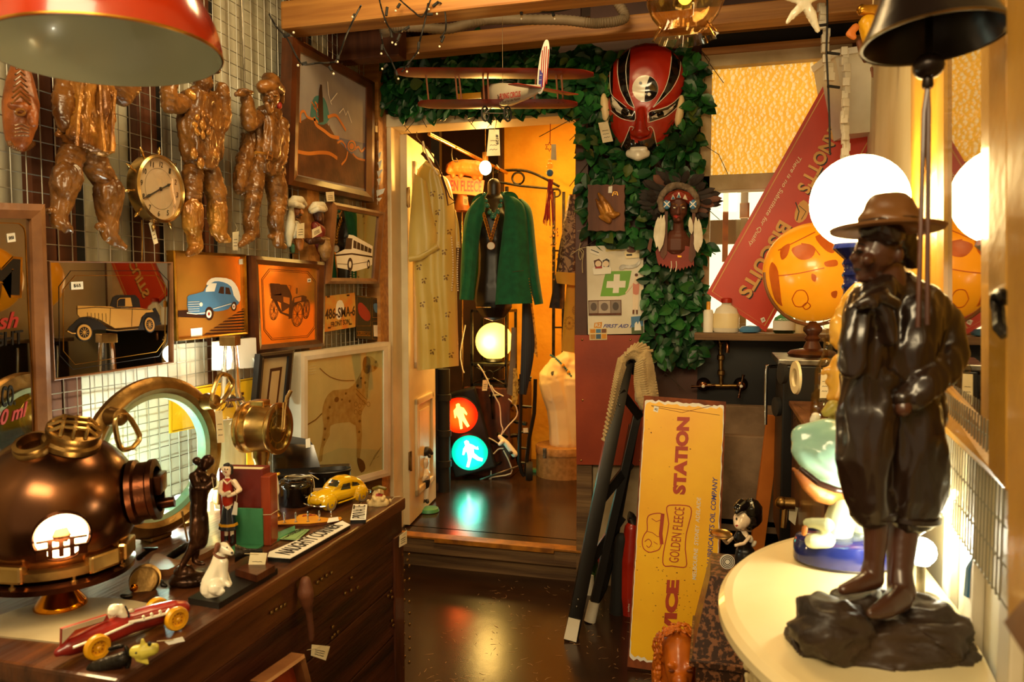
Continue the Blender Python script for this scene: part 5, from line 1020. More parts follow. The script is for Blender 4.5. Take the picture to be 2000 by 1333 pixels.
# ---- brass ship telegraph
b=TT.px(535,1012); C13=upright(b); k=depth(b)/FPX; tg=T('brass_telegraph','brass ship engine telegraph with a lever on its drum, beside the maroon book','telegraph',b)
o=C13.px(*K5([(395,650)])[0],0); e=C13.px(*K5([(555,665)])[0],0); ax=(RR*.975-FH*.22).normalized(); rD=153/3.332/1.0*k*.98; L_=.075; dc=C13.px(*K5([(455,655)])[0],0); rD=.062
m=MB('brass'); L_=.055; m.lathe([(0,-L_),(rD*.9,-L_),(rD*1.08,-L_),(rD*1.1,-L_+.006),(rD*1.08,-L_+.012),(rD,-L_+.014),(rD,-L_+.03),(rD*1.03,-L_+.033),(rD,-L_+.036),(rD,.03),(rD*1.08,.034),(rD*1.1,.04),(rD*1.08,.046),(rD*.9,.046),(rD*.86,.040)],dc,ax,48); m.obj('drum',tg)
m=MB('copper_dark'); m.lathe([(0,.039),(rD*.9,.039)],dc,ax,40); m.m('gold'); m.lathe([(rD*.55,.0395),(rD*.6,.041),(rD*.65,.0395)],dc,ax,40,caps=False); 
x=ax.cross(ZZ).normalized(); y=x.cross(ax)
for i in range(10): t=i*.628; d=x*math.cos(t)+y*math.sin(t); m.bar(dc+ax*.041+d*rD*.65,dc+ax*.041+d*rD*.86,.003,.001,ax)
m.obj('dial',tg); m=MB('thin_glass'); m.lathe([(0,.048),(rD*.88,.047)],dc,ax,40); m.obj('dial_glass',tg)
m=MB('brass'); t=math.radians(62); d=(-x)*math.cos(t)+y*math.sin(t); d=(RR*.55+ZZ*.8).normalized(); d=(d-ax*d.dot(ax)).normalized(); m.tube([dc+ax*.055,dc+ax*.055+d*.05,dc+ax*.06+d*.085],[.006,.004,.005],10); m.tube([dc+ax*.06+d*.08,dc+ax*.07+d*.1],[.006,.005],10); m.tube([dc+ax*.055+x*.008,dc+ax*.055+d*.07+x*.008],.003,8); m.sph(dc+ax*.052,.009,12); m.obj('lever',tg)
m=MB('brass'); p=dc-ax*.012; m.box(Fr(p+ZZ*rD*1.0,ax,ZZ),-.02,.02,-.004,.012,-.018,.018,.003); m.obj('lamp_cover',tg)
zb_=dc.z-rD; m=MB('brass'); bx,by=dc.x-ax.x*.012,dc.y-ax.y*.012
m.lathe([(.05,TZ),(.05,TZ+.006),(.042,TZ+.014),(.022,TZ+.03),(.016,TZ+.05),(.016,zb_-.05),(.022,zb_-.045),(.018,zb_-.03),(.024,zb_-.012),(.024,zb_+.004)],(bx,by,0),ZZ,28); m.obj('pedestal',tg)
# ---- big glass bottle with square stopper
p=P(452,800,2.08); p.z=TZ; bt=T('glass_bottle','tall clear glass demijohn with a square cork stopper, behind the porthole','bottle',p); k=2.0/FPX
def zpx(y,d): return 1.3-(y-583)/FPX*d
m=MB('glass'); ht=zpx(672,2.08)-TZ; m.shell([(.052,0),(.068,.006),(.07,.03),(.07,ht*.45),(.066,ht*.52),(.05,ht*.6),(.032,ht*.66),(.026,ht*.7),(.025,ht*.8),(.022,ht*.95),(.02,ht)],p,ZZ,16,t=.007,rim=lambda k_,t:1+.03*math.sin(6*t)*(k_<9)); m.obj('bottle',bt)
m=MB('brass_old'); m.box(Fr(p+ZZ*ht,RR,ZZ),-.022,.022,-.005,.022,-.022,.022,.002); m.obj('stopper',bt); m=MB('print_line'); m.lathe([(.0335,ht*.655),(.036,ht*.66),(.0335,ht*.67)],p,ZZ,20,caps=False); m.obj('neck_ring',bt)
# ---- brass porthole
b=TT.px(305,1052); n_=Vector((math.cos(math.radians(10)),-math.sin(math.radians(10)),0)); pc=hit(305,893,b+n_*.01,n_); PH=Fr(pc,ZZ.cross(n_),ZZ); Rp=pc.z-TZ-.002
Rp=157*depth(pc)/FPX; ph=T('brass_porthole','large old brass porthole standing on the trunk with its glass lit from behind','porthole',(b.x,b.y,TZ))
m=MB('brass_old'); m.lathe([(Rp*.80,-.012),(Rp*.98,-.012),(Rp,-.004),(Rp,.008),(Rp*.94,.02),(Rp*.86,.022),(Rp*.80,.012),(Rp*.80,-.012)],pc,n_,72); m.obj('ring',ph,disp=0)
m=MB(M('verdigris','#7fb8a0','#b8c4a0',rough=.5,vs=9)); m.lathe([(Rp*.80,-.02),(Rp*.80,.010),(Rp*.735,.008),(Rp*.735,-.02),(Rp*.80,-.02)],pc,n_,72); m.obj('rubber_seal',ph)
m=MB('thin_glass'); m.lathe([(0,0),(Rp*.76,0),(Rp*.76,.006),(0,.006)],pc,n_,48); m.obj('glass',ph)
def tri(a0,rad,sz,tilt):
    a=math.radians(a0); c=PH.pt(Rp*.92*math.cos(a),Rp*.92*math.sin(a),.02); q=MB('brass_old'); q.lathe([(.02,0),(.022,.006),(.018,.02),(.019,.035),(.012,.04),(0,.041)],c,n_,20); kn=q.obj('dog_bolt',ph)
    d=PH.u*math.cos(math.radians(tilt))+PH.v*math.sin(math.radians(tilt)); s=n_.cross(d).normalized(); e=c+n_*.035
    q=MB('brass'); q.tube([e+s*.014,e+d*sz*.8+s*.026,e+d*sz+s*.008,e+d*sz-s*.008,e+d*sz*.8-s*.026,e-s*.014],.0058,8,closed=True,sm=3); q.obj('loop_handle',kn)
    return e
tri(138,0,.075,-70); e=tri(42,0,.075,55); price_tag(ph,PH,K5([(135,545),(180,540),(196,750),(150,752)]),.06,K5([(165,520)])[0])
q=MB('brass_old'); q.box(Fr((b.x,b.y,TZ),PH.u,ZZ),-.03,.03,0,pc.z-TZ-Rp+.012,-.02,.02,.004); q.obj('foot',ph); q=MB('brass_old'); q.box(PH,-Rp-.02,-Rp+.02,-.03,.03,-.012,.014,.005); q.obj('hinge_lug',ph); q=MB('brass_old'); q.box(PH,Rp-.02,Rp+.03,-.16,-.12,-.012,.014,.005); q.obj('hinge_lug',ph)
# bare bulb behind the glass
lp=PH.px(352,985,-.05); lb=T('bare_bulb_lamp','bare white bulb glowing on the trunk behind the porthole','lamp',(lp.x,lp.y,TZ)); m=MB('lamp_cool'); m.sph(lp,.024,16); m.obj('bulb',lb); m=MB('brass_old'); m.lathe([(.03,TZ),(.03,TZ+.008),(.01,TZ+.014),(.01,lp.z-.03),(.014,lp.z-.028),(.014,lp.z-.016)],(lp.x,lp.y,0),ZZ,16); m.obj('socket',lb)
lamp('POINT',lp-n_*.05+ZZ*.02,8.5,(.84,1,.84),.02,name='porthole_bulb')
# light box and tan boards behind
F5=LW.off(.05); m=MB('lamp_white'); m.poly(F5,[(426,673),(454,670),(454,719),(426,721)],.02,.02); lx=T('light_box','small square white plug-in light box on the wire grid behind the bottle','lamp',F5.px(440,720)); m.obj('diffuser',lx); m=MB('white_card'); m.poly(F5,[(424,668),(500,660),(502,718),(424,724)],.0,.02); m.obj('housing',lx); m=MB('white_cable'); m.tube([F5.px(494,700,.0),F5.px(505,720,.01),F5.px(503,760,.02),F5.px(500,790,.02)],.004,8,sm=3); m.obj('cable',lx); lamp('POINT',F5.px(440,695,.08),1.2,(1,.95,.75),.03,name='light_box_glow')
m=MB('cream'); f=Fr(TT.px(455,985),RR,ZZ*.97+FH*.2); f=Fr(P(440,900,2.05),RR*.9+FH*.4,ZZ); pts=[f.px(x,y) for x,y in((405,1000),(398,850),(420,822),(462,818),(492,835),(494,1000))]; lo=min(p.z for p in pts); m.prism([Vector((p.x,p.y,max(p.z,TZ))) for p in pts],f.w*.012); m.top('tan_board','plain tan wooden board standing behind the telegraph pedestal','board')
f=Fr(P(500,900,2.04),RR*.9+FH*.4,ZZ); yt=T('yellow_tin','yellow tin with a red letter behind the telegraph','tin',Vector((f.O.x,f.O.y,TZ))); A_=f.ab(f.px(481,862));B_=f.ab(f.px(520,862)); m=MB('enamel_yellow'); m.box(f,A_[0],B_[0],TZ-f.O.z,A_[1],-.03,0,.002); m.obj('tin',yt); m=MB('red_ink'); m.tpx(f,'W',(495,893),(512,891),(495,875),.0008,.03); m.obj('lettering',yt)
# ================================================================ doorway and back room
KB=K(720,200,3.03); KD=K(740,560,2.38); KE=K(880,640,4.1655); KF=K(980,400,4.165)
def figure(fr,bits,root,conv,vox=.004):
    for nm,mat,chs,els in bits:
        m=MB(mat); k=conv([(0,0,1)])[0][2]
        for c_ in chs: m.ch(fr,conv(c_))
        for e in els: x,y,rx,ry,w,rw,rot=e; q=conv([(x,y)])[0]; m.el(fr,q[0],q[1],rx*k,ry*k,w,rw*k,rot)
        m.obj(nm,root,vox=vox,it=2)
# black half-torso form wearing a green jacket
J=CF(3.85); b=J.px(965,601); tq=T('dress_form','black hanging dress form wearing a green jacket and necklaces in the doorway','dress form',b)
m=MB('black'); 
for c_ in([(742,490,42,.0),(742,540,40,.0)],[(742,600,60,.0),(740,700,100,.01),(740,800,100,.02),(740,900,92,.01),(740,1000,95,.01),(740,1100,110,.01),(740,1180,118,.005)],[(640,620,40,0),(700,600,50,0),(790,600,50,0),(850,625,40,0)],[(690,760,48,.05),(690,770,48,.05)],[(800,760,48,.05),(800,770,48,.05)]): m.ch(J,KB(c_))
m.obj('torso',tq,vox=.008,it=3)
m=MB('brass'); m.lathe([(0,0),(.1,0),(.1,.004),(0,.004)],J.px(965,601,.02),ZZ,24,ell=.7); m.obj('base_plate',tq); m=MB('steel'); m.tube([J.px(963,348),J.px(963,330),J.px(970,322),J.px(976,330),J.px(972,338)],.003,6); m.obj('hook',tq)
jk=T('green_jacket','emerald green collarless jacket hanging open on the black dress form','jacket',J.px(965,590,.06))
m=MB('green_cloth')
cloth(m,J,KB([(655,560),(590,640),(560,800),(548,1000),(535,1168)]),KB([(695,545),(688,640),(660,780),(638,980),(620,1172)]),10,24,.10,.02,.005,2)
cloth(m,J,KB([(790,545),(805,640),(790,780),(765,980),(748,1198)]),KB([(860,560),(925,620),(945,800),(955,1000),(970,1190)]),14,24,.10,.035,.006,2,ph=1)
m.obj('front_panel',jk)
m=MB('green_cloth'); cloth(m,J,KB([(880,572),(915,680),(925,850),(945,1040),(982,1200)]),KB([(905,570),(965,640),(990,850),(1010,1030),(1034,1192)]),10,24,.06,.045,.004,2); sl=m.obj('sleeve',jk)
m=MB('green_cloth'); cloth(m,J,KB([(640,570),(575,660),(556,800),(546,960),(540,1120)]),KB([(660,560),(610,660),(600,800),(590,960),(585,1130)]),8,20,.05,.04,.003,1); m.obj('sleeve',jk)
m=MB('green_cloth'); cloth(m,J,KB([(700,530),(600,620),(580,1160)]),KB([(790,530),(900,600),(930,1180)]),12,16,-.12,-.02,.003,3); m.obj('back_panel',jk)
m=MB('print_line'); m.prow(J,[(p[0],p[1],.155) for p in KB([(852,1005),(880,1000),(918,996)])],.0012); m.obj('pocket_line',jk)
m=MB('gold'); 
for i in range(9): q=KB([(948+2.6*i,1045+16*i)])[0]; m.sph(J.px(q[0],q[1],.112),.0035,8)
m.obj('sleeve_buttons',jk)
nk=T('turquoise_necklace','necklace of green round stones around the black dress form neck','necklace',J.px(958,430,.1))
M('turquoise','#2f7a64','#1f5a4a',rough=.25,vs=20)
for i in range(11):
    t=i/10; x=685+110*t; y=545+120*math.sin(math.pi*t); q=KB([(x,y)])[0]; g=MB('turquoise'); p=J.px(q[0],q[1],.125); g.sph(p,(.009,.006,.009),10); g.obj('stone',nk)
for i in range(6):
    t=i/5; x=700+80*t; y=610+70*math.sin(math.pi*t); q=KB([(x,y)])[0]; g=MB('turquoise'); g.sph(J.px(q[0],q[1],.13),(.012,.006,.012),10); g.obj('stone',nk)
m=MB('brass'); m.prow(J,[(p[0],p[1],.122) for p in KB([(685,545),(700,610),(740,665),(785,610),(795,545)])],.0016); m.obj('chain',nk)
gc=T('gold_chain','long gold chain with a round medallion on the black dress form','necklace',J.px(959,480,.13))
for sd in(-1,1):
    for i in range(17):
        t=i/16; q=KB([(742-18+sd*(42*(1-t)),665+150*t)])[0]; p=J.px(q[0],q[1],.128+.01*math.sin(3*t)); g=MB('gold'); d=Vector((.3,.1*sd,.9)).normalized() if i%2 else Vector((.9,.1,.4)); 
        r_=.0075; a_=RR if i%2 else (RR+FH).normalized(); g.tube([p+a_*r_*math.cos(u)+ZZ*r_*1.2*math.sin(u) for u in [k*.785 for k in range(8)]],.002,6,closed=True); g.obj('link',gc)
m=MB('white_card'); m.lathe([(0,-.002),(.018,-.002),(.0195,0),(.018,.003),(0,.003)],J.px(*KB([(724,850)])[0],.13),J.w,24); m.m('gold').lathe([(.0195,.0),(.021,.002),(.019,.0035)],J.px(*KB([(724,850)])[0],.13),J.w,24,caps=False); m.obj('medallion',gc)
# yellow silk dress
Y=CF(3.70); dr=T('yellow_dress','pale yellow flowered silk dress hanging inside the doorway beside the open door','dress',Y.px(860,716))
M('silk','#d8c068','#c8a848',rough=.38,vs=3,sheen=.2); M('silk_flower','#8c6a3c','#6e4e28',rough=.5)
m=MB('silk'); cloth(m,Y,KB([(330,355),(285,420),(268,600),(262,900),(280,1200),(288,1590)]),KB([(425,430),(470,460),(505,600),(520,900),(526,1250),(534,1560)]),18,40,.0,.06,.010,3); db=m.obj('body',dr)
m=MB('silk'); cloth(m,Y,KB([(270,420),(255,560),(240,760),(235,930)]),KB([(345,470),(380,620),(410,780),(405,850)]),10,16,.05,.035,.004,2); s_=m.obj('sleeve',dr); m=MB('silk'); m.tube([Y.px(p[0],p[1],.065) for p in KB([(238,925),(300,915),(370,875),(408,850)])],.018,10); m.obj('cuff',s_)
m=MB('silk'); m.tube([Y.px(p[0],p[1],.04) for p in KB([(330,360),(380,395),(425,430)])],.014,8); m.obj('collar',dr)
m=MB('silk'); cloth(m,Y,KB([(500,620),(505,700),(505,860)]),KB([(515,640),(535,740),(545,862)]),6,10,-.02,.02,.002,1); m.obj('sleeve',dr)
bv=wbvh(db); m=MB('silk_flower')
for x,y in((410,655),(380,545),(395,790),(300,640),(450,890),(330,1060),(400,1170),(470,1260),(390,720),(480,770),(300,980),(460,1040),(350,1330),(450,1400),(380,1480),(320,1200),(430,560),(490,1500),(310,520)):
    for k in range(5): a=k*1.3; q=KB([(x+9*math.cos(a)*k**.5,y+9*math.sin(a)*k**.5)])[0]; decal(bv,m,Y,ell(q[0],q[1],2.2,1.5,50*k,8),0,.0008,.01)
m.obj('flower_print',dr,fixn=False)
hg=T('coat_hanger','wire coat hanger holding the yellow dress on the rail','hanger',Y.px(832,300)); m=MB('steel'); m.prow(Y,[(p[0],p[1],.03) for p in KB([(285,165),(285,205),(300,225),(315,240),(330,330),(420,420)])],.0025); m.obj('wire',hg); m=MB('dwood2'); m.prow(Y,[(p[0],p[1],.035) for p in KB([(315,300),(360,340),(425,430)])],.01); m.obj('shoulder_bar',hg)
pn=T('pearl_necklace','string of pearls hanging over the yellow dress hanger','necklace',Y.px(840,330,.09))
M('pearl','#efe2c4','#dccba0',rough=.2,coat=.4)
for i in range(24): t=i/23; q=KB([(322+10*math.sin(t*3)+85*t*t,235+190*t)])[0]; g=MB('pearl'); g.sph(Y.px(q[0],q[1],.075),.0052,8); g.obj('pearl',pn)
pn=T('pearl_necklace','longer string of pearls in a loop down the front of the yellow dress','necklace',Y.px(895,560,.09))
for i in range(44):
    t=i/43; x,y=(490+10*math.sin(t*6),800+640*t) if t<.5 else (528-3*math.cos(t*9),1120-(t-.5)*580)
    if t<.5: y=800+ (t*2)*320
    q=KB([(x,y)])[0]; g=MB('pearl'); g.sph(Y.px(q[0],q[1],.05),.0045,8); g.obj('pearl',pn)
bn=T('brown_bead_strand','strand of brown beads hanging from the dress hanger','necklace',Y.px(880,400,.08)); m=MB('dwood2'); m.prow(Y,[(p[0],p[1],.07) for p in KB([(340,260),(400,350),(440,450),(480,560),(512,590),(470,610),(455,520),(430,440)])],.004); m.obj('strand',bn)
# rail, hooks
m=MB('brass'); m.tube([P(838,262,3.75),P(990,338,4.6)],.010,10); m.top('clothes_rail','brass clothes rail running back into the room above the yellow dress','rail')
m=MB('steel'); q=P(838,262,3.75).lerp(P(990,338,4.6),.28)-ZZ*.06; m.tube([q+RR*.01,q-ZZ*.02+RR*.02,q-ZZ*.01-RR*.01,q+ZZ*.05-RR*.012,q+ZZ*.072,q+ZZ*.05+RR*.013],.003,6,sm=2); m.top('rail_hook','steel hook hanging on the brass clothes rail','hook')
# orange ram plaque and its sign
G=CF(4.45); sp=T('ram_sign','orange GOLDEN FLEECE sign with a ram on top, behind the dress form','sign',G.px(905,384))
M('sign_orange','#d0762a','#b4601c',rough=.5,vs=6)
q=KB([(440,440),(480,430),(685,462),(672,560),(610,548),(440,535)]); m=MB('sign_orange'); m.poly(G,q,0,.03); m.obj('board',sp); m=MB('red_ink'); m.tpx(G,'GOLDEN FLEECE',KB([(372,520)])[0],KB([(668,532)])[0],KB([(372,455)])[0],.0012,.02); m.obj('lettering',sp)
m=MB('sign_orange')
for c_ in([(510,385,42,0),(570,385,48,0),(640,395,50,0)],[(490,390,36,0),(475,405,22,.02)],[(500,420,16,0),(500,440,14,0)],[(545,420,16,0),(545,440,14,0)],[(625,430,16,0),(625,450,14,0)],[(660,430,16,0),(660,455,14,0)]): m.ch(G,KB(c_))
m.obj('ram',sp,vox=.006,it=1,disp=.004,dsc=90)
m=MB('sign_orange'); G=CF(5.0); p=G.px(*KB([(552,645)])[0],.0); k=depth(p)/FPX/3.03; m.shell([(52*k,0),(30*k,95*k)],p,ZZ,24,t=.002); ls=T('small_lamp','small lamp with an orange cone shade below the ram sign','lamp',p); m.obj('shade',ls); m=MB('brass'); m.tube([p+ZZ*.02,Vector((p.x,p.y,.16))],.006,8); m.lathe([(.06,.155),(.06,.165),(.006,.18)],Vector((p.x,p.y,0)),ZZ,16); m.obj('pole_and_base',ls); price_tag(ls,G,KB([(558,555),(588,560),(588,610),(560,606)]),.1)
# bare bulb
bp=P(948,328,4.15); bl=T('hanging_bulb','bare glowing bulb hanging above the dress form in the back room','lamp',bp); m=MB('lamp_warm'); m.sph(bp,(.034,.034,.04),16); m.obj('bulb',bl); m=MB('brass_old'); m.tube([bp+ZZ*.036,bp+ZZ*.085],.016,12); m.tube([bp+ZZ*.08,Vector((bp.x,bp.y,2.55))],.003,6); m.obj('holder_and_cord',bl)
lamp('POINT',bp+Vector((.02,-.07,-.03)),26,(1,.5,.1),.04,name='back_bulb')
# globe lamp in an iron stand
gp=P(965,667,4.88); gl=T('globe_lamp','glowing yellow globe lamp in an iron stand below the dress form','lamp',(gp.x,gp.y,gp.z-.13)); m=MB('lamp_yellow'); m.sph(gp,.122,32); m.obj('globe',gl); m=MB('black'); m.lathe([(.05,-.135),(.06,-.13),(.05,-.11)],gp,ZZ,24); m.obj('collar',gl)
lamp('POINT',gp+Vector((.0,-.16,.0)),9,(1,.62,.16),.08,name='globe_lamp_light')
S_=CF(4.38); st=T('iron_stand','black wrought iron stand with scrolls holding the globe lamp','stand',Vector((gp.x,gp.y,gp.z-.29)))
m=MB('cast_iron'); dx=.115
for sx in(-1,1):
    for sy in(-1,1): m.boxw(gp.x+sx*dx-.008,gp.x+sx*dx+.008,gp.y+sy*dx-.008,gp.y+sy*dx+.008,gp.z-.29,gp.z+.21)
for zz in(gp.z-.145,gp.z-.275,gp.z+.2):
    for sx in(-1,1): m.boxw(gp.x+sx*dx-.008,gp.x+sx*dx+.008,gp.y-dx,gp.y+dx,zz-.008,zz+.008); m.boxw(gp.x-dx,gp.x+dx,gp.y+sx*dx-.008,gp.y+sx*dx+.008,zz-.008,zz+.008)
m.obj('frame',st); m=MB('cast_iron'); c=Vector((gp.x,gp.y-dx,gp.z-.21)); m.tube([c+Vector((.028*math.cos(t*.45),0,.028*math.sin(t*.45))) for t in range(14)],.005,6,closed=True)
for sx in(-1,1):
    for sz in(-1,1): m.tube([c+Vector((sx*.024,0,sz*.016)),c+Vector((sx*.1,0,sz*.055))],.004,6)
m.obj('scrollwork',st); m=MB('cast_iron'); m.boxw(gp.x-dx,gp.x+dx,gp.y-dx,gp.y+dx,gp.z-.15,gp.z-.136); m.obj('shelf',st)
# wrought iron clothes rack, right
I4=CF(4.95); ir=T('iron_clothes_rack','tall brown iron clothes rack with a ringed arch top in the back room','rack',BF.px(1085,915))
m=MB('cast_iron'); m.tube([I4.px(p[0],p[1],0) for p in KB([(690,440),(760,410),(900,402),(1000,430),(1130,500)])],.009,8,sm=3); m.tube([I4.px(p[0],p[1],0) for p in KB([(760,470),(900,495),(1120,515)])],.008,8); m.obj('top_arch',ir)
m=MB('cast_iron')
for cx,cy,r in((885,450,35),(1110,535,24)): m.tube([I4.px(*KB([(cx+r*math.cos(t*.4),cy+r*math.sin(t*.4))])[0],0) for t in range(16)],.007,6,closed=True)
m.obj('ring',ir)
for x in(1082,1101): q=I4.px(x,400); m=MB('cast_iron'); m.boxw(q.x-.009,q.x+.009,q.y-.009,q.y+.009,.155,I4.px(x,375).z); m.obj('upright',ir)
for y in(490,640,745): m=MB('cast_iron'); m.tube([I4.px(1078,y),I4.px(1105,y)],.006,6); m.obj('rung',ir)
q=I4.px(990,400); m=MB('cast_iron'); m.boxw(q.x-.01,q.x+.01,q.y-.01,q.y+.01,gp.z-.29,I4.px(990,365).z); m.obj('upright',ir)
m=MB('brass_old'); 
for i in range(40): x=1082+random.uniform(-7,9); y=random.uniform(440,560); p=I4.px(x,y,.03); m.sph(p,random.uniform(.004,.009),6)
m.top('bead_bundle','bundle of gold and brown bead necklaces hung on the iron rack','necklace')
# red tassel
Q=CF(3.50); ts=T('red_tassel','red Chinese knot tassel with glass beads hanging in the doorway','ornament',Q.px(1075,440)); M('tassel_red','#c02410','#90180a',rough=.7,vs=30)
m=MB('tassel_red'); m.tube([Q.px(1075,233),Q.px(1074,280)],.002,6); 
for a in(0,60,120): m.tube([Q.px(1073+9*math.cos(math.radians(a+t*30))*(1 if t%2 else .5),287+9*math.sin(math.radians(a+t*30))*(1 if t%2 else .5)) for t in range(12)],.0022,5,closed=True)
m.obj('knot',ts); m=MB('crystal_clear'); m.sph(Q.px(1074,325),.016,12); m.m('print_blue').sph(Q.px(1074,338),.017,12); m.m('crystal_clear').sph(Q.px(1074,315),.009,10); m.obj('beads',ts)
m=MB('tassel_red'); 
for i in range(26): x=1076+random.uniform(-5,5); x2=1070+random.uniform(-9,14)*1.1; m.tube([Q.px(x,350,random.uniform(-.01,.01)),Q.px((x+x2)/2,390,random.uniform(-.012,.012)),Q.px(x2,random.uniform(425,442),random.uniform(-.015,.015))],.0016,4)
m.obj('fringe',ts); price_tag(ts,Q,[(1077,282),(1086,282),(1087,313),(1076,312)],.01,writing=False)
# scarves and cloths at the right jamb
R4=CF(3.75); M('paisley','#a88a60','#4a2c1c',rough=.6,kind='noise',vs=22,wave=2.5,ramp=(.46,.54))
m=MB('paisley'); cloth(m,R4,KF([(545,-75),(530,0),(500,160),(480,330),(455,560)]),KF([(640,-75),(650,0),(660,160),(660,330),(660,560)]),10,24,.0,.03,.004,2); m.top('paisley_scarf','brown and cream paisley scarf hanging at the right door post','scarf')
M('yellow_cloth','#e8b030','#d89a20',rough=.7,vs=5,sheen=.2)
m=MB('yellow_cloth'); cloth(m,R4,KF([(440,545),(440,600),(450,640)]),KF([(660,560),(660,620),(660,665)]),10,10,.04,.025,.003,1); m.top('folded_cloth','folded pale yellow cloth below the paisley scarf','cloth')
m=MB('yellow_cloth'); cloth(m,R4,KF([(570,-70),(540,500),(505,900),(485,1190)]),KF([(640,-70),(660,500),(660,900),(640,1215)]),10,26,-.012,.02,.003,2); yc=m.top('embroidered_cloth','long yellow cloth with orange flower embroidery, hanging lowest at the right door post','cloth'); bv=wbvh(yc); m=MB('rust')
for cx,cy,r in((550,965,34),(600,860,22)):
    for k in range(12): a=k*.524; q=KF([(cx+r*math.cos(a),cy+r*1.4*math.sin(a))])[0]; dline(bv,m,R4,ell(q[0],q[1],1.7,1.7,0,8)+[(q[0]+1.7,q[1])],.5)
    q=KF([(cx,cy)])[0]
    for k in range(6): a=k*1.047; dline(bv,m,R4,[(q[0],q[1]),(q[0]+3.5*math.cos(a),q[1]+4*math.sin(a))],.7)
m.obj('embroidery',yc,fixn=False)
M('black_lace','#1c120c','#4a3018',rough=.7,vs=30,ramp=(.3,.5)); m=MB('black_lace'); cloth(m,CF(3.80),KF([(560,-70),(470,330),(440,560),(385,840)]),KF([(640,-70),(540,340),(520,600),(500,850)]),8,16,0,.03,.005,2); m.top('dark_shawl','dark patterned shawl behind the paisley scarf','shawl')
m=MB('brass'); m.tube([R4.px(1112,382,.0),R4.px(1150,378,.0),Vector((-.5,3.36,R4.px(1150,378).z))],.006,8); m.top('brass_rod','short brass rod fixed at the right door post carrying the scarves','rail')
# neckties
N4=CF(4.0); M('tie_navy','#1c2434','#0c101a',rough=.5,kind='wave',vs=26,wave=.4); M('tie_grey','#8a7a68','#6a5c4c',rough=.6); M('tie_yellow','#d8b050','#a07828',rough=.5,vs=60,ramp=(.45,.5))
for nm,mt,L,R_,lb in(('necktie','tie_navy',[(1020,592),(1018,680),(1015,770)],[(1036,592),(1044,680),(1028,772)],'navy diagonally striped necktie hanging below the green jacket'),('necktie','tie_yellow',[(1034,592),(1038,660),(1044,690)],[(1040,592),(1048,660),(1050,700)],'narrow yellow patterned tie right of the navy tie'),('necktie','tie_grey',[(999,640),(996,700),(990,770)],[(1008,640),(1008,700),(1004,775)],'plain grey tie hanging left of the navy tie'),('necktie','tie_yellow',[(1000,720),(999,760),(1000,790)],[(1010,720),(1012,760),(1010,792)],'yellow chequered tie end below the plain grey tie')):
    m=MB(mt); cloth(m,N4,L,R_,5,14,.0 if mt!='tie_navy' else .02,.006,.001,1); m.top(nm,lb,'tie','neckties in the back room')
# pale half mannequin on a hat box
hbx=BF.px(1082,935); hbx=Vector((hbx.x+.03,hbx.y+.12,.155)); k=depth(hbx)/FPX; M('hatbox','#a87c44','#8c6430',rough=.6,vs=40); hr=.17
top=P(1082,868,depth(hbx)).z; hx_=T('hat_box','round woven tan hat box with a metal clasp under the pale mannequin','box',hbx); m=MB('hatbox'); m.lathe([(hr,0),(hr,top-.155-.05)],hbx,ZZ,48); m.obj('box',hx_); m=MB('hatbox'); m.lathe([(hr*1.02,top-.155-.048),(hr*1.02,top-.155-.004),(hr,top-.155)],hbx,ZZ,48); m.obj('lid',hx_); m=MB('steel'); f=upright(P(1064,885,depth(hbx)-.17)); m.box(f,-.012,.012,-.035,.03,-.004,.006,.003); m.tube([f.pt(-.008,.02,.008),f.pt(.008,.02,.008),f.pt(.006,-.02,.008),f.pt(-.006,-.02,.008)],.003,6,closed=True); m.obj('clasp',hx_)
Mq=upright(hbx+ZZ*(top-.155)); mq=T('pale_mannequin','armless pale mannequin torso with a necklace standing on the round hat box','mannequin',hbx+ZZ*(top-.155)); M('mannequin_skin','#e6cfa0','#d8bc86',rough=.4,vs=3)
m=MB('mannequin_skin')
for c_ in([(930,940,130,0),(920,800,122,0),(905,650,126,0),(880,540,140,0),(850,420,140,0),(880,340,110,0),(950,270,80,0)],[(980,940,120,0),(1000,700,130,0),(1000,450,150,0),(1000,330,100,0),(960,220,48,0),(960,180,44,0)]): m.ch(Mq,[(p[0],p[1],p[2],p[3]) for p in KE(c_)])
mb_=m.obj('torso',mq,vox=.008,it=3); bv=wbvh(mb_); m=MB('ink'); decal(bv,m,Mq,KE([(820,360),(842,355),(838,385),(825,395),(815,375)]),0,.001,.01); m.obj('arm_socket',mq,fixn=False)
bvv=bv[0]; nkm=T('teal_necklace','teal bead necklace with yellow baubles on the pale mannequin','necklace',Mq.px(1110,710,.1))
for i in range(16):
    q=KE([(815+11*i,225+6*i+i*i*.35)])[0]; d=ray(q[0],q[1]).normalized(); h=bvv.ray_cast(CAM,d); p=h[0] if h[0] else Mq.px(q[0],q[1],.08); g=MB('wheel_yellow' if i in(9,13) else M('teal','#3a7a80','#285a60',rough=.3) if 'teal' not in MATS else 'teal'); g.sph(p-d*.006,.012 if i in(9,13) else .007,8); g.obj('bead',nkm)
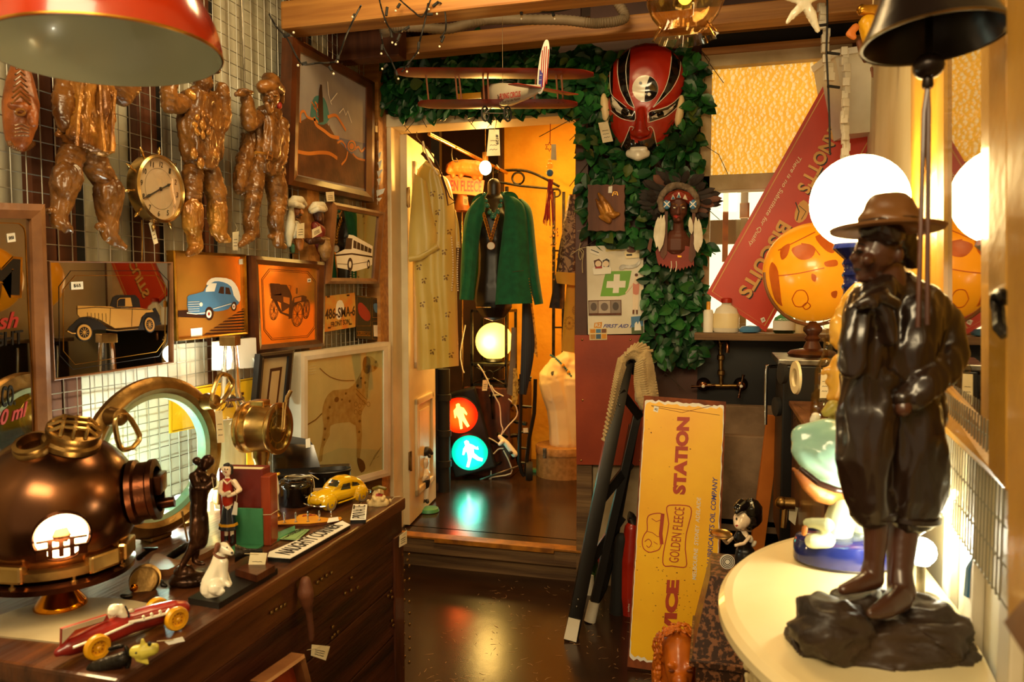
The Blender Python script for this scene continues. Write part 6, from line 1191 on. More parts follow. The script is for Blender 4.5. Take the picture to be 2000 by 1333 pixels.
# pedestrian traffic signal leaning in the corner
TLd=4.6; a_=math.radians(-12); f0=CF(TLd); c0=f0.px(908,850); Ts=Fr(c0,f0.u*math.cos(a_)-f0.v*math.sin(a_)*-1,f0.v*math.cos(a_)+f0.u*math.sin(a_)*-1)
Ts=Fr(c0,f0.u*math.cos(a_)+f0.v*math.sin(a_)*-0-f0.v*math.sin(-a_)*-0,f0.v); Ts=Fr(c0,f0.u*math.cos(.21)+f0.v*math.sin(.21)*0+f0.v*.0,f0.v)
ang=math.radians(15); Ts=Fr(c0,f0.u*math.cos(ang)+f0.v*math.sin(ang),f0.v*math.cos(ang)-f0.u*math.sin(ang)); k=TLd/FPX
tl=T('pedestrian_signal','pedestrian traffic signal with red standing and green walking figures lit, leaning in the back room','traffic light',Vector((c0.x,c0.y,.155)))
hw=.134; m=MB('black'); m.box(Ts,-hw,hw,-.25,.27,-.12,-.01,.01); hs=m.obj('housing',tl); m=MB('black')
for cy in(.127,-.116):
    m.shell([(.118,0),(.122,.02),(.12,.05)],Ts.pt(0,cy,-.01),Ts.w,36,t=.004,u=Ts.u,a0=0,a1=180)
m.obj('visor',tl)
def sigm(nm,core,edge,st):
    """lens lit from within: the lamp behind its centre makes the middle glow more than the rim"""
    m=M(nm,core,edge,rough=.3); nt=m.node_tree; N=nt.nodes; L=nt.links; b=N['Principled BSDF']; tc=N.new('ShaderNodeTexCoord'); ln=N.new('ShaderNodeVectorMath'); ln.operation='LENGTH'; L.new(tc.outputs['Object'],ln.inputs[0]); r=N.new('ShaderNodeValToRGB'); r.color_ramp.elements[0].position=.05; r.color_ramp.elements[1].position=.10; r.color_ramp.elements[0].color=(*lin(core),1); r.color_ramp.elements[1].color=(*lin(edge),1); L.new(ln.outputs['Value'],r.inputs[0]); L.new(r.outputs[0],b.inputs['Emission Color']); b.inputs['Emission Strength'].default_value=st
sigm('sig_red','#ff4a08','#b81400',2.2); sigm('sig_green','#18f4c4','#00a080',1.9); M('sig_man_red','#ffffff',emit=3,ecol='#ffb040'); M('sig_man_green','#ffffff',emit=5,ecol='#f0ffff')
man=[(-.004,.075),(.012,.08),(.022,.07),(.02,.055),(.04,.04),(.052,0),(.046,-.012),(.036,0),(.03,.012),(.03,-.02),(.045,-.085),(.028,-.09),(.008,-.035),(-.004,-.09),(-.02,-.09),(-.012,-.02),(-.02,.012),(-.026,-.01),(-.036,-.01),(-.03,.04),(-.008,.056)]
walk=[(-.016,.08),(.0,.085),(.012,.075),(.012,.058),(.032,.045),(.055,.02),(.062,.028),(.06,.005),(.03,.02),(.026,-.01),(.05,-.045),(.072,-.06),(.064,-.076),(.036,-.062),(.006,-.03),(-.012,-.06),(-.03,-.092),(-.046,-.084),(-.022,-.04),(-.016,0),(-.02,.02),(-.04,-.005),(-.05,0),(-.034,.036),(-.016,.052)]
for nm,cy,mt,mm_,sh in(('red_lens',.127,'sig_red','sig_man_red',man),('green_lens',-.116,'sig_green','sig_man_green',walk)):
    m=MB(mt); m.lathe([(0,.004),(.06,.003),(.113,-.004)],Ts.pt(0,cy,-.006),Ts.w,40,u=Ts.u); le=m.obj(nm,tl)
    m=MB(mm_); m.prism([Ts.pt(x*.95,cy+y*.95,-.0005) for x,y in sh],Ts.w*.002); m.obj('signal_figure',le)
lamp('POINT',Ts.pt(0,.127,.1),2.6,(1,.1,.01),.07,name='red_signal_light'); lamp('POINT',Ts.pt(0,-.116,.1),1.3,(.02,1,.75),.07,name='green_signal_light')
# black down pipe
p=BF.px(868,960); pp=T('black_pipe','black plastic down pipe with collars standing beside the traffic signal','pipe',(p.x,p.y,.155)); zt=P(868,720,depth(p)).z; m=MB('rubber'); m.lathe([(.036,.155),(.036,zt)],(p.x,p.y,0),ZZ,24); m.obj('pipe',pp)
for y in(775,845,905): z=P(868,y,depth(p)).z; m=MB('rubber'); m.lathe([(.036,z-.02),(.043,z-.018),(.043,z+.018),(.036,z+.02)],(p.x,p.y,0),ZZ,24); m.obj('collar',pp)
m=MB('dwood2'); q=BF.px(905,930); m.boxw(gp.x-.16,gp.x+.15,gp.y-.15,5.08,.155,gp.z-.29,.006); m.top('dark_cabinet','dark low cabinet in shadow behind the traffic signal','cabinet')
# power board and cables
W4=CF(4.66); pb=T('power_board','white power board with plugs hanging by its cable beside the green signal','power board',W4.px(988,875)); m=MB('white_card'); m.ch(W4,[(p[0],p[1],p[2],0) for p in KE([(400,890,18),(455,945,26),(520,1030,28)])]); m.ch(W4,[(p[0],p[1],p[2],.02) for p in KE([(420,930,16),(400,950,16)])]); m.obj('board',pb,vox=.004); m=MB('ink'); m.el(W4,*KE([(490,1020)])[0],4,3.5,.025,3); m.obj('plug',pb)
cb=T('white_cables','tangle of white electric cables around the power board','cable',W4.px(975,900)); m=MB('white_cable')
for pp_ in([(470,580),(530,640),(540,720),(470,800),(410,880)],[(330,470),(360,520),(430,560)],[(310,900),(350,920),(395,950)],[(350,1030),(390,990),(430,985)],[(430,1000),(480,1100),(490,1190),(340,1220),(310,1250),(325,1260),(330,1165)],[(220,300),(270,370),(360,560),(400,640),(410,780),(425,830),(410,880)],[(120,-20),(80,200),(95,330),(110,370)]): m.tube([W4.px(p[0],p[1],.0) for p in KE(pp_)],.0045,6,sm=3)
m.obj('cables',cb,fixn=False)
# hand truck frame and clutter
H4=CF(4.42); ht=T('black_hand_truck','black metal hand truck standing beside the hat box','hand truck',BF.px(1045,925)); m=MB('black'); m.tube([H4.px(p[0],p[1]) for p in KE([(575,380),(570,700),(560,1100),(600,1210)])],.012,8,sm=2); m.tube([H4.px(p[0],p[1]) for p in KE([(690,420),(680,700),(640,900),(610,1210)])],.012,8,sm=2)
for y in(400,640,850,980,1100): m.tube([H4.px(*KE([(570,y)])[0]),H4.px(*KE([(660 if y<700 else 640,y+8)])[0])],.008,6)
m.obj('frame',ht); m=MB('rubber'); p=H4.px(*KE([(640,1170)])[0]); m.lathe([(.02,-.02),(.055,-.02),(.06,0),(.055,.02),(.02,.02)],p,RR,24); m.obj('wheel',ht); m=MB('white_card'); m.poly(H4,KE([(590,820),(628,818),(630,855),(592,858)]),.02,.002); m.obj('label',ht); m=MB('green_plastic'); p=BF.px(1045,922); m.boxw(p.x-.05,p.x+.05,p.y-.03,p.y+.03,.155,.175,.003); m.obj('foot',ht)
cl=T('scrap_metal','pile of dark twisted machinery parts between the signal and the hand truck','scrap',BF.px(990,905)); m=MB('cast_iron'); random.seed(3)
for i in range(22):
    c=KE([(random.uniform(270,560),random.uniform(430,1150))])[0]; a=W4.px(c[0],c[1],random.uniform(-.15,-.04)); d=Vector((random.uniform(-.12,.12),random.uniform(-.04,.04),random.uniform(-.1,.1))); m.tube([a-d,a,a+d+Vector((0,0,.02))],random.choice((.006,.009,.014)),6)
m.obj('parts',cl,fixn=False); price_tag(cl,W4,KE([(262,430),(310,425),(296,515),(256,515)]),.0)
m=MB('steel'); m.tube([W4.px(*KE([(240,1240)])[0],.02),W4.px(*KE([(550,1130)])[0],.02)],.006,6); m.top('metal_rod','thin metal rod lying slanted in front of the green signal foot','rod')
# little waiter-like figurine at the door foot
p=BF.px(838,1000); F9=upright(p); fg=T('jockey_figurine','small black and white figurine on a green base by the open door','figurine',p); k=K(740,560,2.38)
figure(F9,[('body','resin_white',[[(212,815,22,0),(212,830,18,0)],[(215,870,24,0),(218,900,20,0)],[(200,860,9,.02),(205,900,8,.03),(225,880,7,.04)],[(210,930,10,0),(208,990,9,0)],[(225,930,10,0),(222,990,9,0)]],[]),('hair_and_cap','ink',[[(205,770,22,0),(225,765,22,0),(245,775,10,0)],[(195,785,14,0)],[(235,790,9,.02)]],[]),('shorts','ink',[[(218,905,22,.002),(218,925,18,.002)]],[]),('shoes','ink',[[(206,995,10,.004),(204,1002,9,.012)],[(224,995,10,.004),(226,1002,9,.012)]],[])],fg,k,.004)
m=MB('green_plastic'); m.lathe([(.05,0),(.055,.004),(.05,.02),(.02,.026)],p,ZZ,20); m.obj('base',fg)
# ================================================================ ivy on the back wall
def inpoly(x,y,P_):
    c=False; n=len(P_)
    for i in range(n):
        (a,b),(d,e)=P_[i],P_[(i+1)%n]
        if (b>y)!=(e>y) and x<(d-a)*(y-b)/(e-b)+a: c=not c
    return c
def ivy(name,label,P_,n,fr,seed):
    random.seed(seed); m=MB('leaf'); xs=[p[0] for p in P_]; ys=[p[1] for p in P_]; k=0
    while k<n:
        x,y=random.uniform(min(xs),max(xs)),random.uniform(min(ys),max(ys))
        if not inpoly(x,y,P_): continue
        k+=1; o=fr.px(x,y,random.uniform(.01,.075)); a=math.radians(random.gauss(-90,55)); d=(fr.u*math.cos(a)+fr.v*math.sin(a)+fr.w*random.uniform(.1,.7)).normalized(); s=fr.w.cross(d).normalized()+fr.w*random.uniform(-.4,.4); s.normalize(); nn=s.cross(d)*-1
        l=random.uniform(.05,.08); w=l*random.uniform(.28,.36); m.m(random.choices(('leaf','leaf2','leaf3'),(8,4,.5))[0])
        prof=((0,0,0),(.25,.8,.06),(.5,1,.08),(.78,.62,.02),(1,0,-.08)); vs=[];
        for t,ww,h in prof:
            c=o+d*l*t+nn*l*h
            vs+= [c-nn*l*.06*(ww>0), c-s*w*ww+nn*l*.05, c+s*w*ww+nn*l*.05]
        fs=[]
        for i in range(4): a0,b0=3*i,3*i+3; fs+=[[a0,b0,b0+1,a0+1],[a0+2,b0+2,b0,a0]]
        m.add(vs,fs,True)
    m.m('vine')
    for i in range(int(n/16)):
        while True:
            x,y=random.uniform(min(xs),max(xs)),random.uniform(min(ys),max(ys))
            if inpoly(x,y,P_): break
        o=fr.px(x,y,.02); m.tube([o,o+fr.u*random.uniform(-.07,.07)-fr.v*.05+fr.w*.02,o+fr.u*random.uniform(-.12,.12)-fr.v*.13],.0018,4)
    return m.top(name,label,'artificial plant',fixn=False)
B3=BW.off(.04)
ivy('artificial_ivy','dark green artificial ivy covering the wall above the doorway behind the model biplane',[(738,122),(780,112),(900,108),(930,76),(985,80),(1100,100),(1160,90),(1160,214),(1130,212),(742,218)],1000,B3,11)
ivy('artificial_ivy','tall panel of dark green artificial ivy right of the doorway behind the big red mask',[(1150,96),(1372,88),(1380,200),(1368,330),(1378,520),(1380,690),(1340,706),(1290,705),(1262,640),(1262,470),(1142,470),(1140,230)],1150,B3,12)
# ================================================================ things on the back wall
KM=K(1100,60,2.665); KW=K(1340,80,2.2206); KL=K(1080,460,3.3325); KY=K(1090,660,1.981); KR=K(1380,560,2.381); KQ=K(1480,380,1.398); KG=K(1400,0,3.173); KH=K(1500,540,4.165); KX=K(1230,0,3.774); KA=K(540,0,2.857)
MF=BW.off(.10); ms=T('opera_mask','large glossy red opera mask with black stripes and a yin-yang on the forehead','mask',MF.px(1245,316))
m=MB('red_gloss')
for x,y,rx,ry,w,rw,rot in((428,270,203,200,.0,105,0),(420,380,190,200,0,100,0),(405,480,160,160,0,95,0),(395,560,105,110,0,92,0)): 
    q=KM([(x,y)])[0]; m.el(MF,q[0],q[1],rx/2.665,ry/2.665,w,rw/2.665,rot,24)
m.ch(MF,KM([(405,420,18,.085),(402,480,26,.092),(400,525,34,.09)])); m.ch(MF,KM([(365,530,20,.08),(400,540,22,.088),(435,530,20,.08)])); m.ch(MF,KM([(270,380,18,.06),(340,420,20,.075)])); m.ch(MF,KM([(470,425,20,.075),(560,395,18,.06)]))
face=m.obj('face',ms,vox=.005,it=3); bv=wbvh(face)
def dec(par,fr,bv,conv,name,items,res=.008):
    m=MB('ink')
    for kind,mat,pp,off,arg in items:
        m.m(mat)
        if kind=='p': decal(bv,m,fr,conv(pp),0,off,res,arg)
        else: dline(bv,m,fr,conv(pp),arg,0,off,3)
    return m.obj(name,par,fixn=False)
BLK='blackgloss'; WH='resin_white'
yy=ell(427,302,68,70); half=ell(427,302,68,70,0,24,-75,105); 
S1=[(a,b) for a,b in half]
items=[('p',BLK,[(350,95),(328,180),(332,280),(348,340),(372,402),(340,385),(300,310),(284,220),(292,130),(318,108)],.0006,0),('p',BLK,[(562,105),(610,142),(602,230),(560,310),(520,350),(468,402),(492,360),(525,310),(553,220),(566,150)],.0006,0),
('p',BLK,[(262,160),(246,200),(246,290),(262,345),(330,405),(375,420),(372,468),(300,455),(255,418),(238,340),(228,290),(232,220)],.0006,0),('p',BLK,[(445,425),(500,412),(560,388),(606,340),(628,300),(622,340),(585,405),(535,445),(450,476)],.0006,0),
('p',WH,[(252,340),(300,398),(335,418),(358,444),(320,444),(278,420),(256,380)],.0014,0),('p',WH,[(455,450),(500,422),(545,410),(585,380),(560,415),(530,440),(490,452)],.0014,0),
('p',BLK,ell(322,424,20,22),.002,0),('p',BLK,ell(505,434,19,20),.002,0),
('p',BLK,[(345,520),(352,565),(400,575),(455,560),(468,520),(478,570),(492,615),(445,655),(400,668),(345,655),(296,615),(322,570)],.0006,0),('p','red_gloss',[(372,568),(388,566),(390,584),(372,584)],.0014,0),
('p',WH,yy,.0008,0),('p',BLK,[(a,b) for a,b in ell(427,302,66,68,0,20,-70,110)]+[(a,b) for a,b in ell(414,336,34,36,0,10,110,-70)][::1],.0014,0),
('p',WH,ell(440,268,33,35),.002,0) if 0 else ('p',WH,ell(447,332,9,9),.0022,0),('p','#8a8f98',ell(403,273,8,8),.0022,0)]
ln=[[(350,95),(328,180),(332,280),(348,340),(372,402)],[(288,135),(284,220),(300,310),(340,385),(370,402)],[(565,105),(553,220),(525,310),(468,402)],[(610,142),(602,230),(560,310),(470,402)],[(246,190),(246,290),(262,345),(330,400)],[(440,478),(448,425),(500,410),(560,386),(612,335)],[(374,418),(372,470),(300,456),(250,415)],[(445,478),(535,447),(590,400)],[(298,617),(322,570),(342,520),(350,500),(368,505),(360,520)],[(492,618),(480,570),(470,520),(455,500),(440,508),(446,522)]]
items+=[('l',WH,l,.0024,1.3) for l in ln]
dec(ms,MF,bv,KM,'painted_design',items)
m=MB(WH); m.ch(MF,KM([(345,640,22,.045),(390,650,30,.06),(432,640,22,.045)])); m.ch(MF,KM([(360,620,16,.062),(425,618,16,.062)])); m.obj('chin',ms,vox=.004,it=1)
for x,rot in((218,-6),(606,8)): m=MB('mannequin_skin'); m.el(MF,*KM([(x,405 if x<300 else 418)])[0],9,31,.012,10,rot); m.obj('ear',ms)
price_tag(ms,MF,KM([(182,480),(232,472),(260,575),(206,585)]),.06,KM([(240,450)])[0])
m=MB('string'); m.tube([MF.px(1248,90,.03),MF.px(1249,40,-.02)],.0012,5); m.obj('string',ms)
# praying hands plaque
PF=BW.off(.135); pq=T('praying_hands_plaque','dark wooden plaque with a carved relief of praying hands','plaque',PF.px(1185,450)); sc_=[]
for i in range(8): sc_+=[(128+i*24,800+(5 if i%2 else 0))]
for i in range(9): sc_+=[(322-(5 if i%2 else 0),802+i*30)]
for i in range(8): sc_+=[(318-i*24,1045-(5 if i%2 else 0))]
for i in range(9): sc_+=[(126+(5 if i%2 else 0),1040-i*29)]
m=MB('stud'); m.poly(PF,KM(sc_),.02,.02); m.obj('board',pq); m=MB('carved_gold')
for c_ in([(185,850,8,.028),(215,900,20,.032),(232,945,24,.034)],[(200,862,7,.032),(232,910,14,.036),(248,945,20,.034)],[(172,880,6,.028),(200,930,16,.032),(225,955,22,.032)],[(178,905,6,.026),(205,950,14,.03)],[(230,950,26,.03),(260,960,22,.028),(285,955,12,.026)],[(220,965,22,.03),(238,990,16,.028),(205,975,12,.028),(190,968,7,.028)]): m.ch(PF,KM(c_))
m.obj('hands',pq,vox=.0022,it=1,disp=.001,dsc=120); m=MB('gold'); m.line(PF,KM([(256,860),(262,840),(280,840),(284,858)]),1.2,.021); m.line(PF,KM([(266,850),(276,850)]),1,.021); m.obj('emblem',pq); price_tag(pq,PF,KM([(236,812),(256,808),(254,845),(234,845)]),.024,KM([(258,758)])[0],'white_card',False)
# feathered doll bust
DF=BW.off(.10); db_=T('doll_bust','brown-faced doll bust in a dark feather headdress with white side feathers and red leather bib','doll',DF.px(1320,530))
M('doll_skin','#5a2c18','#451f10',rough=.6,vs=5); M('feather_dark','#2a1a12','#120a06',rough=.7,vs=12); M('feather_white','#e4dcc8','#c8bea4',rough=.7,vs=16); M('fur','#8c7a66','#5e4e3e',rough=.95,vs=30); M('leather_red','#8c2a16','#6e1c0e',rough=.6,vs=12)
m=MB('doll_skin')
for c_ in([(600,900,48,.05),(600,940,46,.05),(598,975,30,.055)],[(600,990,26,.04),(600,1040,30,.03),(600,1080,52,.02),(590,1120,90,.0)],[(600,925,9,.095),(597,950,11,.1)],[(600,985,12,.078)]): m.ch(DF,KM(c_))
hb_=m.obj('head',db_,vox=.003,it=2); bv=wbvh(hb_)
dec(db_,DF,bv,KM,'face_paint',[('p','red_ink',[(572,965),(590,958),(608,964),(590,978)],.0008,0),('p','ink',[(566,922),(580,915),(592,924),(580,928)],.0008,0),('p','ink',[(612,924),(626,915),(640,924),(626,928)],.0008,0),('p',WH,[(572,922),(580,918),(588,923),(580,926)],.0014,0),('p',WH,[(616,923),(625,918),(635,923),(626,926)],.0014,0),('l','gold',[(560,910),(578,902),(594,910)],.001,1),('l','gold',[(610,910),(628,902),(644,910)],.001,1)],.004)
def feather(mb,fr,p,q,wd,w0,w1,conv):
    a=conv([p])[0]; b=conv([q])[0]; A=fr.px(*a,w0); B=fr.px(*b,w1); d=B-A; l=d.length; d.normalize(); s=d.cross(fr.w).normalized(); n=s.cross(d); vs=[];fs=[]
    for t,k in((0,.1),(.2,.7),(.5,1),(.8,.85),(1,.08)):
        c=A+d*l*t+n*.02*l*math.sin(t*3); h=wd*k; vs+=[c-s*h-n*h*.25,c+n*h*.12,c+s*h-n*h*.25]
    for i in range(4): o=3*i; fs+=[[o,o+3,o+4,o+1],[o+1,o+4,o+5,o+2]]
    mb.add(vs,fs,True)
random.seed(5); m=MB('feather_dark')
for i in range(90):
    a=math.radians(random.uniform(-35,225)); r0=random.uniform(95,120); r1=random.uniform(150,235)*(1.0 if math.sin(a)>-.2 else .8); cx,cy=600,900
    if i%9==0: m.m('stud')
    else: m.m('feather_dark')
    feather(m,DF,(cx+r0*math.cos(a),cy-r0*math.sin(a)),(cx+r1*math.cos(a)*1.0,cy-r1*math.sin(a)*.85),random.uniform(.010,.017),.03,random.uniform(.0,.06),KM)
m.obj('feather_headdress',db_,fixn=False)
m=MB('fur'); random.seed(6)
for i in range(34): a=math.radians(-25+230*i/33); q=KM([(600+92*math.cos(a),895-92*math.sin(a)*.95)])[0]; m.sph(DF.px(q[0],q[1],.05+random.uniform(-.008,.008)),random.uniform(.013,.018),8)
m.obj('fur_trim',db_,vox=.004,it=0,disp=.006,dsc=260)
m=MB('leather_red'); m.ch(DF,KM([(545,880,22,.062),(565,862,24,.075),(600,850,24,.085),(640,862,24,.075),(662,885,22,.062)])); hbnd=m.obj('headband',db_,vox=.003,it=1); bv=wbvh(hbnd)
dec(db_,DF,bv,KM,'beadwork',[('l','gold',[(548,862),(600,832),(660,866)],.001,1.2),('p',WH,[(560,880),(572,852),(584,876)],.001,0),('p',WH,[(590,870),(602,842),(614,870)],.001,0),('p',WH,[(622,874),(634,852),(648,882)],.001,0),('p','print_blue',[(564,878),(572,860),(580,874)],.0016,0),('p','print_blue',[(594,868),(602,850),(610,868)],.0016,0)],.004)
for x in(540,675): m=MB('print_blue'); q=KM([(x,905)])[0]; p=DF.px(q[0],q[1],.07); m.sph(p,(.014,.007,.020),10); m.m(WH); 
for x in(540,675):
    q=KM([(x,905)])[0]; p=DF.px(q[0],q[1],.075); m=MB('print_blue'); m.sph(p,(.015,.007,.021),10); m.m(WH); m.bar(p+Vector((-.012,-.006,-.012)),p+Vector((.012,-.006,.012)),.004,.002,(0,1,0)); m.bar(p+Vector((-.012,-.006,.012)),p+Vector((.012,-.006,-.012)),.004,.002,(0,1,0)); m.obj('rosette',db_)
m=MB('feather_white')
for p,q,w in(((510,960),(485,1130),.013),((525,960),(500,1150),.014),((495,970),(478,1100),.011)): feather(m,DF,p,q,w,.075,.07,KM)
m.obj('side_feathers',db_,fixn=False); m=MB('feather_white')
for p,q,w in(((660,970),(668,1060),.010),((690,970),(700,1150),.012),((705,980),(715,1130),.012),((690,1060),(700,1155),.012)): feather(m,DF,p,q,w,.075,.07,KM)
m.obj('side_feathers',db_,fixn=False); m=MB('stud')
for pp in([(530,940),(545,940),(540,1160),(522,1190),(505,1170)],[(672,950),(688,950),(690,1170),(668,1210),(652,1190)],[(450,1080),(465,1085),(455,1155),(438,1135)]): m.poly(DF,KM(pp),.06,.003)
m.obj('leather_thongs',db_)
m=MB('leather_red'); bib=[(480,1150),(500,1125),(600,1115),(660,1125),(680,1200)]; fr2=[]
for i in range(22): fr2+=[(680-9*i,1200+38*(1-abs(i-9)/14)+(0 if i%2 else 16))]
m.poly(DF,KM(bib+fr2),.055,.01); m.m('gold'); 
for x,y in((605,1145),(605,1175),(598,1140)): m.poly(DF,KM([(x-10,y-5),(x+12,y-3),(x+10,y+6),(x-10,y+5)]),.058,.002)
m.m(WH); 
for x in(562,588): m.prow(DF,[(p[0],p[1],.06) for p in KM([(x,1200),(x+2,1225),(x-4,1255)])],.0018)
m.obj('leather_bib',db_)
# first aid kit with magnets
AF=BW.off(.09); q=KL([(218,72),(586,55),(594,640),(228,646)]); fa=T('first_aid_kit','white FIRST AID KIT box covered with fridge magnets beside the door post','first aid kit',AF.px(*q[3])); m=MB('white_paint'); m.poly(AF,q,0,.07); m.obj('box',fa)
m=MB(M('kit_green','#6fae28','#5f9a20',rough=.45)); m.poly(AF,KL([(345,235),(512,230),(490,340),(470,385),(430,396),(308,397),(330,290)]),.0006,.0005,0); m.m('white_card').poly(AF,KL([(397,253),(436,253),(434,296),(474,296),(470,340),(430,340),(428,375),(388,376),(392,342),(346,342),(352,298),(394,298)]),.0012,.0005); m.obj('cross_logo',fa)
m=MB(M('kit_blue','#4a4a9c','#3a3a86',rough=.5)); m.tpx(AF,'FIRST AID KIT',KL([(326,602)])[0],KL([(560,602)])[0],KL([(332,578)])[0],.0008,.02,shear=.2); m.m('hook_yellow').poly(AF,KL([(270,570),(320,564),(316,602),(266,603)]),.0008,.0005); m.m('white_card').tpx(AF,'R2',KL([(275,595)])[0],KL([(310,594)])[0],KL([(277,574)])[0],.0014,.02); m.obj('lettering',fa)
def magnet(lab,pp,mat,extra=(),t=.005,sm=0):
    g=T('fridge_magnet',lab,'magnet',AF.px(*KL(pp)[0],.002),'magnets on the first aid kit'); m=MB(mat); m.poly(AF,KL(pp),.001+t,t,sm); z=.0016+t
    for mt,e in extra:
        m.m(mt)
        if isinstance(e,str): continue
        m.poly(AF,KL(e),z,.0005); z+=.0005
    m.obj('plate',g); return g
magnet('two-children magnet with a white banner on the first aid kit',[(258,175),(275,155),(310,150),(330,160),(350,145),(372,155),(370,200),(382,215),(376,250),(265,256),(258,215),(268,205)],'white_card',[('stud',[(265,165),(300,152),(322,175),(318,205),(272,205)]),('ink',[(322,165),(350,150),(368,162),(366,205),(330,205)]),('porcelain',ell(295,185,20,20)),('porcelain',ell(345,185,20,20)),('red_ink',[(275,205),(318,200),(320,214),(275,216)])],.005)
magnet('brown bear magnet on a cream plaque, top right of the kit',[(463,115),(475,95),(560,95),(572,120),(560,145),(475,150)],'cream',[('stud',ell(512,78,18,16)),('stud',ell(510,100,30,14)),('ink',[(478,122),(515,120),(515,132),(478,134)])],.005)
magnet('silver lizard-shaped magnet below the bear plaque',[(430,215),(440,195),(460,190),(500,195),(540,185),(560,165),(568,180),(545,205),(500,215),(470,212),(450,225)],'steel',[],.005,2)
magnet('small white ticket magnet at the kit top left',[(243,84),(305,108),(300,134),(238,112)],'white_card',[('ink',[(247,90),(300,111),(297,116),(246,95)])],.002)
magnet('wide magnet of three koala photos on the kit',[(229,424),(444,420),(446,520),(232,522)],'stud',[('#9c8c7c',[(234,430),(292,428),(292,506),(236,508)]),('#b8a898',[(296,428),(372,426),(374,506),(296,507)]),('#8c7c70',[(376,426),(440,425),(441,505),(378,506)]),('#5c4c44',ell(265,465,20,26)),('#6c5c54',ell(335,465,24,26)),('#4c4038',ell(408,462,20,26))],.004)
magnet('blue castle-view postcard magnet at the kit lower right',[(508,530),(586,524),(588,640),(512,644)],'print_blue',[('#4a5a30',[(511,600),(588,590),(588,640),(512,644)]),('white_card',[(530,620),(532,575),(545,560),(552,580),(562,556),(572,585),(574,618)])],.003)
magnet('cream magnet with six tiny photos at the kit bottom edge',[(236,606),(352,604),(352,680),(238,682)],'cream',[('hook_yellow',[(242,612),(276,611),(276,636),(243,637)]),('print_blue',[(280,611),(312,610),(312,635),(280,636)]),('#7a4a2a',[(316,610),(347,609),(347,634),(316,635)]),('print_tan',[(243,645),(276,644),(276,674),(244,675)]),('#3a5a7a',[(280,644),(312,643),(312,673),(280,674)]),('hook_yellow',[(316,643),(347,642),(347,672),(316,673)])],.002)
bal=magnet('paper doll magnet of a dancer in a pink leotard on the kit',[(526,300),(535,270),(530,255),(545,248),(556,258),(552,275),(562,300),(590,350),(606,388),(598,390),(575,345),(562,325),(560,370),(556,440),(554,485),(552,512),(540,512),(536,470),(530,512),(518,512),(520,440),(518,370),(520,325),(500,350),(475,380),(470,374),(500,335)],'porcelain',[('#d0806a',[(522,310),(535,318),(548,318),(560,308),(562,350),(556,384),(540,388),(522,380),(520,345)]),('stud',ell(543,258,11,10)),('stud',[(518,485),(530,485),(529,512),(517,512)]),('stud',[(540,485),(552,485),(552,512),(541,512)])],.002)
magnet('strip of pale yellow masking tape at the top of the kit',[(336,62),(436,56),(438,100),(345,106)],'silk',[],.001)
m=MB('string'); m.tube([AF.px(p[0],p[1],.01) for p in KF([(615,215),(700,200),(710,215)])],.001,5); m.tube([AF.px(p[0],p[1],.02) for p in KF([(560,410),(630,360),(690,345)])],.0016,5); m.tube([AF.px(p[0],p[1],.02) for p in KF([(640,310),(625,400),(640,450),(655,400),(630,360),(665,380),(655,470),(658,555)])],.0016,5,sm=3); m.top('string_bow','cream string tied in a bow on the right door post','string')
# model biplane hanging from the beam
o=P(948,165,2.72); AP=Fr(o,(1,0.02,0),ZZ); bp_=T('model_biplane','red and silver model biplane hanging by a thread in front of the ivy','model aeroplane',AP.px(975,232))
M('wing_red','#8c2a1a','#6a1c10',rough=.4,vs=10); M('fuse','#c8c0ac','#b0a890',rough=.35,metal=.2,vs=6)
def wing(y0,y1,xa,xb,nm):
    a=AP.px(*KA([(xa,y0)])[0]); b=AP.px(*KA([(xb,y1)])[0]); d=(b-a).normalized(); f=Fr(a,d,ZZ); l=(b-a).length; m=MB('wing_red'); vs=[];n=24
    for t in range(n+1):
        s=t/n; ch=.058*min(1,(1-abs(2*s-1)**8)**.5+.05); 
        for k in range(10): an=2*math.pi*k/10; vs.append(f.pt(l*s,.006*math.sin(an)+.003*math.cos(an),ch*math.cos(an)))
    fs=[[i*10+k,i*10+(k+1)%10,(i+1)*10+(k+1)%10,(i+1)*10+k] for i in range(n) for k in range(10)]+[list(range(10))[::-1],[n*10+k for k in range(10)]]
    m.add(vs,fs,True); return m.obj(nm,bp_)
wing(405,414,660,1770,'upper_wing'); wing(583,580,790,1680,'lower_wing')
for x,x2 in((835,850),(998,1012),(1018,1034),(1152,1160),(1178,1185),(1448,1440),(1560,1572),(1590,1600)):
    for w in(.03,-.03): m=MB('stud'); a=KA([(x,420)])[0]; b=KA([(x2,575)])[0]; m.tube([AP.px(a[0],a[1],w),AP.px(b[0],b[1],w)],.0035,6); m.obj('strut',bp_)
na=AP.px(*KA([(1190,528)])[0],-.07); ta=AP.px(*KA([(1480,505)])[0],.17); fa_=(ta-na).normalized(); FA=Fr(na,fa_,ZZ); fl_=(ta-na).length; m=MB('fuse'); loft(m,FA,[(0,.022,-.03,.03),(.02,.034,-.042,.036),(fl_*.35,.036,-.045,.036),(fl_*.7,.024,-.025,.026),(fl_,.006,-.002,.018)],16,3.2); fz=m.obj('fuselage',bp_); bv=wbvh(fz)
m=MB('print_dkbrown'); loft(m,FA,[(-.03,.012,-.012,.012),(-.015,.03,-.03,.03),(.015,.035,-.043,.037),(.05,.0362,-.0455,.037)],16,3.2); m.obj('cowling',bp_)
pl=na-fa_*.035; m=MB('wheel_yellow'); m.bar(pl-FA.w*.0+Vector((-.11,.0,-.0)),pl+Vector((.06,0,0)),.022,.006,(0,1,0)); m.sph(pl,.012,10); m.obj('propeller',bp_)
m=MB('ink'); 
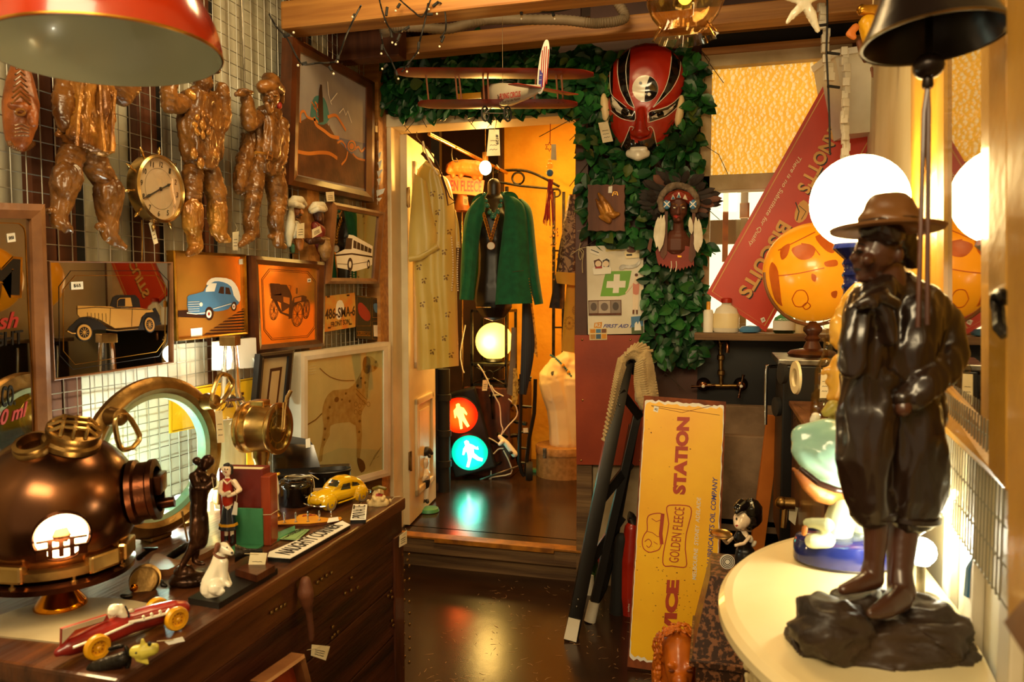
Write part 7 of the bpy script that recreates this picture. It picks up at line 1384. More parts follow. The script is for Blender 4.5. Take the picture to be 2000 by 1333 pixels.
for t in(.3,.42): p=FA.pt(fl_*t,.036,0); m.lathe([(.018,0),(.02,.003),(.016,.004)],p,ZZ,16,caps=False)
m.obj('cockpit_rims',bp_)
sf=Fr(FA.pt(0,0,.0375),FA.u,FA.v); m=MB('red_ink'); m.tpx(sf,'FLYING CIRCUS',KA([(1246,556)])[0],KA([(1362,540)])[0],KA([(1246,524)])[0],.0,.02); m.m('print_dkbrown'); m.tpx(sf,'The',KA([(1232,556)])[0],KA([(1244,554)])[0],KA([(1232,530)])[0],0,.0); m.tpx(sf,'A Thrill for the Nation',KA([(1246,582)])[0],KA([(1360,556)])[0],KA([(1246,568)])[0],0,0,shear=.3); m.obj('lettering',bp_)
t0=FA.pt(fl_*.97,.01,0); m=MB('white_card'); TFn=Fr(t0,FA.u,ZZ); pts=[(x*.0011,y*.0011) for x,y in ell(18,60,24,82,-14,28)]; m.prism([TFn.pt(a,b,-.002) for a,b in pts],TFn.w*.004); fn=m.obj('tail_fin',bp_)
m=MB('red_ink')
for k in range(4): a=-2+11*k; m.prism([TFn.pt((x+6)*.0011,y*.0011,.0022) for x,y in((a,-5+abs(k-1.5)*9),(a+5,-5+abs(k-1.5)*9),(a+10+5,125-abs(k-1.5)*10),(a+10,125-abs(k-1.5)*10))],TFn.w*.0006)
m.m('kit_blue'); m.prism([TFn.pt(x*.0011,y*.0011,.003) for x,y in((-4,10),(14,-8),(20,40),(2,55))],TFn.w*.0005); m.m(WH)
for i in range(6): p=TFn.pt((2+5*(i%2)+2*(i//2))*.0011*1.2,(8+14*(i//2))*.0011,.0038); m.sph(p,.0016,6)
m.obj('flag_stripes',fn); m=MB('wing_red'); p=FA.pt(fl_*.93,.008,0); m.box(Fr(p,FA.u,ZZ),-.03,.03,-.002,.002,-.15,.10,.0015); m.obj('tailplane',bp_)
for x in(1165,1290):
    q=KA([(x,636)])[0]; p=AP.px(q[0],q[1],.02); m=MB('rubber'); m.tube([p+ (RR*.5+FH*.5)*.0+Vector((.017*math.cos(t*.4)*.55,.017*math.cos(t*.4)*.8,.026*math.sin(t*.4))) for t in range(16)],.0035,6,closed=True); w_=m.obj('wheel',bp_); m=MB('steel')
    for t in range(6): m.tube([p,p+Vector((.016*math.cos(t)*.55,.016*math.cos(t)*.8,.025*math.sin(t)))],.0008,4)
    m.obj('spokes',w_)
m=MB('steel')
for a,b in(((1170,595),(1165,630)),((1205,595),(1165,630)),((1285,595),(1290,630)),((1240,595),(1290,630)),((1165,632),(1290,634))): a,b=KA([a,b]); m.tube([AP.px(a[0],a[1],.02),AP.px(b[0],b[1],.02)],.002,5)
m.obj('undercarriage',bp_); m=MB('string'); m.tube([AP.px(982,165),AP.px(981,14)],.0009,4); m.obj('thread',bp_)
TFr=AP.off(.05); price_tag(bp_,TFr,[(955,253),(974,252),(978,262),(977,304),(950,305),(950,262)][:1]+[(975,253),(977,304),(950,305)],0,(966,228),'paper'); m=MB('ink'); m.tpx(TFr,'#129',(968,263),(968,282),(974,263),.001,.02); m.obj('price_writing',bp_)
# ================================================================ sill, taps and sink
SH=Fr((0,3.2,0),(1,0,0),ZZ)
def bottle(nm,label,x,w,y0,prof,mat,cap=None,caph=.02,Y=3.2,lab=None,txt=None,ell_=.6):
    p=hit(x,650,(0,Y,0),(0,1,0)); p.z=SHZ; k=depth(p)/FPX; h=(650-y0)*k; r=w*k/2; t=T(nm,label,'bottle',p); m=MB(mat); m.lathe([(r*a,h*b) for a,b in prof],p,ZZ,24,u=(1,0,0),ell=ell_); m.obj('body',t)
    if cap: q=MB(cap); q.lathe([(r*.42,h),(r*.42,h+caph),(r*.3,h+caph+.004)],p,ZZ,16); q.obj('cap',t)
    if lab: q=MB(lab); q.lathe([(r*1.02,h*.15),(r*1.03,h*.2),(r*1.03,h*.6),(r*1.0,h*.64)],p,ZZ,24,u=(1,0,0),ell=ell_); q.obj('label',t)
    if txt: f=Fr(p-Vector((0,r*ell_*1.06,0)),(1,0,0),ZZ); q=MB('ink' if txt!='PALMOLIVE' else 'white_card'); hh=h*(.5 if txt!='PALMOLIVE' else .66); q.text(txt,f.pt(-r*.6,hh),f.pt(r*.6,hh),f.pt(-r*.6,hh+.007)); q.obj('lettering',t)
    return t
bottle('spray_can','orange-capped white can at the left end of the window sill',1383,19,606,[(1,0),(1,.04),(1,.9),(.8,1)],'white_card','hook_yellow',.03,ell_=1)
bottle('detergent_jug','white plastic detergent jug with a yellow label on the window sill',1418,48,592,[(.9,0),(1,.05),(1,.6),(.8,.8),(.4,.92),(.36,1)],'white_paint','red_gloss',.016,lab='cream')
p=hit(1465,650,(0,3.2,0),(0,1,0)); p.z=SHZ; m=MB('print_blue'); m.lathe([(.03,0),(.05,.004),(.052,.014),(.04,.026),(.0,.03)],p,ZZ,24,ell=.7); m.top('scrub_brush','blue scrubbing brush behind the red sign on the window sill','brush')
bottle('dish_soap_bottle','green dish soap bottle with a lime label below the orange globe',1531,40,612,[(.9,0),(1,.06),(1,.6),(.85,.8),(.4,.95),(.36,1)],'green_glass','white_card',.012,lab='white_card',txt='PALMOLIVE')
bottle('cream_bottle','pale cream bottle right of the green dish soap',1563,20,612,[(1,0),(1,.9),(.5,1)],'cream','white_card',.01,ell_=1)
TP=BW.off(.05); tp=T('wall_taps','old copper wall taps and pipe over the concrete sink','tap',TP.px(1408,765)); m=MB('brass_old')
m.tube([TP.px(p[0],p[1]) for p in KR([(62,215),(64,300),(68,440),(68,460)])],.009,12); m.tube([TP.px(p[0],p[1]) for p in KR([(-25,458),(70,462),(168,462)])],.008,12); m.obj('pipe',tp)
m=MB('copper'); m.tube([TP.px(p[0],p[1],w) for (p,w) in zip(KR([(64,255),(78,250),(92,240),(97,262),(96,308)]),(0,.03,.06,.07,.07))],.009,12); m.obj('spout',tp)
for x,y in((64,255),(66,330),(68,400)): m=MB('brass_old'); q=KR([(x,y)])[0]; m.lathe([(.012,-.012),(.016,-.008),(.016,.008),(.012,.012)],TP.px(q[0],q[1]),ZZ,12); m.obj('union',tp)
for x in(-15,160):
    q=KR([(x,460)])[0]; m=MB('copper'); p=TP.px(q[0],q[1]); m.lathe([(.028,-.045),(.03,-.04),(.016,-.01),(.014,.02),(.018,.024),(.01,.03)],p,-Vector((0,1,0)),20); v=m.obj('valve',tp); m=MB('copper'); e=p-Vector((0,.03,0)); a=math.radians(80 if x>0 else 5); d=Vector((math.cos(a)*.05,0,math.sin(a)*.05)); m.tube([e-d,e-d*.5,e,e+d*.5,e+d],[.007,.004,.006,.004,.007],8); m.obj('handle',v); m=MB(WH); m.sph(e-Vector((0,.006,0)),(.007,.003,.007),10); m.obj('button',v)
M('concrete','#94775a','#6a523a',rough=.85,bump=.3,bs=30,vs=6)
zt=hit(1450,812,(0,3.2,0),(0,1,0)).z; zr=hit(1450,850,(0,2.98,0),(0,1,0)).z; sk=T('concrete_sink','old grey-brown concrete laundry sink under the taps','sink',(.05,3.15,0)); m=MB('concrete'); x0,x1=-.27,.47
m.boxw(x0,x1,2.96,3.0,.42,zr,.006); m.boxw(x0,x1,3.27,3.32,.42,zt+.03,.006); m.boxw(x0,x0+.04,2.96,3.3,.42,zr,.006); m.boxw(x1-.04,x1,2.96,3.3,.42,zr,.006); m.boxw(x0,x1,2.96,3.3,.40,.45,.004); m.obj('trough',sk)
for x in(-.2,.36): m=MB('concrete'); m.boxw(x-.05,x+.05,3.0,3.28,0,.41,.005); m.obj('support',sk)
# ================================================================ red advertising board
SF=BW.off(.13); c=KW([(600,185),(90,1095),(345,1262)]); d_=(c[2][0]-c[1][0],c[2][1]-c[1][1]); q=[c[0],(c[0][0]+d_[0],c[0][1]+d_[1]),c[2],c[1]]
rs=T('red_biscuit_sign','long red BISCUITS board standing slanted across the window on the sill','sign',SF.px(*c[2])); m=MB('red_sign'); m.poly(SF,q,0,.015); m.obj('board',rs)
m=MB(M('sign_gold','#d8a458','#c08a40',rough=.5)); m.line(SF,[tuple(lerp2(q,s,t)) for s,t in((.055,.018),(.945,.018),(.945,.982),(.055,.982))],2,.0008,closed=True); m.obj('gilt_border',rs)
for txt,a,b in(('BISCUITS',(405,775),(222,1090)),("ARNOTT'S",(640,330),(478,640))):
    for dx,mt,z in((5,'ink',.0006),(0,'sign_gold',.0014)):
        ex=(b[0]-a[0],b[1]-a[1]); l=math.hypot(*ex); h=62; up=(-(-ex[1])/l*h*-1*-1,0); up=(ex[1]/l*h,-ex[0]/l*h*1.0); m=MB(mt); bl=(a[0]+dx,a[1]+dx); br=(b[0]+dx,b[1]+dx); tl_=(bl[0]+up[0],bl[1]+up[1]); m.tpx(SF,txt,KW([bl])[0],KW([br])[0],KW([tl_])[0],z,.03); m.obj('lettering',rs)
m=MB('paper'); a,b=(482,497),(264,884); ex=(b[0]-a[0],b[1]-a[1]); l=math.hypot(*ex); m.tpx(SF,'There is no Substitute for Quality',KW([a])[0],KW([b])[0],KW([(a[0]+ex[1]/l*24,a[1]-ex[0]/l*24)])[0],.0012,.0,shear=.25); m.obj('lettering',rs)
m=MB('sign_gold'); m.poly(SF,KW([(470,770),(480,720),(510,690),(535,720),(520,770),(490,790)]),.0008,.0006,2); m.m('ink'); m.line(SF,KW([(475,700),(490,740),(480,780)]),2,.0014); m.line(SF,KW([(490,715),(520,740),(500,775)]),1.2,.0014); m.obj('parrot_emblem',rs); sticker(rs,SF,KW([(322,1205),(338,1198),(345,1215),(330,1224)]),'18',.001)
# ================================================================ yellow service station sign
tl,tr_,br,bl=(1258,773),(1418,785),(1396,1330),(1225,1303); pb_=hit(1225,1303,(0,2.56,0),(0,1,0)); nb=Vector((-.02,-1,.17)).normalized(); YF=Fr(hit(*bl,(0,2.56,0),(0,1,0)),(1,-.02,0),Vector((0,.17,1))); YF=Fr(YF.O,(1,.0,0),(0,.19,1)); q=[tl,tr_,br,bl]
ss=T('service_station_sign','tall yellow SERVICE STATION sign leaning on end in front of the concrete sink','sign',YF.px(*bl)); m=MB('rust'); m.poly(YF,q,0,.012); m.obj('backing',ss)
random.seed(9); edge=[]
for s in range(26): edge.append(lerp2(q,.03+.94*s/25,.012+random.uniform(0,.008)))
for s in range(50): edge.append(lerp2(q,.985-random.uniform(0,.012),.02+.955*s/49))
for s in range(26): edge.append(lerp2(q,.97-.94*s/25,.975-random.uniform(0,.012)))
for s in range(50): edge.append(lerp2(q,.012+random.uniform(0,.006),.96-.94*s/49))
m=MB('white_card'); m.poly(YF,[tuple(p) for p in edge],.0008,.0006); m.m('yellow_sign'); cc=lerp2(q,.5,.5); e2=[]
for p in edge: v=cc-p; e2.append(tuple(p+v*random.uniform(.012,.03)))
m.poly(YF,e2,.0014,.0006); m.obj('face',ss)
def vt(txt,a,b,h,mat,z,bold=.03,sh=0,conv=KY):               # lettering reading upwards
    ex=(b[0]-a[0],b[1]-a[1]); l=math.hypot(*ex); up=(ex[1]/l*h,-ex[0]/l*h); m=MB(mat); m.tpx(YF,txt,conv([a])[0],conv([b])[0],conv([(a[0]+up[0],a[1]+up[1])])[0],z,bold,shear=sh); return m.obj('lettering',ss)
M('sign_red','#b8401c','#a03414',rough=.5)
vt('STATION',(493,608),(510,308),50,'sign_red',.002,.06); vt('SERVICE',(445,1320),(470,938),50,'sign_red',.002,.06); vt('MELBOURNE  SYDNEY  ADELAIDE',(534,938),(553,618),16,'white_card',.002,.01,.2); vt('PETROL AND LUBRICANTS OIL COMPANY',(583,1045),(618,540),20,'kit_blue',.002,.01,.2)
vt('GOLDEN FLEECE',(466,872),(490,658),38,'sign_red',.002,.0)
m=MB('sign_red'); m.line(YF,KY([(408,830),(405,870),(415,885),(440,884),(485,890),(498,876),(492,820),(496,760),(514,690),(514,660),(495,650),(445,648),(424,652),(420,670),(428,720),(418,780)]),2,.002,closed=True,sm=2); m.line(YF,KY([(410,690),(395,680),(360,684),(345,700),(345,745),(335,760),(326,785),(330,815),(350,830),(370,828),(392,818),(402,790),(400,775)]),1.8,.002,sm=3); m.line(YF,KY([(335,790),(350,780),(362,795),(352,812),(342,805)]),1.5,.002,sm=3); m.line(YF,KY([(362,700),(380,712),(398,705)]),1.2,.002); m.poly(YF,KY([(398,680),(412,682),(404,760),(408,800),(394,800),(390,760)]),.002,.0005); m.line(YF,KY([(345,750),(365,755),(385,770),(398,768)]),1.2,.002); m.line(YF,KY([(370,790),(385,800)]),1.2,.002); m.obj('ram_emblem',ss)
sticker(ss,YF,KY([(372,264),(390,268),(386,290),(368,284)]),'40',.002); m=MB('rust')
for i in range(90): x,y=random.choice(((random.gauss(380,45),random.gauss(920,60)),(random.gauss(440,60),random.gauss(1040,50)),(random.gauss(500,40),random.gauss(1000,60)),(random.uniform(330,600),random.uniform(300,1200)))); x=max(300,min(600,x)); l=random.uniform(1,5); m.poly(YF,KY([(x,y),(x+l,y+random.uniform(-1,1)),(x+l+1,y+l*.8),(x-1,y+l*.6)]),.0018,.0004)
m.line(YF,KY([(362,266),(480,290),(600,262)]),.8,.0018); m.line(YF,KY([(360,262),(625,300)]),.8,.0018); m.obj('rust_specks',ss)
# ================================================================ step ladder, towel, vacuum cleaner, bottles
ld_=T('folding_ladder','folded black step ladder with white rubber feet leaning by the doorway','ladder',FL.px(1115,1250))
def leg(pts,w,h): m=MB('black'); m.tube([P(*p) for p in pts],w,12) if 0 else [m.bar(P(*a),P(*b),w,h,FH) for a,b in zip(pts,pts[1:])]; return m
a=FL.px(1115,1250); m=MB('black'); b=P(1224,708,3.03); m.bar(a,b,.052,.03,FH); m.tube([b-ZZ*.004,b+ZZ*.02+RR*.005,b+ZZ*.01+RR*.035,b-ZZ*.05+RR*.04],.02,10,sm=3); m.obj('rail',ld_)
a2=FL.px(1152,1215); m=MB('black'); m.bar(a2,P(1247,800,3.08),.034,.026,FH); m.obj('rail',ld_)
m=MB('black'); m.bar(P(1238,830,3.1),P(1196,1060,3.1),.04,.026,FH); m.obj('rail',ld_)
for x0,y0,x1,y1 in((1168,985,1232,905),(1152,1100,1215,1010),(1212,765,1250,815)): m=MB('black'); m.bar(P(x0,y0,3.0),P(x1,y1,3.07),.035,.02,FH); m.obj('tread',ld_)
m=MB('black'); m.tube([P(1150,1195,3.02),P(1180,1150,3.05),P(1200,1060,3.08)],.012,8,sm=3); m.obj('brace',ld_)
for p,q,r in((a,b,.034),(a2,P(1247,800,3.08),.024)): d=(q-p).normalized(); m=MB('white_paint'); m.tube([p,p+d*.08],[r*1.0,r*.95],4 if r>.03 else 12); m.obj('rubber_foot',ld_)
m=MB('steel')
for x,y in((1129,1172),(1126,1186)): m.sph(P(x,y,2.84),(.005,.003,.005),8)
m.sph(P(1210,792,2.98),(.005,.003,.005),8); m.obj('rivets',ld_)
TW=CF(2.99); tw=T('towel','cream ribbed towel draped over the top of the folding ladder','towel',P(1235,672,2.99)); M('towel_cream','#c0a878','#a88e60',rough=.95,sheen=.3,vs=20,bump=.4,bs=120)
m=MB('towel_cream'); cloth(m,TW,KL([(470,760),(430,800),(405,900),(370,1080),(318,1330)]),KL([(480,830),(470,860),(440,960),(400,1140),(352,1345)]),10,60,.03,.02,.0,1,.012); cloth(m,TW,KL([(470,770),(500,725),(560,705),(610,720),(640,760)]),KL([(475,830),(500,810),(530,812),(550,830),(560,850)]),8,40,.04,.015,.0,1,.012); cloth(m,TW,KL([(540,830),(545,900),(530,1000),(530,1070),(580,1150)]),KL([(625,730),(650,800),(670,900),(685,1000),(692,1060)]),12,50,.035,.03,.004,2,.012)
m.obj('towel',tw,vox=.006,it=1); m=MB('towel_cream')
for i in range(30): t=i/29; l=smoothpts([(a,b,0) for a,b in KL([(428,800),(405,900),(370,1080),(322,1325)])],10,False)[int(t*30)]; r_=smoothpts([(a,b,0) for a,b in KL([(470,860),(440,960),(400,1140),(352,1345)])],10,False)[int(t*30)]; m.tube([TW.px(l.x,l.y,.034),TW.px((l.x+r_.x)/2,(l.y+r_.y)/2,.054),TW.px(r_.x,r_.y,.034)],.006,6)
for i in range(16): t=i/15; A=KL([(540-10*math.sin(t*3),840+200*t)])[0]; B=KL([(632+50*t,760+270*t)])[0]; m.tube([TW.px(*A,.04),TW.px((A[0]+B[0])/2,(A[1]+B[1])/2+3,.068),TW.px(*B,.04)],.0065,6)
for i in range(9): t=i/8; A=KL([(475+25*t*3,790-40*math.sin(t*2.2))])[0]; B=KL([(470+180*t,760-62*math.sin(t*3.0))])[0]; m.tube([TW.px(*A,.055),TW.px(*B,.045)],.006,6)
m.obj('ribs',tw)
vb=FL.px(1228,1212); vc=T('vacuum_cleaner','red and black upright vacuum cleaner between the ladder and the yellow sign','vacuum cleaner',vb+Vector((.03,.1,0))); f=upright(vb+Vector((.03,.08,0))); m=MB('red_gloss'); m.ch(f,KY([(285,740,30,0),(280,860,40,.01),(278,1000,40,.01),(275,1090,28,.01)])); m.obj('body',vc,vox=.006); m=MB('rubber'); m.ch(f,KY([(245,780,26,0),(236,900,30,0),(230,1050,32,0),(228,1120,30,0)])); m.obj('base',vc,vox=.006); m=MB('rubber'); q=KY([(212,1118)])[0]; p=f.px(q[0],q[1],.03); m.lathe([(.01,-.015),(.03,-.015),(.032,.015),(.01,.015)],p,f.u,20); m.obj('wheel',vc); m=MB('steel'); m.tube([f.px(p[0],p[1]) for p in KY([(272,690),(285,700),(300,760)])],.02,12,sm=3); m.obj('hose',vc); m=MB('white_card'); m.tpx(f,'HENRY' if 0 else 'turbo',KY([(275,1062)])[0],KY([(277,1030)])[0],KY([(268,1062)])[0],.055); m.obj('lettering',vc)
def can(nm,label,x,y,w,h,mat,cap,Y=3.18,top=.22):
    p=FL.px(x,y); p.y=min(p.y,3.2); k=depth(p)/FPX; t=T(nm,label,'bottle',p); r=w*k/2; H_=h*k; m=MB(mat); m.lathe([(r,0),(r,H_*(1-top)),(r*.4,H_*(1-top*.6)),(r*.35,H_*(1-top*.5))],p,ZZ,20); m.obj('body',t); m=MB(cap); m.lathe([(r*.45,H_*(1-top*.5)),(r*.45,H_),(0,H_)],p,ZZ,16); m.obj('cap',t)
can('spray_can','red spray can standing on the floor behind the folding ladder',1184,1128,18,72,'cream','red_gloss',top=.4); can('plastic_bottle','white plastic bottle behind the folding ladder foot',1152,1160,22,50,'white_paint','white_card'); can('green_bottle','green glass bottle behind the ladder rails',1172,1125,24,80,'green_glass','green_plastic')
# ================================================================ lion, waitress figurine on speckled plinth
lp_=P(1328,1275,2.05); LFm=CF(2.05,0,0); li=T('lion_statue','orange terracotta lion statue, only its maned head in view at the bottom of the photo','statue',(lp_.x,lp_.y,0)); M('terracotta','#d8741c','#a8500e',rough=.35,vs=7,coat=.2)
m=MB('terracotta')
for c_ in([(465,1215,88,-.02),(455,1290,95,-.02),(455,1400,90,-.03),(455,1560,110,-.05)],[(468,1200,66,.02),(470,1290,56,.06),(472,1350,44,.08)],[(470,1330,34,.1),(472,1380,30,.09)],[(412,1240,22,.02),(404,1225,16,.02)],[(540,1245,22,.02),(548,1230,16,.02)],[(440,1272,14,.085),(430,1268,12,.085)],[(505,1272,14,.085),(512,1268,12,.085)],[(455,1800,170,-.08),(455,2000,190,-.1),(455,2090,190,-.1)]): m.ch(LFm,KY(c_))
bd=m.obj('body',li,vox=.005,it=2); random.seed(4); m=MB('terracotta')
for i in range(420):
    a=random.uniform(-.3,3.44); r=random.uniform(66,102); x,y=465+r*math.cos(a)*.98,1205-r*math.sin(a)
    q=KY([(x,y)])[0]; m.sph(LFm.px(q[0],q[1],.048-(r-70)*.0020+random.uniform(-.004,.004)),random.uniform(.003,.005),6)
for i in range(160): q=KY([(random.choice((random.uniform(372,398),random.uniform(548,566))),random.uniform(1210,1340))])[0]; m.sph(LFm.px(q[0],q[1],.02+random.uniform(0,.01)),random.uniform(.003,.006),6)
m.obj('mane',li,vox=.0025,it=0); m=MB('rust')
for x in(438,508): m.el(LFm,*KY([(x,1290)])[0],6,2.5,.098,3)
m.obj('eyes',li)
M('granite','#3a2418','#8a5a3a',rough=.3,vs=90,ramp=(.42,.5),coat=.3)
pc_=P(1455,1200,1.86); pn_=T('speckled_plinth','brown speckled stone plinth half hidden behind the cream table','plinth',(pc_.x,pc_.y,0)); m=MB('granite'); zT=P(1450,1106,1.86).z; zL=P(1400,1272,1.78).z
for (w0,z0),(w1,z1) in(((.125,zL-.02),(.085,zT)),): 
    m.add([Vector((pc_.x+sx*w0,pc_.y+sy*w0,z0)) for sx,sy in((-1,-1),(1,-1),(1,1),(-1,1))]+[Vector((pc_.x+sx*w1,pc_.y+sy*w1,z1)) for sx,sy in((-1,-1),(1,-1),(1,1),(-1,1))],[[3,2,1,0],[4,5,6,7]]+[[i,(i+1)%4,4+(i+1)%4,4+i] for i in range(4)])
m.obj('shaft',pn_); m=MB('granite'); m.boxw(pc_.x-.13,pc_.x+.13,pc_.y-.13,pc_.y+.13,zL-.035,zL-.018,.003); m.obj('ledge',pn_); m=MB('granite'); m.boxw(pc_.x-.115,pc_.x+.115,pc_.y-.115,pc_.y+.115,0,zL-.034,.003); m.obj('base',pn_)
WF=CF(1.84); wt=T('waitress_figurine','figurine of a black-haired waitress in a black dress holding out a gold tray','figurine',(pc_.x,pc_.y,zT))
m=MB('porcelain')
for c_ in([(165,1085,42,0),(158,1100,34,.01),(150,1110,22,.02)],[(165,1130,14,0),(168,1160,30,0)],[(120,1170,9,.02),(95,1195,9,.03),(80,1180,8,.04),(72,1168,8,.04)],[(200,1165,10,.02),(175,1195,9,.035),(135,1205,9,.04)],[(180,1240,34,0),(180,1320,30,0)],[(165,1300,12,.01),(165,1420,9,.01),(160,1480,10,.01)],[(190,1300,12,0),(190,1420,9,0),(190,1480,10,0)]): m.ch(WF,KR(c_))
wb2=m.obj('body',wt,vox=.003,it=2); bv=wbvh(wb2); m=MB('blackgloss')
for c_ in([(205,1040,56,-.01),(215,1075,46,-.015)],[(150,1030,26,.01),(170,1015,30,.0)],[(200,1110,26,-.01),(230,1090,24,-.01)],[(140,1050,12,.025),(150,1042,14,.02)],[(210,990,10,0)]): m.ch(WF,KR(c_))
m.obj('hair',wt,vox=.003,it=1); m=MB('black'); m.ch(WF,KR([(150,1150,16,.012),(150,1170,26,.008),(175,1185,36,.002),(175,1215,30,.004)])); m.ch(WF,KR([(180,1240,46,.0),(182,1290,54,0)])); m.obj('dress',wt,vox=.003,it=1)
m=MB('white_paint'); m.ch(WF,KR([(200,1170,16,.015),(205,1180,14,.015)])); m.ch(WF,KR([(215,1200,14,.0),(225,1190,10,.0)])); m.obj('sleeve_and_bow',wt,vox=.003)
m=MB('brass'); q=KR([(68,1158)])[0]; p=WF.px(q[0],q[1],.05); m.lathe([(0,0),(.023,0),(.027,.004),(.026,.005),(.021,.002),(0,.002)],p,(ZZ+FH*-.15),28); m.obj('tray',wt)
m=MB('white_card'); q=KR([(96,1280)])[0]; p=WF.px(q[0],q[1],.05); m.lathe([(0,-.002),(.018,-.002),(.018,.002),(0,.002)],p,WF.w,24); m.m('ink'); 
for r in(.006,.010,.014): m.lathe([(r,.0022),(r+.0012,.0028),(r+.002,.0022)],p,WF.w,24,caps=False)
m.obj('disc',wt)
dec(wt,WF,bv,KR,'face_paint',[('p','ink',ell(140,1082,4,7),.0006,0),('p','red_ink',[(133,1112),(142,1108),(148,1113),(140,1118)],.0006,0),('l','ink',[(134,1066),(140,1060),(150,1064)],.0006,.8)],.003)
# ================================================================ cream half-round table by the right wall
TC=Vector((.468,1.125,0)); TR_=.46
def wallx(y): return .322+(y-.97)*.1033-.006
def arc(r,n=64):
    o=[]
    for i in range(n+1):
        t=math.radians(90+180*i/n*1.0); p=Vector((TC.x+r*math.cos(t),TC.y+r*math.sin(t),0))
        if p.x<wallx(p.y)-.001: o.append(p)
    return o
def demi(mb,prof):                                           # profile swept round the curved front, cut off at the wall
    n=60; rows=[]
    for r,z in prof:
        L=[]
        h=TC.x-wallx(TC.y); a0=math.acos(min(1,h/r))
        for i in range(n+1):
            t=math.pi-a0+2*a0*i/n; p=Vector((TC.x+r*math.cos(t),TC.y+r*math.sin(t),z)); p.x=min(p.x,wallx(p.y)); L.append(p)
        rows.append(L)
    vs=[p for L in rows for p in L]; m_=n+1; fs=[[k*m_+i,k*m_+i+1,(k+1)*m_+i+1,(k+1)*m_+i] for k in range(len(prof)-1) for i in range(n)]
    for kk_,z in((0,prof[0][1]),(len(prof)-1,prof[-1][1])):
        vs.append(Vector((wallx(TC.y),TC.y,z))); c=len(vs)-1; fs+=[[kk_*m_+i,kk_*m_+i+1,c][::1 if kk_==0 else -1] for i in range(n)]
    return mb.add(vs,fs,False)
tb_=T('half_round_table','cream painted half-round console table with carved apron against the right wall','table',(wallx(1.125)-.15,1.125,0))
M('table_cream','#ecdcae','#e0c890',rough=.28,vs=3,coat=.2)
m=MB('table_cream'); demi(m,[(.43,DZ-.034),(.452,DZ-.032),(.46,DZ-.022),(.46,DZ-.010),(.452,DZ-.002),(.44,DZ)]); m.obj('tabletop',tb_)
m=MB('table_cream'); demi(m,[(.40,DZ-.17),(.415,DZ-.165),(.41,DZ-.15),(.41,DZ-.05),(.425,DZ-.034)]); ap=m.obj('apron',tb_)
m=MB('cream'); random.seed(8)
for i in range(13):
    t=math.radians(118+10.4*i); c=Vector((TC.x+.418*math.cos(t),TC.y+.418*math.sin(t),DZ-.07))
    if c.x>wallx(c.y)-.02: continue
    tg_=Vector((-math.sin(t),math.cos(t),0))
    for k in range(7): m.sph(c+tg_*random.uniform(-.018,.018)+ZZ*random.uniform(-.02,.02),random.uniform(.006,.011),6)
    for k in range(5): m.sph(c-ZZ*(.02+.014*k)+tg_*random.uniform(-.004,.004),.0085-.0012*k,6)
m.obj('carved_swags',tb_,vox=.004,it=0)
for a in(128,180,232): t=math.radians(a); c=Vector((TC.x+.39*math.cos(t),TC.y+.39*math.sin(t),0)); m=MB('table_cream'); m.lathe([(.018,0),(.022,.03),(.016,.06),(.024,.35),(.034,.6),(.038,.70)],c,ZZ,16); m.obj('leg',tb_)
# ---- bronze-black boy statue
bs=DT.px(1718,1262); SFr=upright(bs); BT=T('boy_statue','large dark statue of a barefoot boy in hat and knee breeches, hands in pockets','statue',bs)
M('statue_black','#2a1a12','#160e0a',rough=.27,vs=5,coat=.4,bump=.08,bs=30); M('statue_skin','#543020','#381e10',rough=.34,vs=5,coat=.3); M('statue_rock','#3a281a','#1c120b',rough=.5,vs=8,bump=.4,bs=25); M('statue_hat','#7a5028','#5a3819',rough=.4,vs=5)
def SB(name,mat,chs,els=(),vox=.004,it=2,par=BT,**k_):
    m=MB(mat)
    for c_ in chs: m.ch(SFr,KQ(c_),12)
    for x,y,rx,ry,w,rw,rot in els: q=KQ([(x,y)])[0]; m.el(SFr,q[0],q[1],rx/1.398,ry/1.398,w,rw/1.398,rot,20)
    return m.obj(name,par,vox=vox,it=it,**k_)
kid=SB('body','statue_skin',[[(335,130,58,0),(320,165,56,0),(312,190,40,.0)],[(278,158,12,.0),(262,174,13,.0)],[(268,196,9,0),(282,198,16,0)],[(270,207,9,0),(284,210,16,0)],[(286,226,17,0),(304,215,28,0)],[(296,178,16,.022),(300,182,16,.022)],[(355,215,44,-.005),(360,260,48,-.005)],[(375,330,52,-.02),(365,450,52,-.02),(370,600,48,-.02),(390,780,40,-.015)],[(318,860,40,.012),(322,930,31,.014),(318,1000,27,.014),(312,1040,31,.014)],[(315,1050,30,.016),(270,1068,22,.03),(232,1080,15,.035)],[(400,880,46,-.01),(392,960,39,.0),(388,1030,33,.01),(392,1085,38,.02)],[(385,1105,36,.03),(350,1130,28,.05),(322,1142,20,.06),(308,1146,14,.065)],[(396,585,24,.035),(400,560,26,.03)]],[(385,165,14,24,.02,14,0),(278,150,13,10,.01,14,0)],.0027,2)
bv=wbvh(kid)
SB('hair','statue_black',[[(385,110,40,-.005),(405,150,34,-.01),(420,180,26,-.012)],[(340,95,34,.025),(370,110,30,.028)],[(300,100,26,.015),(315,105,22,.02)]],[],.004,1,disp=.004,dsc=120)
ht_=SB('hat','statue_hat',[[(345,50,56,0),(375,45,54,0),(400,70,46,0)],[(330,30,34,0),(395,35,34,0)]],[(360,78,84,34,0,84,12)],.004,2)
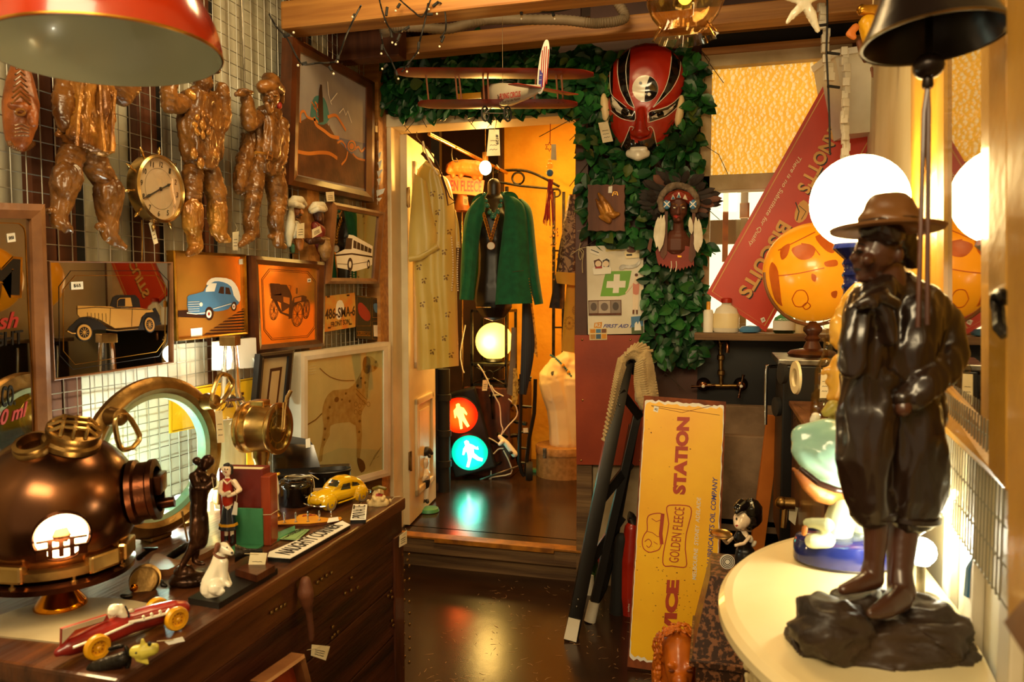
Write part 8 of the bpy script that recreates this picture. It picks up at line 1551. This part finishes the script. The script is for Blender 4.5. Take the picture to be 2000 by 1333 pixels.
m=MB('statue_hat'); o=SFr.px(*KQ([(352,98)])[0],0); kk=depth(o)/FPX/1.398; ax=(ZZ*1.0+RR*.27+FH*.10).normalized(); m.shell([(70*kk,8*kk),(100*kk,2*kk),(128*kk,-6*kk),(142*kk,-2*kk),(146*kk,6*kk)],o,ax,48,t=.004,u=RR,rim=lambda k,t:1+.03*math.sin(2*t+1)); m.obj('hat_brim',ht_)
m=MB('statue_black'); m.lathe([(84*kk,8*kk),(84*kk,24*kk),(80*kk,26*kk)],o,ax,40,u=RR); m.obj('hat_band',ht_)
SB('jacket','statue_black',[[(345,265,50,.0),(300,300,62,.005),(300,400,66,.01),(292,470,60,.012)],[(400,265,52,-.01),(420,330,82,-.01),(405,430,84,0),(380,490,70,.0)],[(445,290,52,-.01),(490,350,54,-.01),(520,430,50,.0),(505,470,46,.015),(455,520,44,.03),(415,560,40,.035)],[(275,330,40,.03),(262,410,44,.035),(262,470,40,.035)],[(455,560,46,-.01),(475,610,36,-.015)],[(330,290,30,.04),(350,330,24,.045),(365,400,18,.05)]],[],.0036,2,disp=.010,dsc=34)
SB('neckerchief','statue_black',[[(340,270,20,.045),(300,290,22,.055),(280,300,18,.055)],[(345,285,16,.055),(375,300,18,.05)],[(315,300,16,.06)]],[],.003,1)
SB('breeches','statue_black',[[(290,500,62,.005),(295,600,72,.012),(290,720,66,.014),(296,820,58,.014),(318,860,54,.013)],[(400,500,78,-.005),(415,600,88,-.008),(425,720,90,-.01),(420,820,84,-.01),(415,865,72,-.01)]],[(330,505,90,30,0,76,0)],.0036,2,disp=.012,dsc=30)
m=MB('statue_black')
for x,y,rr_,w in((320,872,56,.013),(414,880,78,-.01)): q=KQ([(x,y)])[0]; p=SFr.px(q[0],q[1],w); k2=depth(p)/FPX/1.398; m.lathe([(rr_*k2*.9,-9*k2),(rr_*k2,-4*k2),(rr_*k2,8*k2),(rr_*k2*.9,12*k2)],p,ZZ+RR*.04,32)
m.obj('cuffs',BT)
dec(BT,SFr,bv,KQ,'face_detail',[('p','ink',[(262,158),(275,150),(290,156),(276,162)],.0006,0),('l','ink',[(258,140),(275,134),(294,140)],.0008,3),('p','ink',[(258,203),(272,200),(284,205),(270,210)],.0006,0),('p','#4a2a1c',ell(272,157,3,3),.0012,0)],.003)
m=MB('statue_rock'); random.seed(12)
for x,y,rx,ry,w,rw in((330,1215,225,85,0,130),(330,1260,232,80,0,140),(200,1190,100,85,.03,100),(450,1180,110,80,.0,110),(500,1260,80,70,.0,110),(160,1260,90,75,.0,90),(300,1125,110,45,-.03,60),(430,1150,80,36,-.03,50),(262,1110,80,34,0,60),(330,1330,215,40,.0,140)): q=KQ([(x,y)])[0]; p=SFr.px(q[0],q[1],w); k2=depth(p)/FPX/1.398; m.sph(p,(rx*k2,rw*k2,ry*k2),18,Matrix((SFr.u,SFr.w,SFr.v)).transposed())
m.v=[Vector((p.x,p.y,max(p.z,DZ+.0))) for p in m.v]; m.obj('rock_base',BT,vox=.004,it=1,disp=.022,dsc=34,dm='h')
# ---- figurine in a big pale blue hat sitting on a navy base
b=DT.px(1655,1098); GF=upright(b); gn=T('blue_hat_figurine','ceramic child figurine in a big pale blue hat sitting on a navy base','figurine',b)
M('hat_blue','#9cc8b8','#86b4a6',rough=.22,vs=5,coat=.4); M('navy_gloss','#1c2668','#121a4a',rough=.12,coat=.6,vs=4); M('suit_pale','#cfd8b4','#b8c49a',rough=.25,vs=6,coat=.3)
def GB(name,mat,chs,els=(),vox=.004,it=2,par=gn,**k_):
    m=MB(mat)
    for c_ in chs: m.ch(GF,KR(c_),12)
    for x,y,rx,ry,w,rw,rot in els: q=KR([(x,y)])[0]; m.el(GF,q[0],q[1],rx/2.381,ry/2.381,w,rw/2.381,rot,20)
    return m.obj(name,par,vox=vox,it=it,**k_)
GB('hat','hat_blue',[[(450,700,60,.0),(560,690,80,0),(680,720,80,0)],[(440,760,50,.01),(470,810,46,.015),(540,870,44,.02),(620,905,36,.02),(700,900,36,.0)]],[(590,740,150,110,0,150,12),(560,800,180,70,0,150,30)],.005,3)
GB('head','plaster_tan',[[(540,900,70,0),(620,930,70,0),(690,930,60,0)],[(430,870,22,.01),(470,920,34,.01),(520,970,36,.01),(570,985,34,.01)],[(405,850,12,.0)]],[],.004,2)
GB('hair','print_dkbrown',[[(440,850,14,.04),(520,915,16,.06),(600,945,16,.065),(660,955,14,.06)]],[],.003,1)
GB('suit','suit_pale',[[(640,1010,60,0),(620,1090,70,0),(600,1160,72,0),(590,1190,50,.01)],[(560,1180,40,.05),(490,1185,36,.05)],[(560,1110,36,.06),(500,1100,26,.05),(470,1100,24,.04)],[(700,1040,50,-.02),(720,1120,56,-.02),(720,1190,50,-.02)]],[],.004,2)
GB('hands','plaster_tan',[[(458,1125,16,.05),(452,1150,14,.05)]],[],.003,1)
m=MB('navy_gloss'); q=KR([(570,1235)])[0]; p=DT.px(1652,1098); rr_=100*depth(p)/FPX; m.lathe([(rr_*.9,0),(rr_,.006),(rr_,.03),(rr_*.96,.04),(rr_*.8,.046),(0,.048)],p,ZZ,40,u=RR,ell=.72); m.obj('base',gn)
# ---- cabinet, appliance and the things on them
CZ=hit(1543,772,(.24,2.5,0),(1,0,0)).z
wc=T('wooden_cabinet','brown wooden cabinet with a thin gold scroll on its side, behind the blue hat figurine','cabinet',(.34,2.2,0)); x0=.235
m=MB('dwood2'); m.boxw(x0,wallx(1.75)-.02,1.75,2.5,.25,CZ-.015,.004); m.boxw(x0,wallx(1.75)-.03,1.77,2.46,0,.26,.004); m.obj('body',wc); m=MB('frame_mid'); m.boxw(x0-.012,wallx(1.75)-.01,1.74,2.51,CZ-.015,CZ,.004); m.obj('top',wc)
XF=Fr((x0-.001,0,0),(0,-1,0),ZZ); m=MB('gold'); m.line(XF,KH([(205,1180),(225,1150),(245,1200),(265,1165),(290,1205),(310,1190)]),1.4,.001,sm=3); m.line(XF,KH([(195,1020),(192,1200),(190,1330)]),1,.001); m.line(XF,KH([(195,1022),(380,1140)]),1,.001); m.obj('gold_scroll',wc)
m=MB('brass_old'); p=hit(1552,985,(x0-.01,2.4,0),(1,0,0)); m.tube([p,p+Vector((-.03,0,0))],.018,12); m.sph(p+Vector((-.035,0,0)),.02,10); m.tube([p+Vector((-.025,0,.0)),p+Vector((-.03,-.01,-.07))],.008,8); m.obj('latch',wc); price_tag(wc,Fr(p+Vector((-.03,0,0)),RR,ZZ),KR([(385,1015),(425,1030),(412,1112),(382,1085)]),.0,writing=False)
MZ=hit(1521,692,(.20,2.75,0),(0,1,0)).z
mc=T('old_machine','old black machine with dials and a grey top behind the wooden cabinet','machine',(.32,2.7,0)); m=MB('black'); m.boxw(.205,.44,2.53,2.82,.5,MZ-.02,.006); m.boxw(.23,.42,2.55,2.8,0,.5,.006); m.obj('body',mc); m=MB('steel'); m.boxw(.19,.45,2.52,2.84,MZ-.02,MZ,.004); m.obj('top',mc)
p=hit(1556,738,(.2,2.6,0),(1,0,0)); m=MB('cream'); m.lathe([(.022,0),(.024,.006),(.042,.006),(.044,.0)],p,Vector((-1,-.2,0)),24); m.obj('dial',mc)
for y_,x_ in((730,1533),(795,1522)): p=hit(x_,y_,(.2,2.7,0),(1,0,0)); m=MB('rubber'); m.lathe([(.03,0),(.032,.014),(.02,.018),(0,.018)],p,Vector((-1,-.3,0)),20); m.obj('knob',mc)
m=MB('chrome'); m.tube([P(1520,716,2.62),P(1503,717,2.6),P(1497,724,2.6),P(1495,830,2.6)],.006,10,sm=3); m.tube([P(1575,765,2.42),P(1578,748,2.42),P(1592,744,2.42)],.006,8,sm=3); m.obj('handle',mc)
m=MB('sign_orange'); q=P(1474,1060,2.78); m.bar(P(1512,812,2.72),Vector((q.x-.03,q.y,.0)),.05,.015,FH); m.top('wooden_plank','orange-brown wooden slat leaning on the black machine','board')
# globe on a turned stand
gc_=P(1590,532,2.5); GR=.165; M('globe_orange','#f0a020','#e08810',rough=.25,vs=4,coat=.4,emit=.42,ecol='#ff9a10'); gl_=T('illuminated_globe','orange glowing world globe on a turned wooden stand in front of the window','globe',(gc_.x,gc_.y,MZ)); m=MB('globe_orange'); m.sph(gc_,GR,48); gb_=m.obj('ball',gl_); bv=wbvh(gb_); GFm=upright(gc_)
M('globe_land','#c8641c','#a84a12',rough=.4,vs=9,emit=.2,ecol='#c04a08'); it=[]
for pp in([(375,960),(400,1000),(395,1080),(420,1150),(385,1120),(365,1040),(362,990)],[(460,900),(520,880),(560,900),(545,940),(500,950),(470,930)],[(560,850),(620,840),(650,870),(640,920),(600,905)],[(410,905),(450,880),(440,930),(415,950)],[(545,1010),(565,1020),(560,1045),(545,1035)],[(630,1090),(655,1085),(650,1115),(632,1110)],[(600,960),(650,950),(655,975),(610,980)]): it.append(('p','globe_land',pp,.0008,3))
for pp in([(460,1120),(480,1085),(515,1085),(530,1120),(510,1150),(475,1150),(460,1120)],[(505,1150),(525,1135),(540,1150),(520,1165),(505,1150)],[(400,910),(480,870),(560,830)],[(390,1020),(480,1010),(600,985)],[(500,880),(545,890),(580,930)]): it.append(('l','globe_land',pp,.001,2))
dec(gl_,GFm,bv,KW,'map_lands',it,.01)
m=MB('dwood2'); bp2=P(1572,690,2.5); m.lathe([(.075,MZ),(.08,MZ+.008),(.07,MZ+.018),(.03,MZ+.026),(.02,MZ+.05),(.026,MZ+.06),(.018,MZ+.07),(.03,MZ+.085),(.03,MZ+.095),(.01,gc_.z-GR)],(gc_.x,gc_.y,0),ZZ,28); m.obj('stand',gl_)
m=MB('frame_mid'); m.tube([gc_+RR*(GR+.012)*math.cos(t)*.94-ZZ*(GR+.012)*abs(math.sin(t)) for t in [k*.157 for k in range(21)]],.006,8); m.obj('meridian_arm',gl_)
# bright white globe lamp with navy column
lz=P(1678,395,1.42); lm=T('white_globe_lamp','big bright white globe lamp on a ribbed navy column behind the boy statue','lamp',(lz.x,lz.y,DZ)); m=MB(M('lamp_globe','#ffffff',emit=24,ecol='#ffdf98')); m.sph(lz,.0885,40); m.obj('globe',lm); m=MB('navy_gloss'); pr=[(.04,DZ),(.042,DZ+.02),(.026,DZ+.05)]; z=DZ+.05
cx_=P(1655,520,1.78); 
while z<lz.z-.11: pr+=[(.024,z+.006),(.028,z+.014),(.024,z+.022)]; z+=.022
pr+=[(.045,lz.z-.088),(.04,lz.z-.072)]; m.lathe(pr,(lz.x,lz.y,0),ZZ,28); m.obj('column',lm)

# yellow profile heads
def profile(nm,label,d,conv,bits):
    f=CF(d); b=f.px(*conv([bits[0]])[0]); t=T(nm,label,'bust',(b.x,b.y,CZ)); return f,t
HF=CF(1.35); M('head_yellow','#e0a83c','#c88c28',rough=.3,vs=6,coat=.3)
h1=T('yellow_head_bust','bald yellow head bust facing left, half hidden behind the boy statue','bust',(HF.px(1690,700).x,HF.px(1690,700).y,DZ)); m=MB('head_yellow')
for c_ in([(760,150,110,0),(700,220,110,0),(660,300,90,0)],[(590,270,40,0),(560,320,24,0),(550,340,14,0)],[(530,430,36,0),(510,470,20,0)],[(560,380,60,0),(570,480,60,0),(580,560,50,0)],[(640,420,90,-.02),(660,560,80,-.02)],[(520,530,26,0)]): m.ch(HF,KH(c_),12)
m.obj('head',h1,vox=.004,it=2); m=MB('steel'); m.ch(HF,KH([(720,110,30,.05),(800,60,40,.05),(870,40,30,.05)])); m.obj('spectacles',h1,vox=.004); m=MB('dwood2'); p=HF.px(*KH([(660,620)])[0],-.02); m.lathe([(.03,DZ),(.02,DZ+.01),(.02,p.z)],(p.x,p.y,0),ZZ,20); m.obj('post',h1)
HF2=CF(1.31); p=HF2.px(1652,820); h2=T('spectacled_bust','yellow bust in dark glasses and a pale collar facing left, above the blue hat figurine','bust',(p.x,p.y,DZ)); m=MB('head_yellow')
for c_ in([(590,700,76,0),(570,780,84,0),(560,880,74,0),(540,960,50,0)],[(470,760,28,0),(445,790,22,0),(440,805,14,0)],[(480,860,24,0)],[(500,985,32,0),(540,990,34,0)],[(600,960,56,-.01),(590,1060,56,-.01)]): m.ch(HF2,KH(c_),12)
m.obj('head',h2,vox=.004,it=2); m=MB('blackgloss'); m.ch(HF2,KH([(610,800,34,.06),(620,870,40,.06),(620,900,34,.06)])); m.obj('sideburns',h2,vox=.004); m=MB('gold'); m.prow(HF2,[(p_[0],p_[1],.1) for p_ in KH([(590,660),(620,700),(670,720),(640,800),(610,860)])],.003); m.obj('spectacle_arm',h2)
m=MB('cloth_white'); m=MB(M('collar_green','#b8a850','#98883a',rough=.35)); 
for c_ in([(470,1110,40,.02),(530,1060,60,.02),(600,1100,60,.0)],[(560,1150,70,0),(600,1250,80,-.02),(600,1400,90,-.03)]): m.ch(HF2,KH(c_),12)
m.obj('collar',h2,vox=.004,it=2); m=MB('resin_white'); m.ch(HF2,KH([(390,1140,40,.03),(370,1180,36,.03)])); m.obj('flower',h2,vox=.004); m=MB('dwood2'); m.lathe([(.03,DZ),(.03,DZ+.012),(.015,DZ+.02),(.015,HF2.px(1645,870).z)],(p.x+.0,p.y,0),ZZ,20); m.obj('stand',h2)
# crystal decanters on the cabinet
for x,y0,y1,d,w,lb in((1617,612,700,2.05,36,'cut glass decanter with a ball stopper in front of the orange globe'),(1612,700,790,1.95,40,'glass bottle with a handwritten tag left of the spectacled bust')):
    p=P(x,y1,d); p.z=CZ; k=d/FPX; h=P(x,y0,d).z-CZ; r=w*k/2*1.3; t=T('glass_decanter',lb,'decanter',p,'decanters on the wooden cabinet'); m=MB('crystal_clear'); m.shell([(r,0),(r*1.05,h*.1),(r,h*.45),(r*.4,h*.62),(r*.36,h*.72),(r*.6,h*.76)],p,ZZ,10,t=.003,rim=lambda k_,t_:1+.05*math.cos(5*t_)); m.obj('body',t); m=MB('crystal_clear'); m.sph(p+ZZ*h*.9,r*.55,8); m.tube([p+ZZ*h*.7,p+ZZ*h*.85],r*.2,8); m.obj('stopper',t)
    if y0==700: f=upright(p-FH*r*1.1); price_tag(t,f,[(1604,722),(1620,722),(1619,778),(1601,778)],.0)
m=MB('black'); p=P(1595,690,2.3); p.z=MZ; 
# glowing bulb near the wall behind the statue
lw=hit(1800,1078,(.29,1.2,0),(1,0,0)); fl2=T('table_bulb_lamp','bare glowing white bulb on a thin stem on the cream table behind the boy statue','lamp',(lw.x,lw.y,DZ)); m=MB('lamp_cool'); m.sph(lw,.02,16); m.obj('bulb',fl2); m=MB('steel'); m.lathe([(.025,DZ),(.025,DZ+.006),(.006,DZ+.01),(.006,lw.z-.02),(.012,lw.z-.018)],(lw.x,lw.y,0),ZZ,16); m.obj('stem',fl2); lamp('POINT',lw+Vector((-.01,.02,.03)),3.2,(1,.93,.7),.02,name='table_bulb')
m=MB('lamp_white'); m.tube([RW.px(1851,1000,.02),RW.px(1866,962,.02)],.004,8); m.top('light_tube','thin glowing white light tube fixed slanted on the right wall','lamp')
m=MB('print_blue'); m.tube([RW.px(1895,1165,.012),RW.px(1898,1110,.012),RW.px(1903,1090,.012)],[.008,.007,.003],8); m.top('hanging_torch','small dark blue torch hanging on the right wall below the mirror','torch')
# ================================================================ mirror in a wooden frame on the right wall
R6=RW.off(.012); q=[(1779,-120),(1964,-330),(1964,957),(1779,782)]; mi=T('wall_mirror','tall mirror in a golden wooden frame on the right wall','mirror',R6.px(1880,860))
M('gilt_wood','#d8a038','#b07c22',rough=.35,bump=.1,vs=5,coat=.3); m=MB('gilt_wood'); I=[(1843,-150),(1916,-250),(1916,836),(1843,754)]; O3=[R6.px(*p,.012) for p in q]; I3=[R6.px(*p,.0) for p in I]; Md=[a.lerp(b_,.3)+R6.w*.008 for a,b_ in zip(O3,I3)]; M2=[a.lerp(b_,.75)-R6.w*.004 for a,b_ in zip(O3,I3)]; bk=[p-R6.w*.024 for p in O3]; rows=[bk,O3,Md,M2,I3,[p-R6.w*.012 for p in I3]]
m.add([p for r_ in rows for p in r_],[[k*4+i,k*4+(i+1)%4,(k+1)*4+(i+1)%4,(k+1)*4+i] for k in range(5) for i in range(4)]); m.obj('frame',mi,fixn=False); m=MB('mirror'); m.prism([R6.px(*p,-.007)-R6.w*.003 for p in((1835,-160),(1924,-260),(1924,850),(1835,748))],R6.w*.004); m.obj('mirror_glass',mi)
m=MB('cast_iron'); m.tube([R6.px(1955+9*math.cos(t*.5),590-16*math.sin(t*.5),.03) for t in range(9)]+[R6.px(1950,610,.03),R6.px(1952,640,.035),R6.px(1966,655,.03)],.006,8); m.top('iron_hook','black iron hook on the right edge of the mirror frame','hook')
R8=RW.off(.07); m=MB('gilt_wood'); m.poly(R8,[(1966,-200),(2300,-500),(2300,1800),(1968,1212)],0,.03); m.m('frame_mid'); m.poly(R8,[(1960,1216),(2000,1170),(2300,1500),(2300,1760)],.02,.03); m.top('gilded_panel','gold painted wooden panel cut off by the right edge of the photo','panel')
# ================================================================ hanging things overhead
rc_=P(210,108,.97); rl=T('red_pendant_lamp','large glossy red enamel pendant lampshade, white inside, at the top left','lamp',rc_); Rr=.1415; ax=(ZZ+RR*-.05).normalized(); prf=[(Rr*math.cos(math.radians(a))**.92,Rr*.92*math.sin(math.radians(a))) for a in range(0,82,6)]; m=MB(M('enamel_red','#b8340e','#982408',rough=.2,vs=3,coat=.5)); m.lathe(prf+[(.02,Rr*.93),(.02,Rr*1.05),(.0,Rr*1.06)],rc_,ax,64,caps=False); m.m('gold').lathe([(Rr*.995,-.0005),(Rr*1.004,.001),(Rr*1.003,.003)],rc_,ax,64,caps=False); m.obj('shade',rl,fixn=False); m=MB(M('enamel_white','#c8ccb8','#bcc0ac',rough=.25,vs=3,coat=.3)); m.lathe([((r-.0025),h-.0008) for r,h in prf],rc_,ax,64,caps=False); m.obj('inner_lining',rl,fixn=False); m=MB('cable'); m.tube([rc_+ax*Rr*1.04,rc_+ax*Rr*1.04+ZZ*1.2],.004,8); m.obj('cord',rl); m=MB('white_card'); m.lathe([(.018,Rr*.9),(.018,Rr*.7),(.012,Rr*.66)],rc_,ax,16); m.sph(rc_+ax*Rr*.55,.022,14); m.obj('bulb',rl)
# amber glass shade
gc2=P(1338,20,2.05); k=2.05/FPX; gs=T('amber_glass_shade','amber glass ceiling shade with a frilled rim hanging below the beam','lamp',gc2); m=MB('amber_glass'); o=gc2; m.shell([(8*k,90*k),(50*k,75*k),(74*k,40*k),(75*k,15*k),(64*k,-10*k),(50*k,-28*k),(49*k,-32*k),(56*k,-44*k),(61*k,-52*k)],o,ZZ,64,t=.002,rim=lambda j,t:1+(.07*math.sin(12*t) if j%9>=6 else 0)*(1 if j<9 else 1)); m.obj('shade',gs); m=MB('brass'); m.tube([o+ZZ*88*k,Vector((o.x,o.y,2.6))],.005,8); m.lathe([(12*k,88*k),(26*k,94*k),(10*k,104*k)],o,ZZ,20); m.obj('gallery_and_rod',gs); m=MB('lamp_yellow'); m.sph(o+ZZ*25*k,.02,12); m.obj('bulb',gs)
# starfish
sf_=P(1580,2,2.0); SFh=CF(2.0); st_=T('white_starfish','white ribbed starfish ornament hanging by the ceiling beam','ornament',SFh.px(1580,10)); m=MB('resin_white')
for c_ in([(1290,20,30,0),(1230,80,32,0),(1160,165,14,0)],[(1290,20,30,0),(1340,110,36,0),(1385,225,18,0)],[(1290,20,30,0),(1390,-40,30,0),(1480,-60,12,0)],[(1290,10,30,0),(1250,-100,30,0),(1230,-190,12,0)],[(1290,10,30,0),(1160,-30,30,0),(1080,-60,12,0)]): m.ch(SFh,KX(c_))
m.obj('body',st_,vox=.0035,it=1,disp=.004,dsc=150); m=MB('string'); m.tube([SFh.px(*KX([(1260,-80)])[0]),SFh.px(*KX([(1255,-80)])[0])+ZZ*.5],.001,4); m.obj('string',st_)
# strings of white driftwood pieces
random.seed(21)
def drift(label,pts,d,n):
    f=CF(d); t=T('driftwood_string',label,'ornament',f.px(*pts[-1]),'white driftwood strings by the window'); path=smoothpts([(a,b,0) for a,b in pts],12,False)
    for i in range(n):
        p=path[int(i/(n-1)*(len(path)-1))]; c=f.px(p.x+random.uniform(-3,3),p.y,random.uniform(-.01,.01)); m=MB('white_paint'); a=random.uniform(-.3,.3); u=(RR*math.cos(a)+FH*.4*math.sin(a*3)).normalized(); m.box(Fr(c,u,ZZ),-random.uniform(.009,.016),random.uniform(.009,.016),-.014,.014,-.008,.008,.003); m.obj('driftwood_piece',t)
    m=MB('string'); m.tube([f.px(p.x,p.y) for p in path]+[f.px(path[0].x,path[0].y)] [:0],.0015,4); m.obj('string',t)
drift('string of white driftwood pieces hanging left of the white wall box',[(1606,15),(1612,70),(1618,140),(1622,150)],2.55,14)
drift('longer string of white driftwood pieces hanging beside the slanted red sign',[(1648,100),(1652,160),(1648,220),(1652,270),(1650,318)],2.6,20)
m=MB('cable'); c5=CF(2.5); m.tube([c5.px(x,y,.01*math.sin(y*.1)) for x,y in((1615,-40),(1616,40),(1614,100),(1618,180),(1620,240),(1621,300))],.0032,6); 
for y,s_ in((48,-1),(103,1),(168,1)): m.tube([c5.px(1616,y),c5.px(1616+s_*24,y+3*s_+6*(y<60))],.0045,6)
m.top('dark_light_cable','dark fairy light cable with clips hanging in front of the red sign','cable')
# white wall box
wbx=T('white_wall_box','white metal box mounted high in the corner right of the window','box',(.5,3.1,1.95)); f=CF(2.85); m=MB('white_paint'); pts=[f.px(*p) for p in((1630,100),(1737,84),(1737,254),(1657,262))]; m.prism(pts,FH*.2); m.obj('box',wbx); m=MB('white_card'); m.prism([f.px(*p,.012) for p in((1626,98),(1742,80),(1742,92),(1630,110))],FH*.2); m.obj('lid',wbx); m=MB('white_cable'); m.tube([f.px(1718,256,.01),f.px(1716,330,.01),f.px(1722,120,.02)][:2],.005,6); m.obj('cable',wbx)
# yellow dried gourds / pods
f=CF(2.0); gd=T('dried_pod_bunch','bunch of yellow and brown dried pods hanging behind the bell','ornament',f.px(1690,130)); 
for c_,mt in(([(940,150,60,0),(950,250,46,0),(965,330,24,0)],'enamel_yellow'),([(1000,180,40,.02),(1005,280,36,.02),(1010,360,18,.02)],'enamel_yellow'),([(860,170,24,.01),(820,210,22,.01),(850,230,18,.01)],'sign_orange'),([(880,260,18,.01),(900,320,20,.01),(920,380,14,.01)],'stud'),([(960,420,12,0),(965,480,8,0)],'stud'),([(900,60,34,0),(980,70,40,0)],'gold')): m=MB(mt); m.ch(f,KG(c_)); m.obj('pod',gd,vox=.004,it=1,disp=.002,dsc=60)
m=MB('string'); m.tube([f.px(1705,20),f.px(1705,20)+ZZ*.5],.002,5); m.obj('string',gd)
# ship's bell
bc=P(1823,78,.80); kb=.80/FPX; be=T('ships_bell','dark bronze bell with a ball clapper hanging at the top right','bell',bc); ax=(ZZ-RR*.03+FH*.08).normalized(); M('bell_bronze','#241812','#120b08',rough=.3,metal=.5,vs=4,bump=.05); m=MB('bell_bronze'); m.shell([(132*kb,0),(128*kb,8*kb),(112*kb,40*kb),(96*kb,80*kb),(84*kb,130*kb),(76*kb,190*kb),(60*kb,225*kb),(20*kb,240*kb)],bc,ax,64,t=.004); m.obj('body',be); m=MB('brass_old'); m.lathe([(131*kb,-1.5*kb),(133*kb,2*kb),(129*kb,5*kb)],bc,ax,64,caps=False); m.obj('rim_band',be); cl_=P(1813,130,.80); m=MB('bell_bronze'); m.sph(cl_,(29*kb,29*kb,25*kb),20); m.tube([cl_+ZZ*18*kb,bc+ax*.08],.004,8); m.lathe([(9*kb,-42*kb),(11*kb,-36*kb),(9*kb,-20*kb)],cl_,ZZ,12); m.obj('clapper',be); m=MB('dwood2'); e=cl_-ZZ*42*kb; 
for x2 in(1793,1811): pe=P(x2,640 if x2<1800 else 635,.80); m.tube([e,e.lerp(pe,.1)+RR*(x2-1806)*kb*.4,pe],.0026,6)
m.obj('bell_rope',be); m=MB('bell_bronze'); m.tube([bc+ax*.13,bc+ax*.13+ZZ*.5],.01,8); m.obj('hanger',be)
# fairy lights
def fairy(label,strands,d,tips):
    f=CF(d); t=T('fairy_lights',label,'fairy lights',f.px(*KA([strands[0][0]])[0]),'fairy light strings under the rafters'); m=MB('cable')
    for s_ in strands: m.tube([f.px(p.x,p.y,.012*math.sin(i)) for i,p in enumerate(smoothpts([(a,b,0) for a,b in KA(s_)],5,False))],.0028,6)
    m.obj('cable',t)
    for (x,y),(x2,y2) in tips:
        a,b=KA([(x,y),(x2,y2)]); A=f.px(*a);B=f.px(*b); d_=(B-A).normalized(); m=MB('rubber'); m.tube([A,A+d_*(B-A).length*.6],.005,8); s=m.obj('bulb_holder',t); m=MB('crystal_clear'); m.tube([A+d_*(B-A).length*.55,B],.0035,8); m.m(WH).sph(B,.0042,8); m.obj('led',s)
fairy('black fairy light cable looping from the left wall across the sea painting',[[(-40,80),(0,150),(60,215),(115,320),(150,360),(230,352),(300,350),(340,330),(385,210),(430,110),(472,30)]],2.35,[((40,205),(95,182)),((170,350),(120,365)),((295,370),(318,412)),((345,310),(340,345)),((440,80),(425,95))])
fairy('black fairy light cable tangled below the beams above the model biplane',[[(575,0),(590,60),(620,140),(660,180),(700,170),(740,145)],[(690,0),(760,60),(815,92),(860,0)],[(845,20),(830,110),(800,230),(785,290),(740,350),(700,400)],[(585,190),(600,270),(640,340),(665,395)]],2.6,[((618,40),(608,120)),((690,20),(665,60)),((640,170),(646,238)),((690,190),(665,248)),((740,150),(700,175)),((840,80),(895,78)),((795,235),(790,295)),((740,345),(728,400)),((665,395),(680,440)),((620,360),(590,385)),((590,250),(585,300))])
fairy('clear-tipped fairy light cable along the beam right of the biplane thread',[[(1300,0),(1370,45),(1440,60),(1520,68),(1650,45),(1740,0)],[(900,10),(935,40),(945,160),(915,210)]],2.6,[((1367,50),(1367,105)),((1540,68),(1553,105)),((1660,25),(1630,5)),((905,10),(850,52)),((935,200),(910,260))])
# grey flexible conduit under the roof
m=MB(M('conduit','#8c7c66','#70614c',rough=.6)); cp_=smoothpts([(a,b,0) for a,b in KA([(610,200),(605,150),(680,148),(800,150),(950,162),(1080,130),(1200,110),(1400,110),(1600,112),(1740,128),(1800,130),(1900,118),(1945,90),(1900,10)])],14,False); fC=CF(2.95)
m.tube([fC.px(p.x,p.y) for p in cp_],[.018+(.0025 if i%2 else 0) for i in range(len(cp_))],12); m.top('flexible_conduit','grey corrugated cable conduit running under the roof between the beams','conduit')
m=MB('steel'); m.tube([V(-1.545,LW.px(470,60,.005).y,2.58),LW.px(478,175,.005)],.003,6); m.top('hanging_rod','thin white rod hanging on the wire grid above the raised hat','rod')
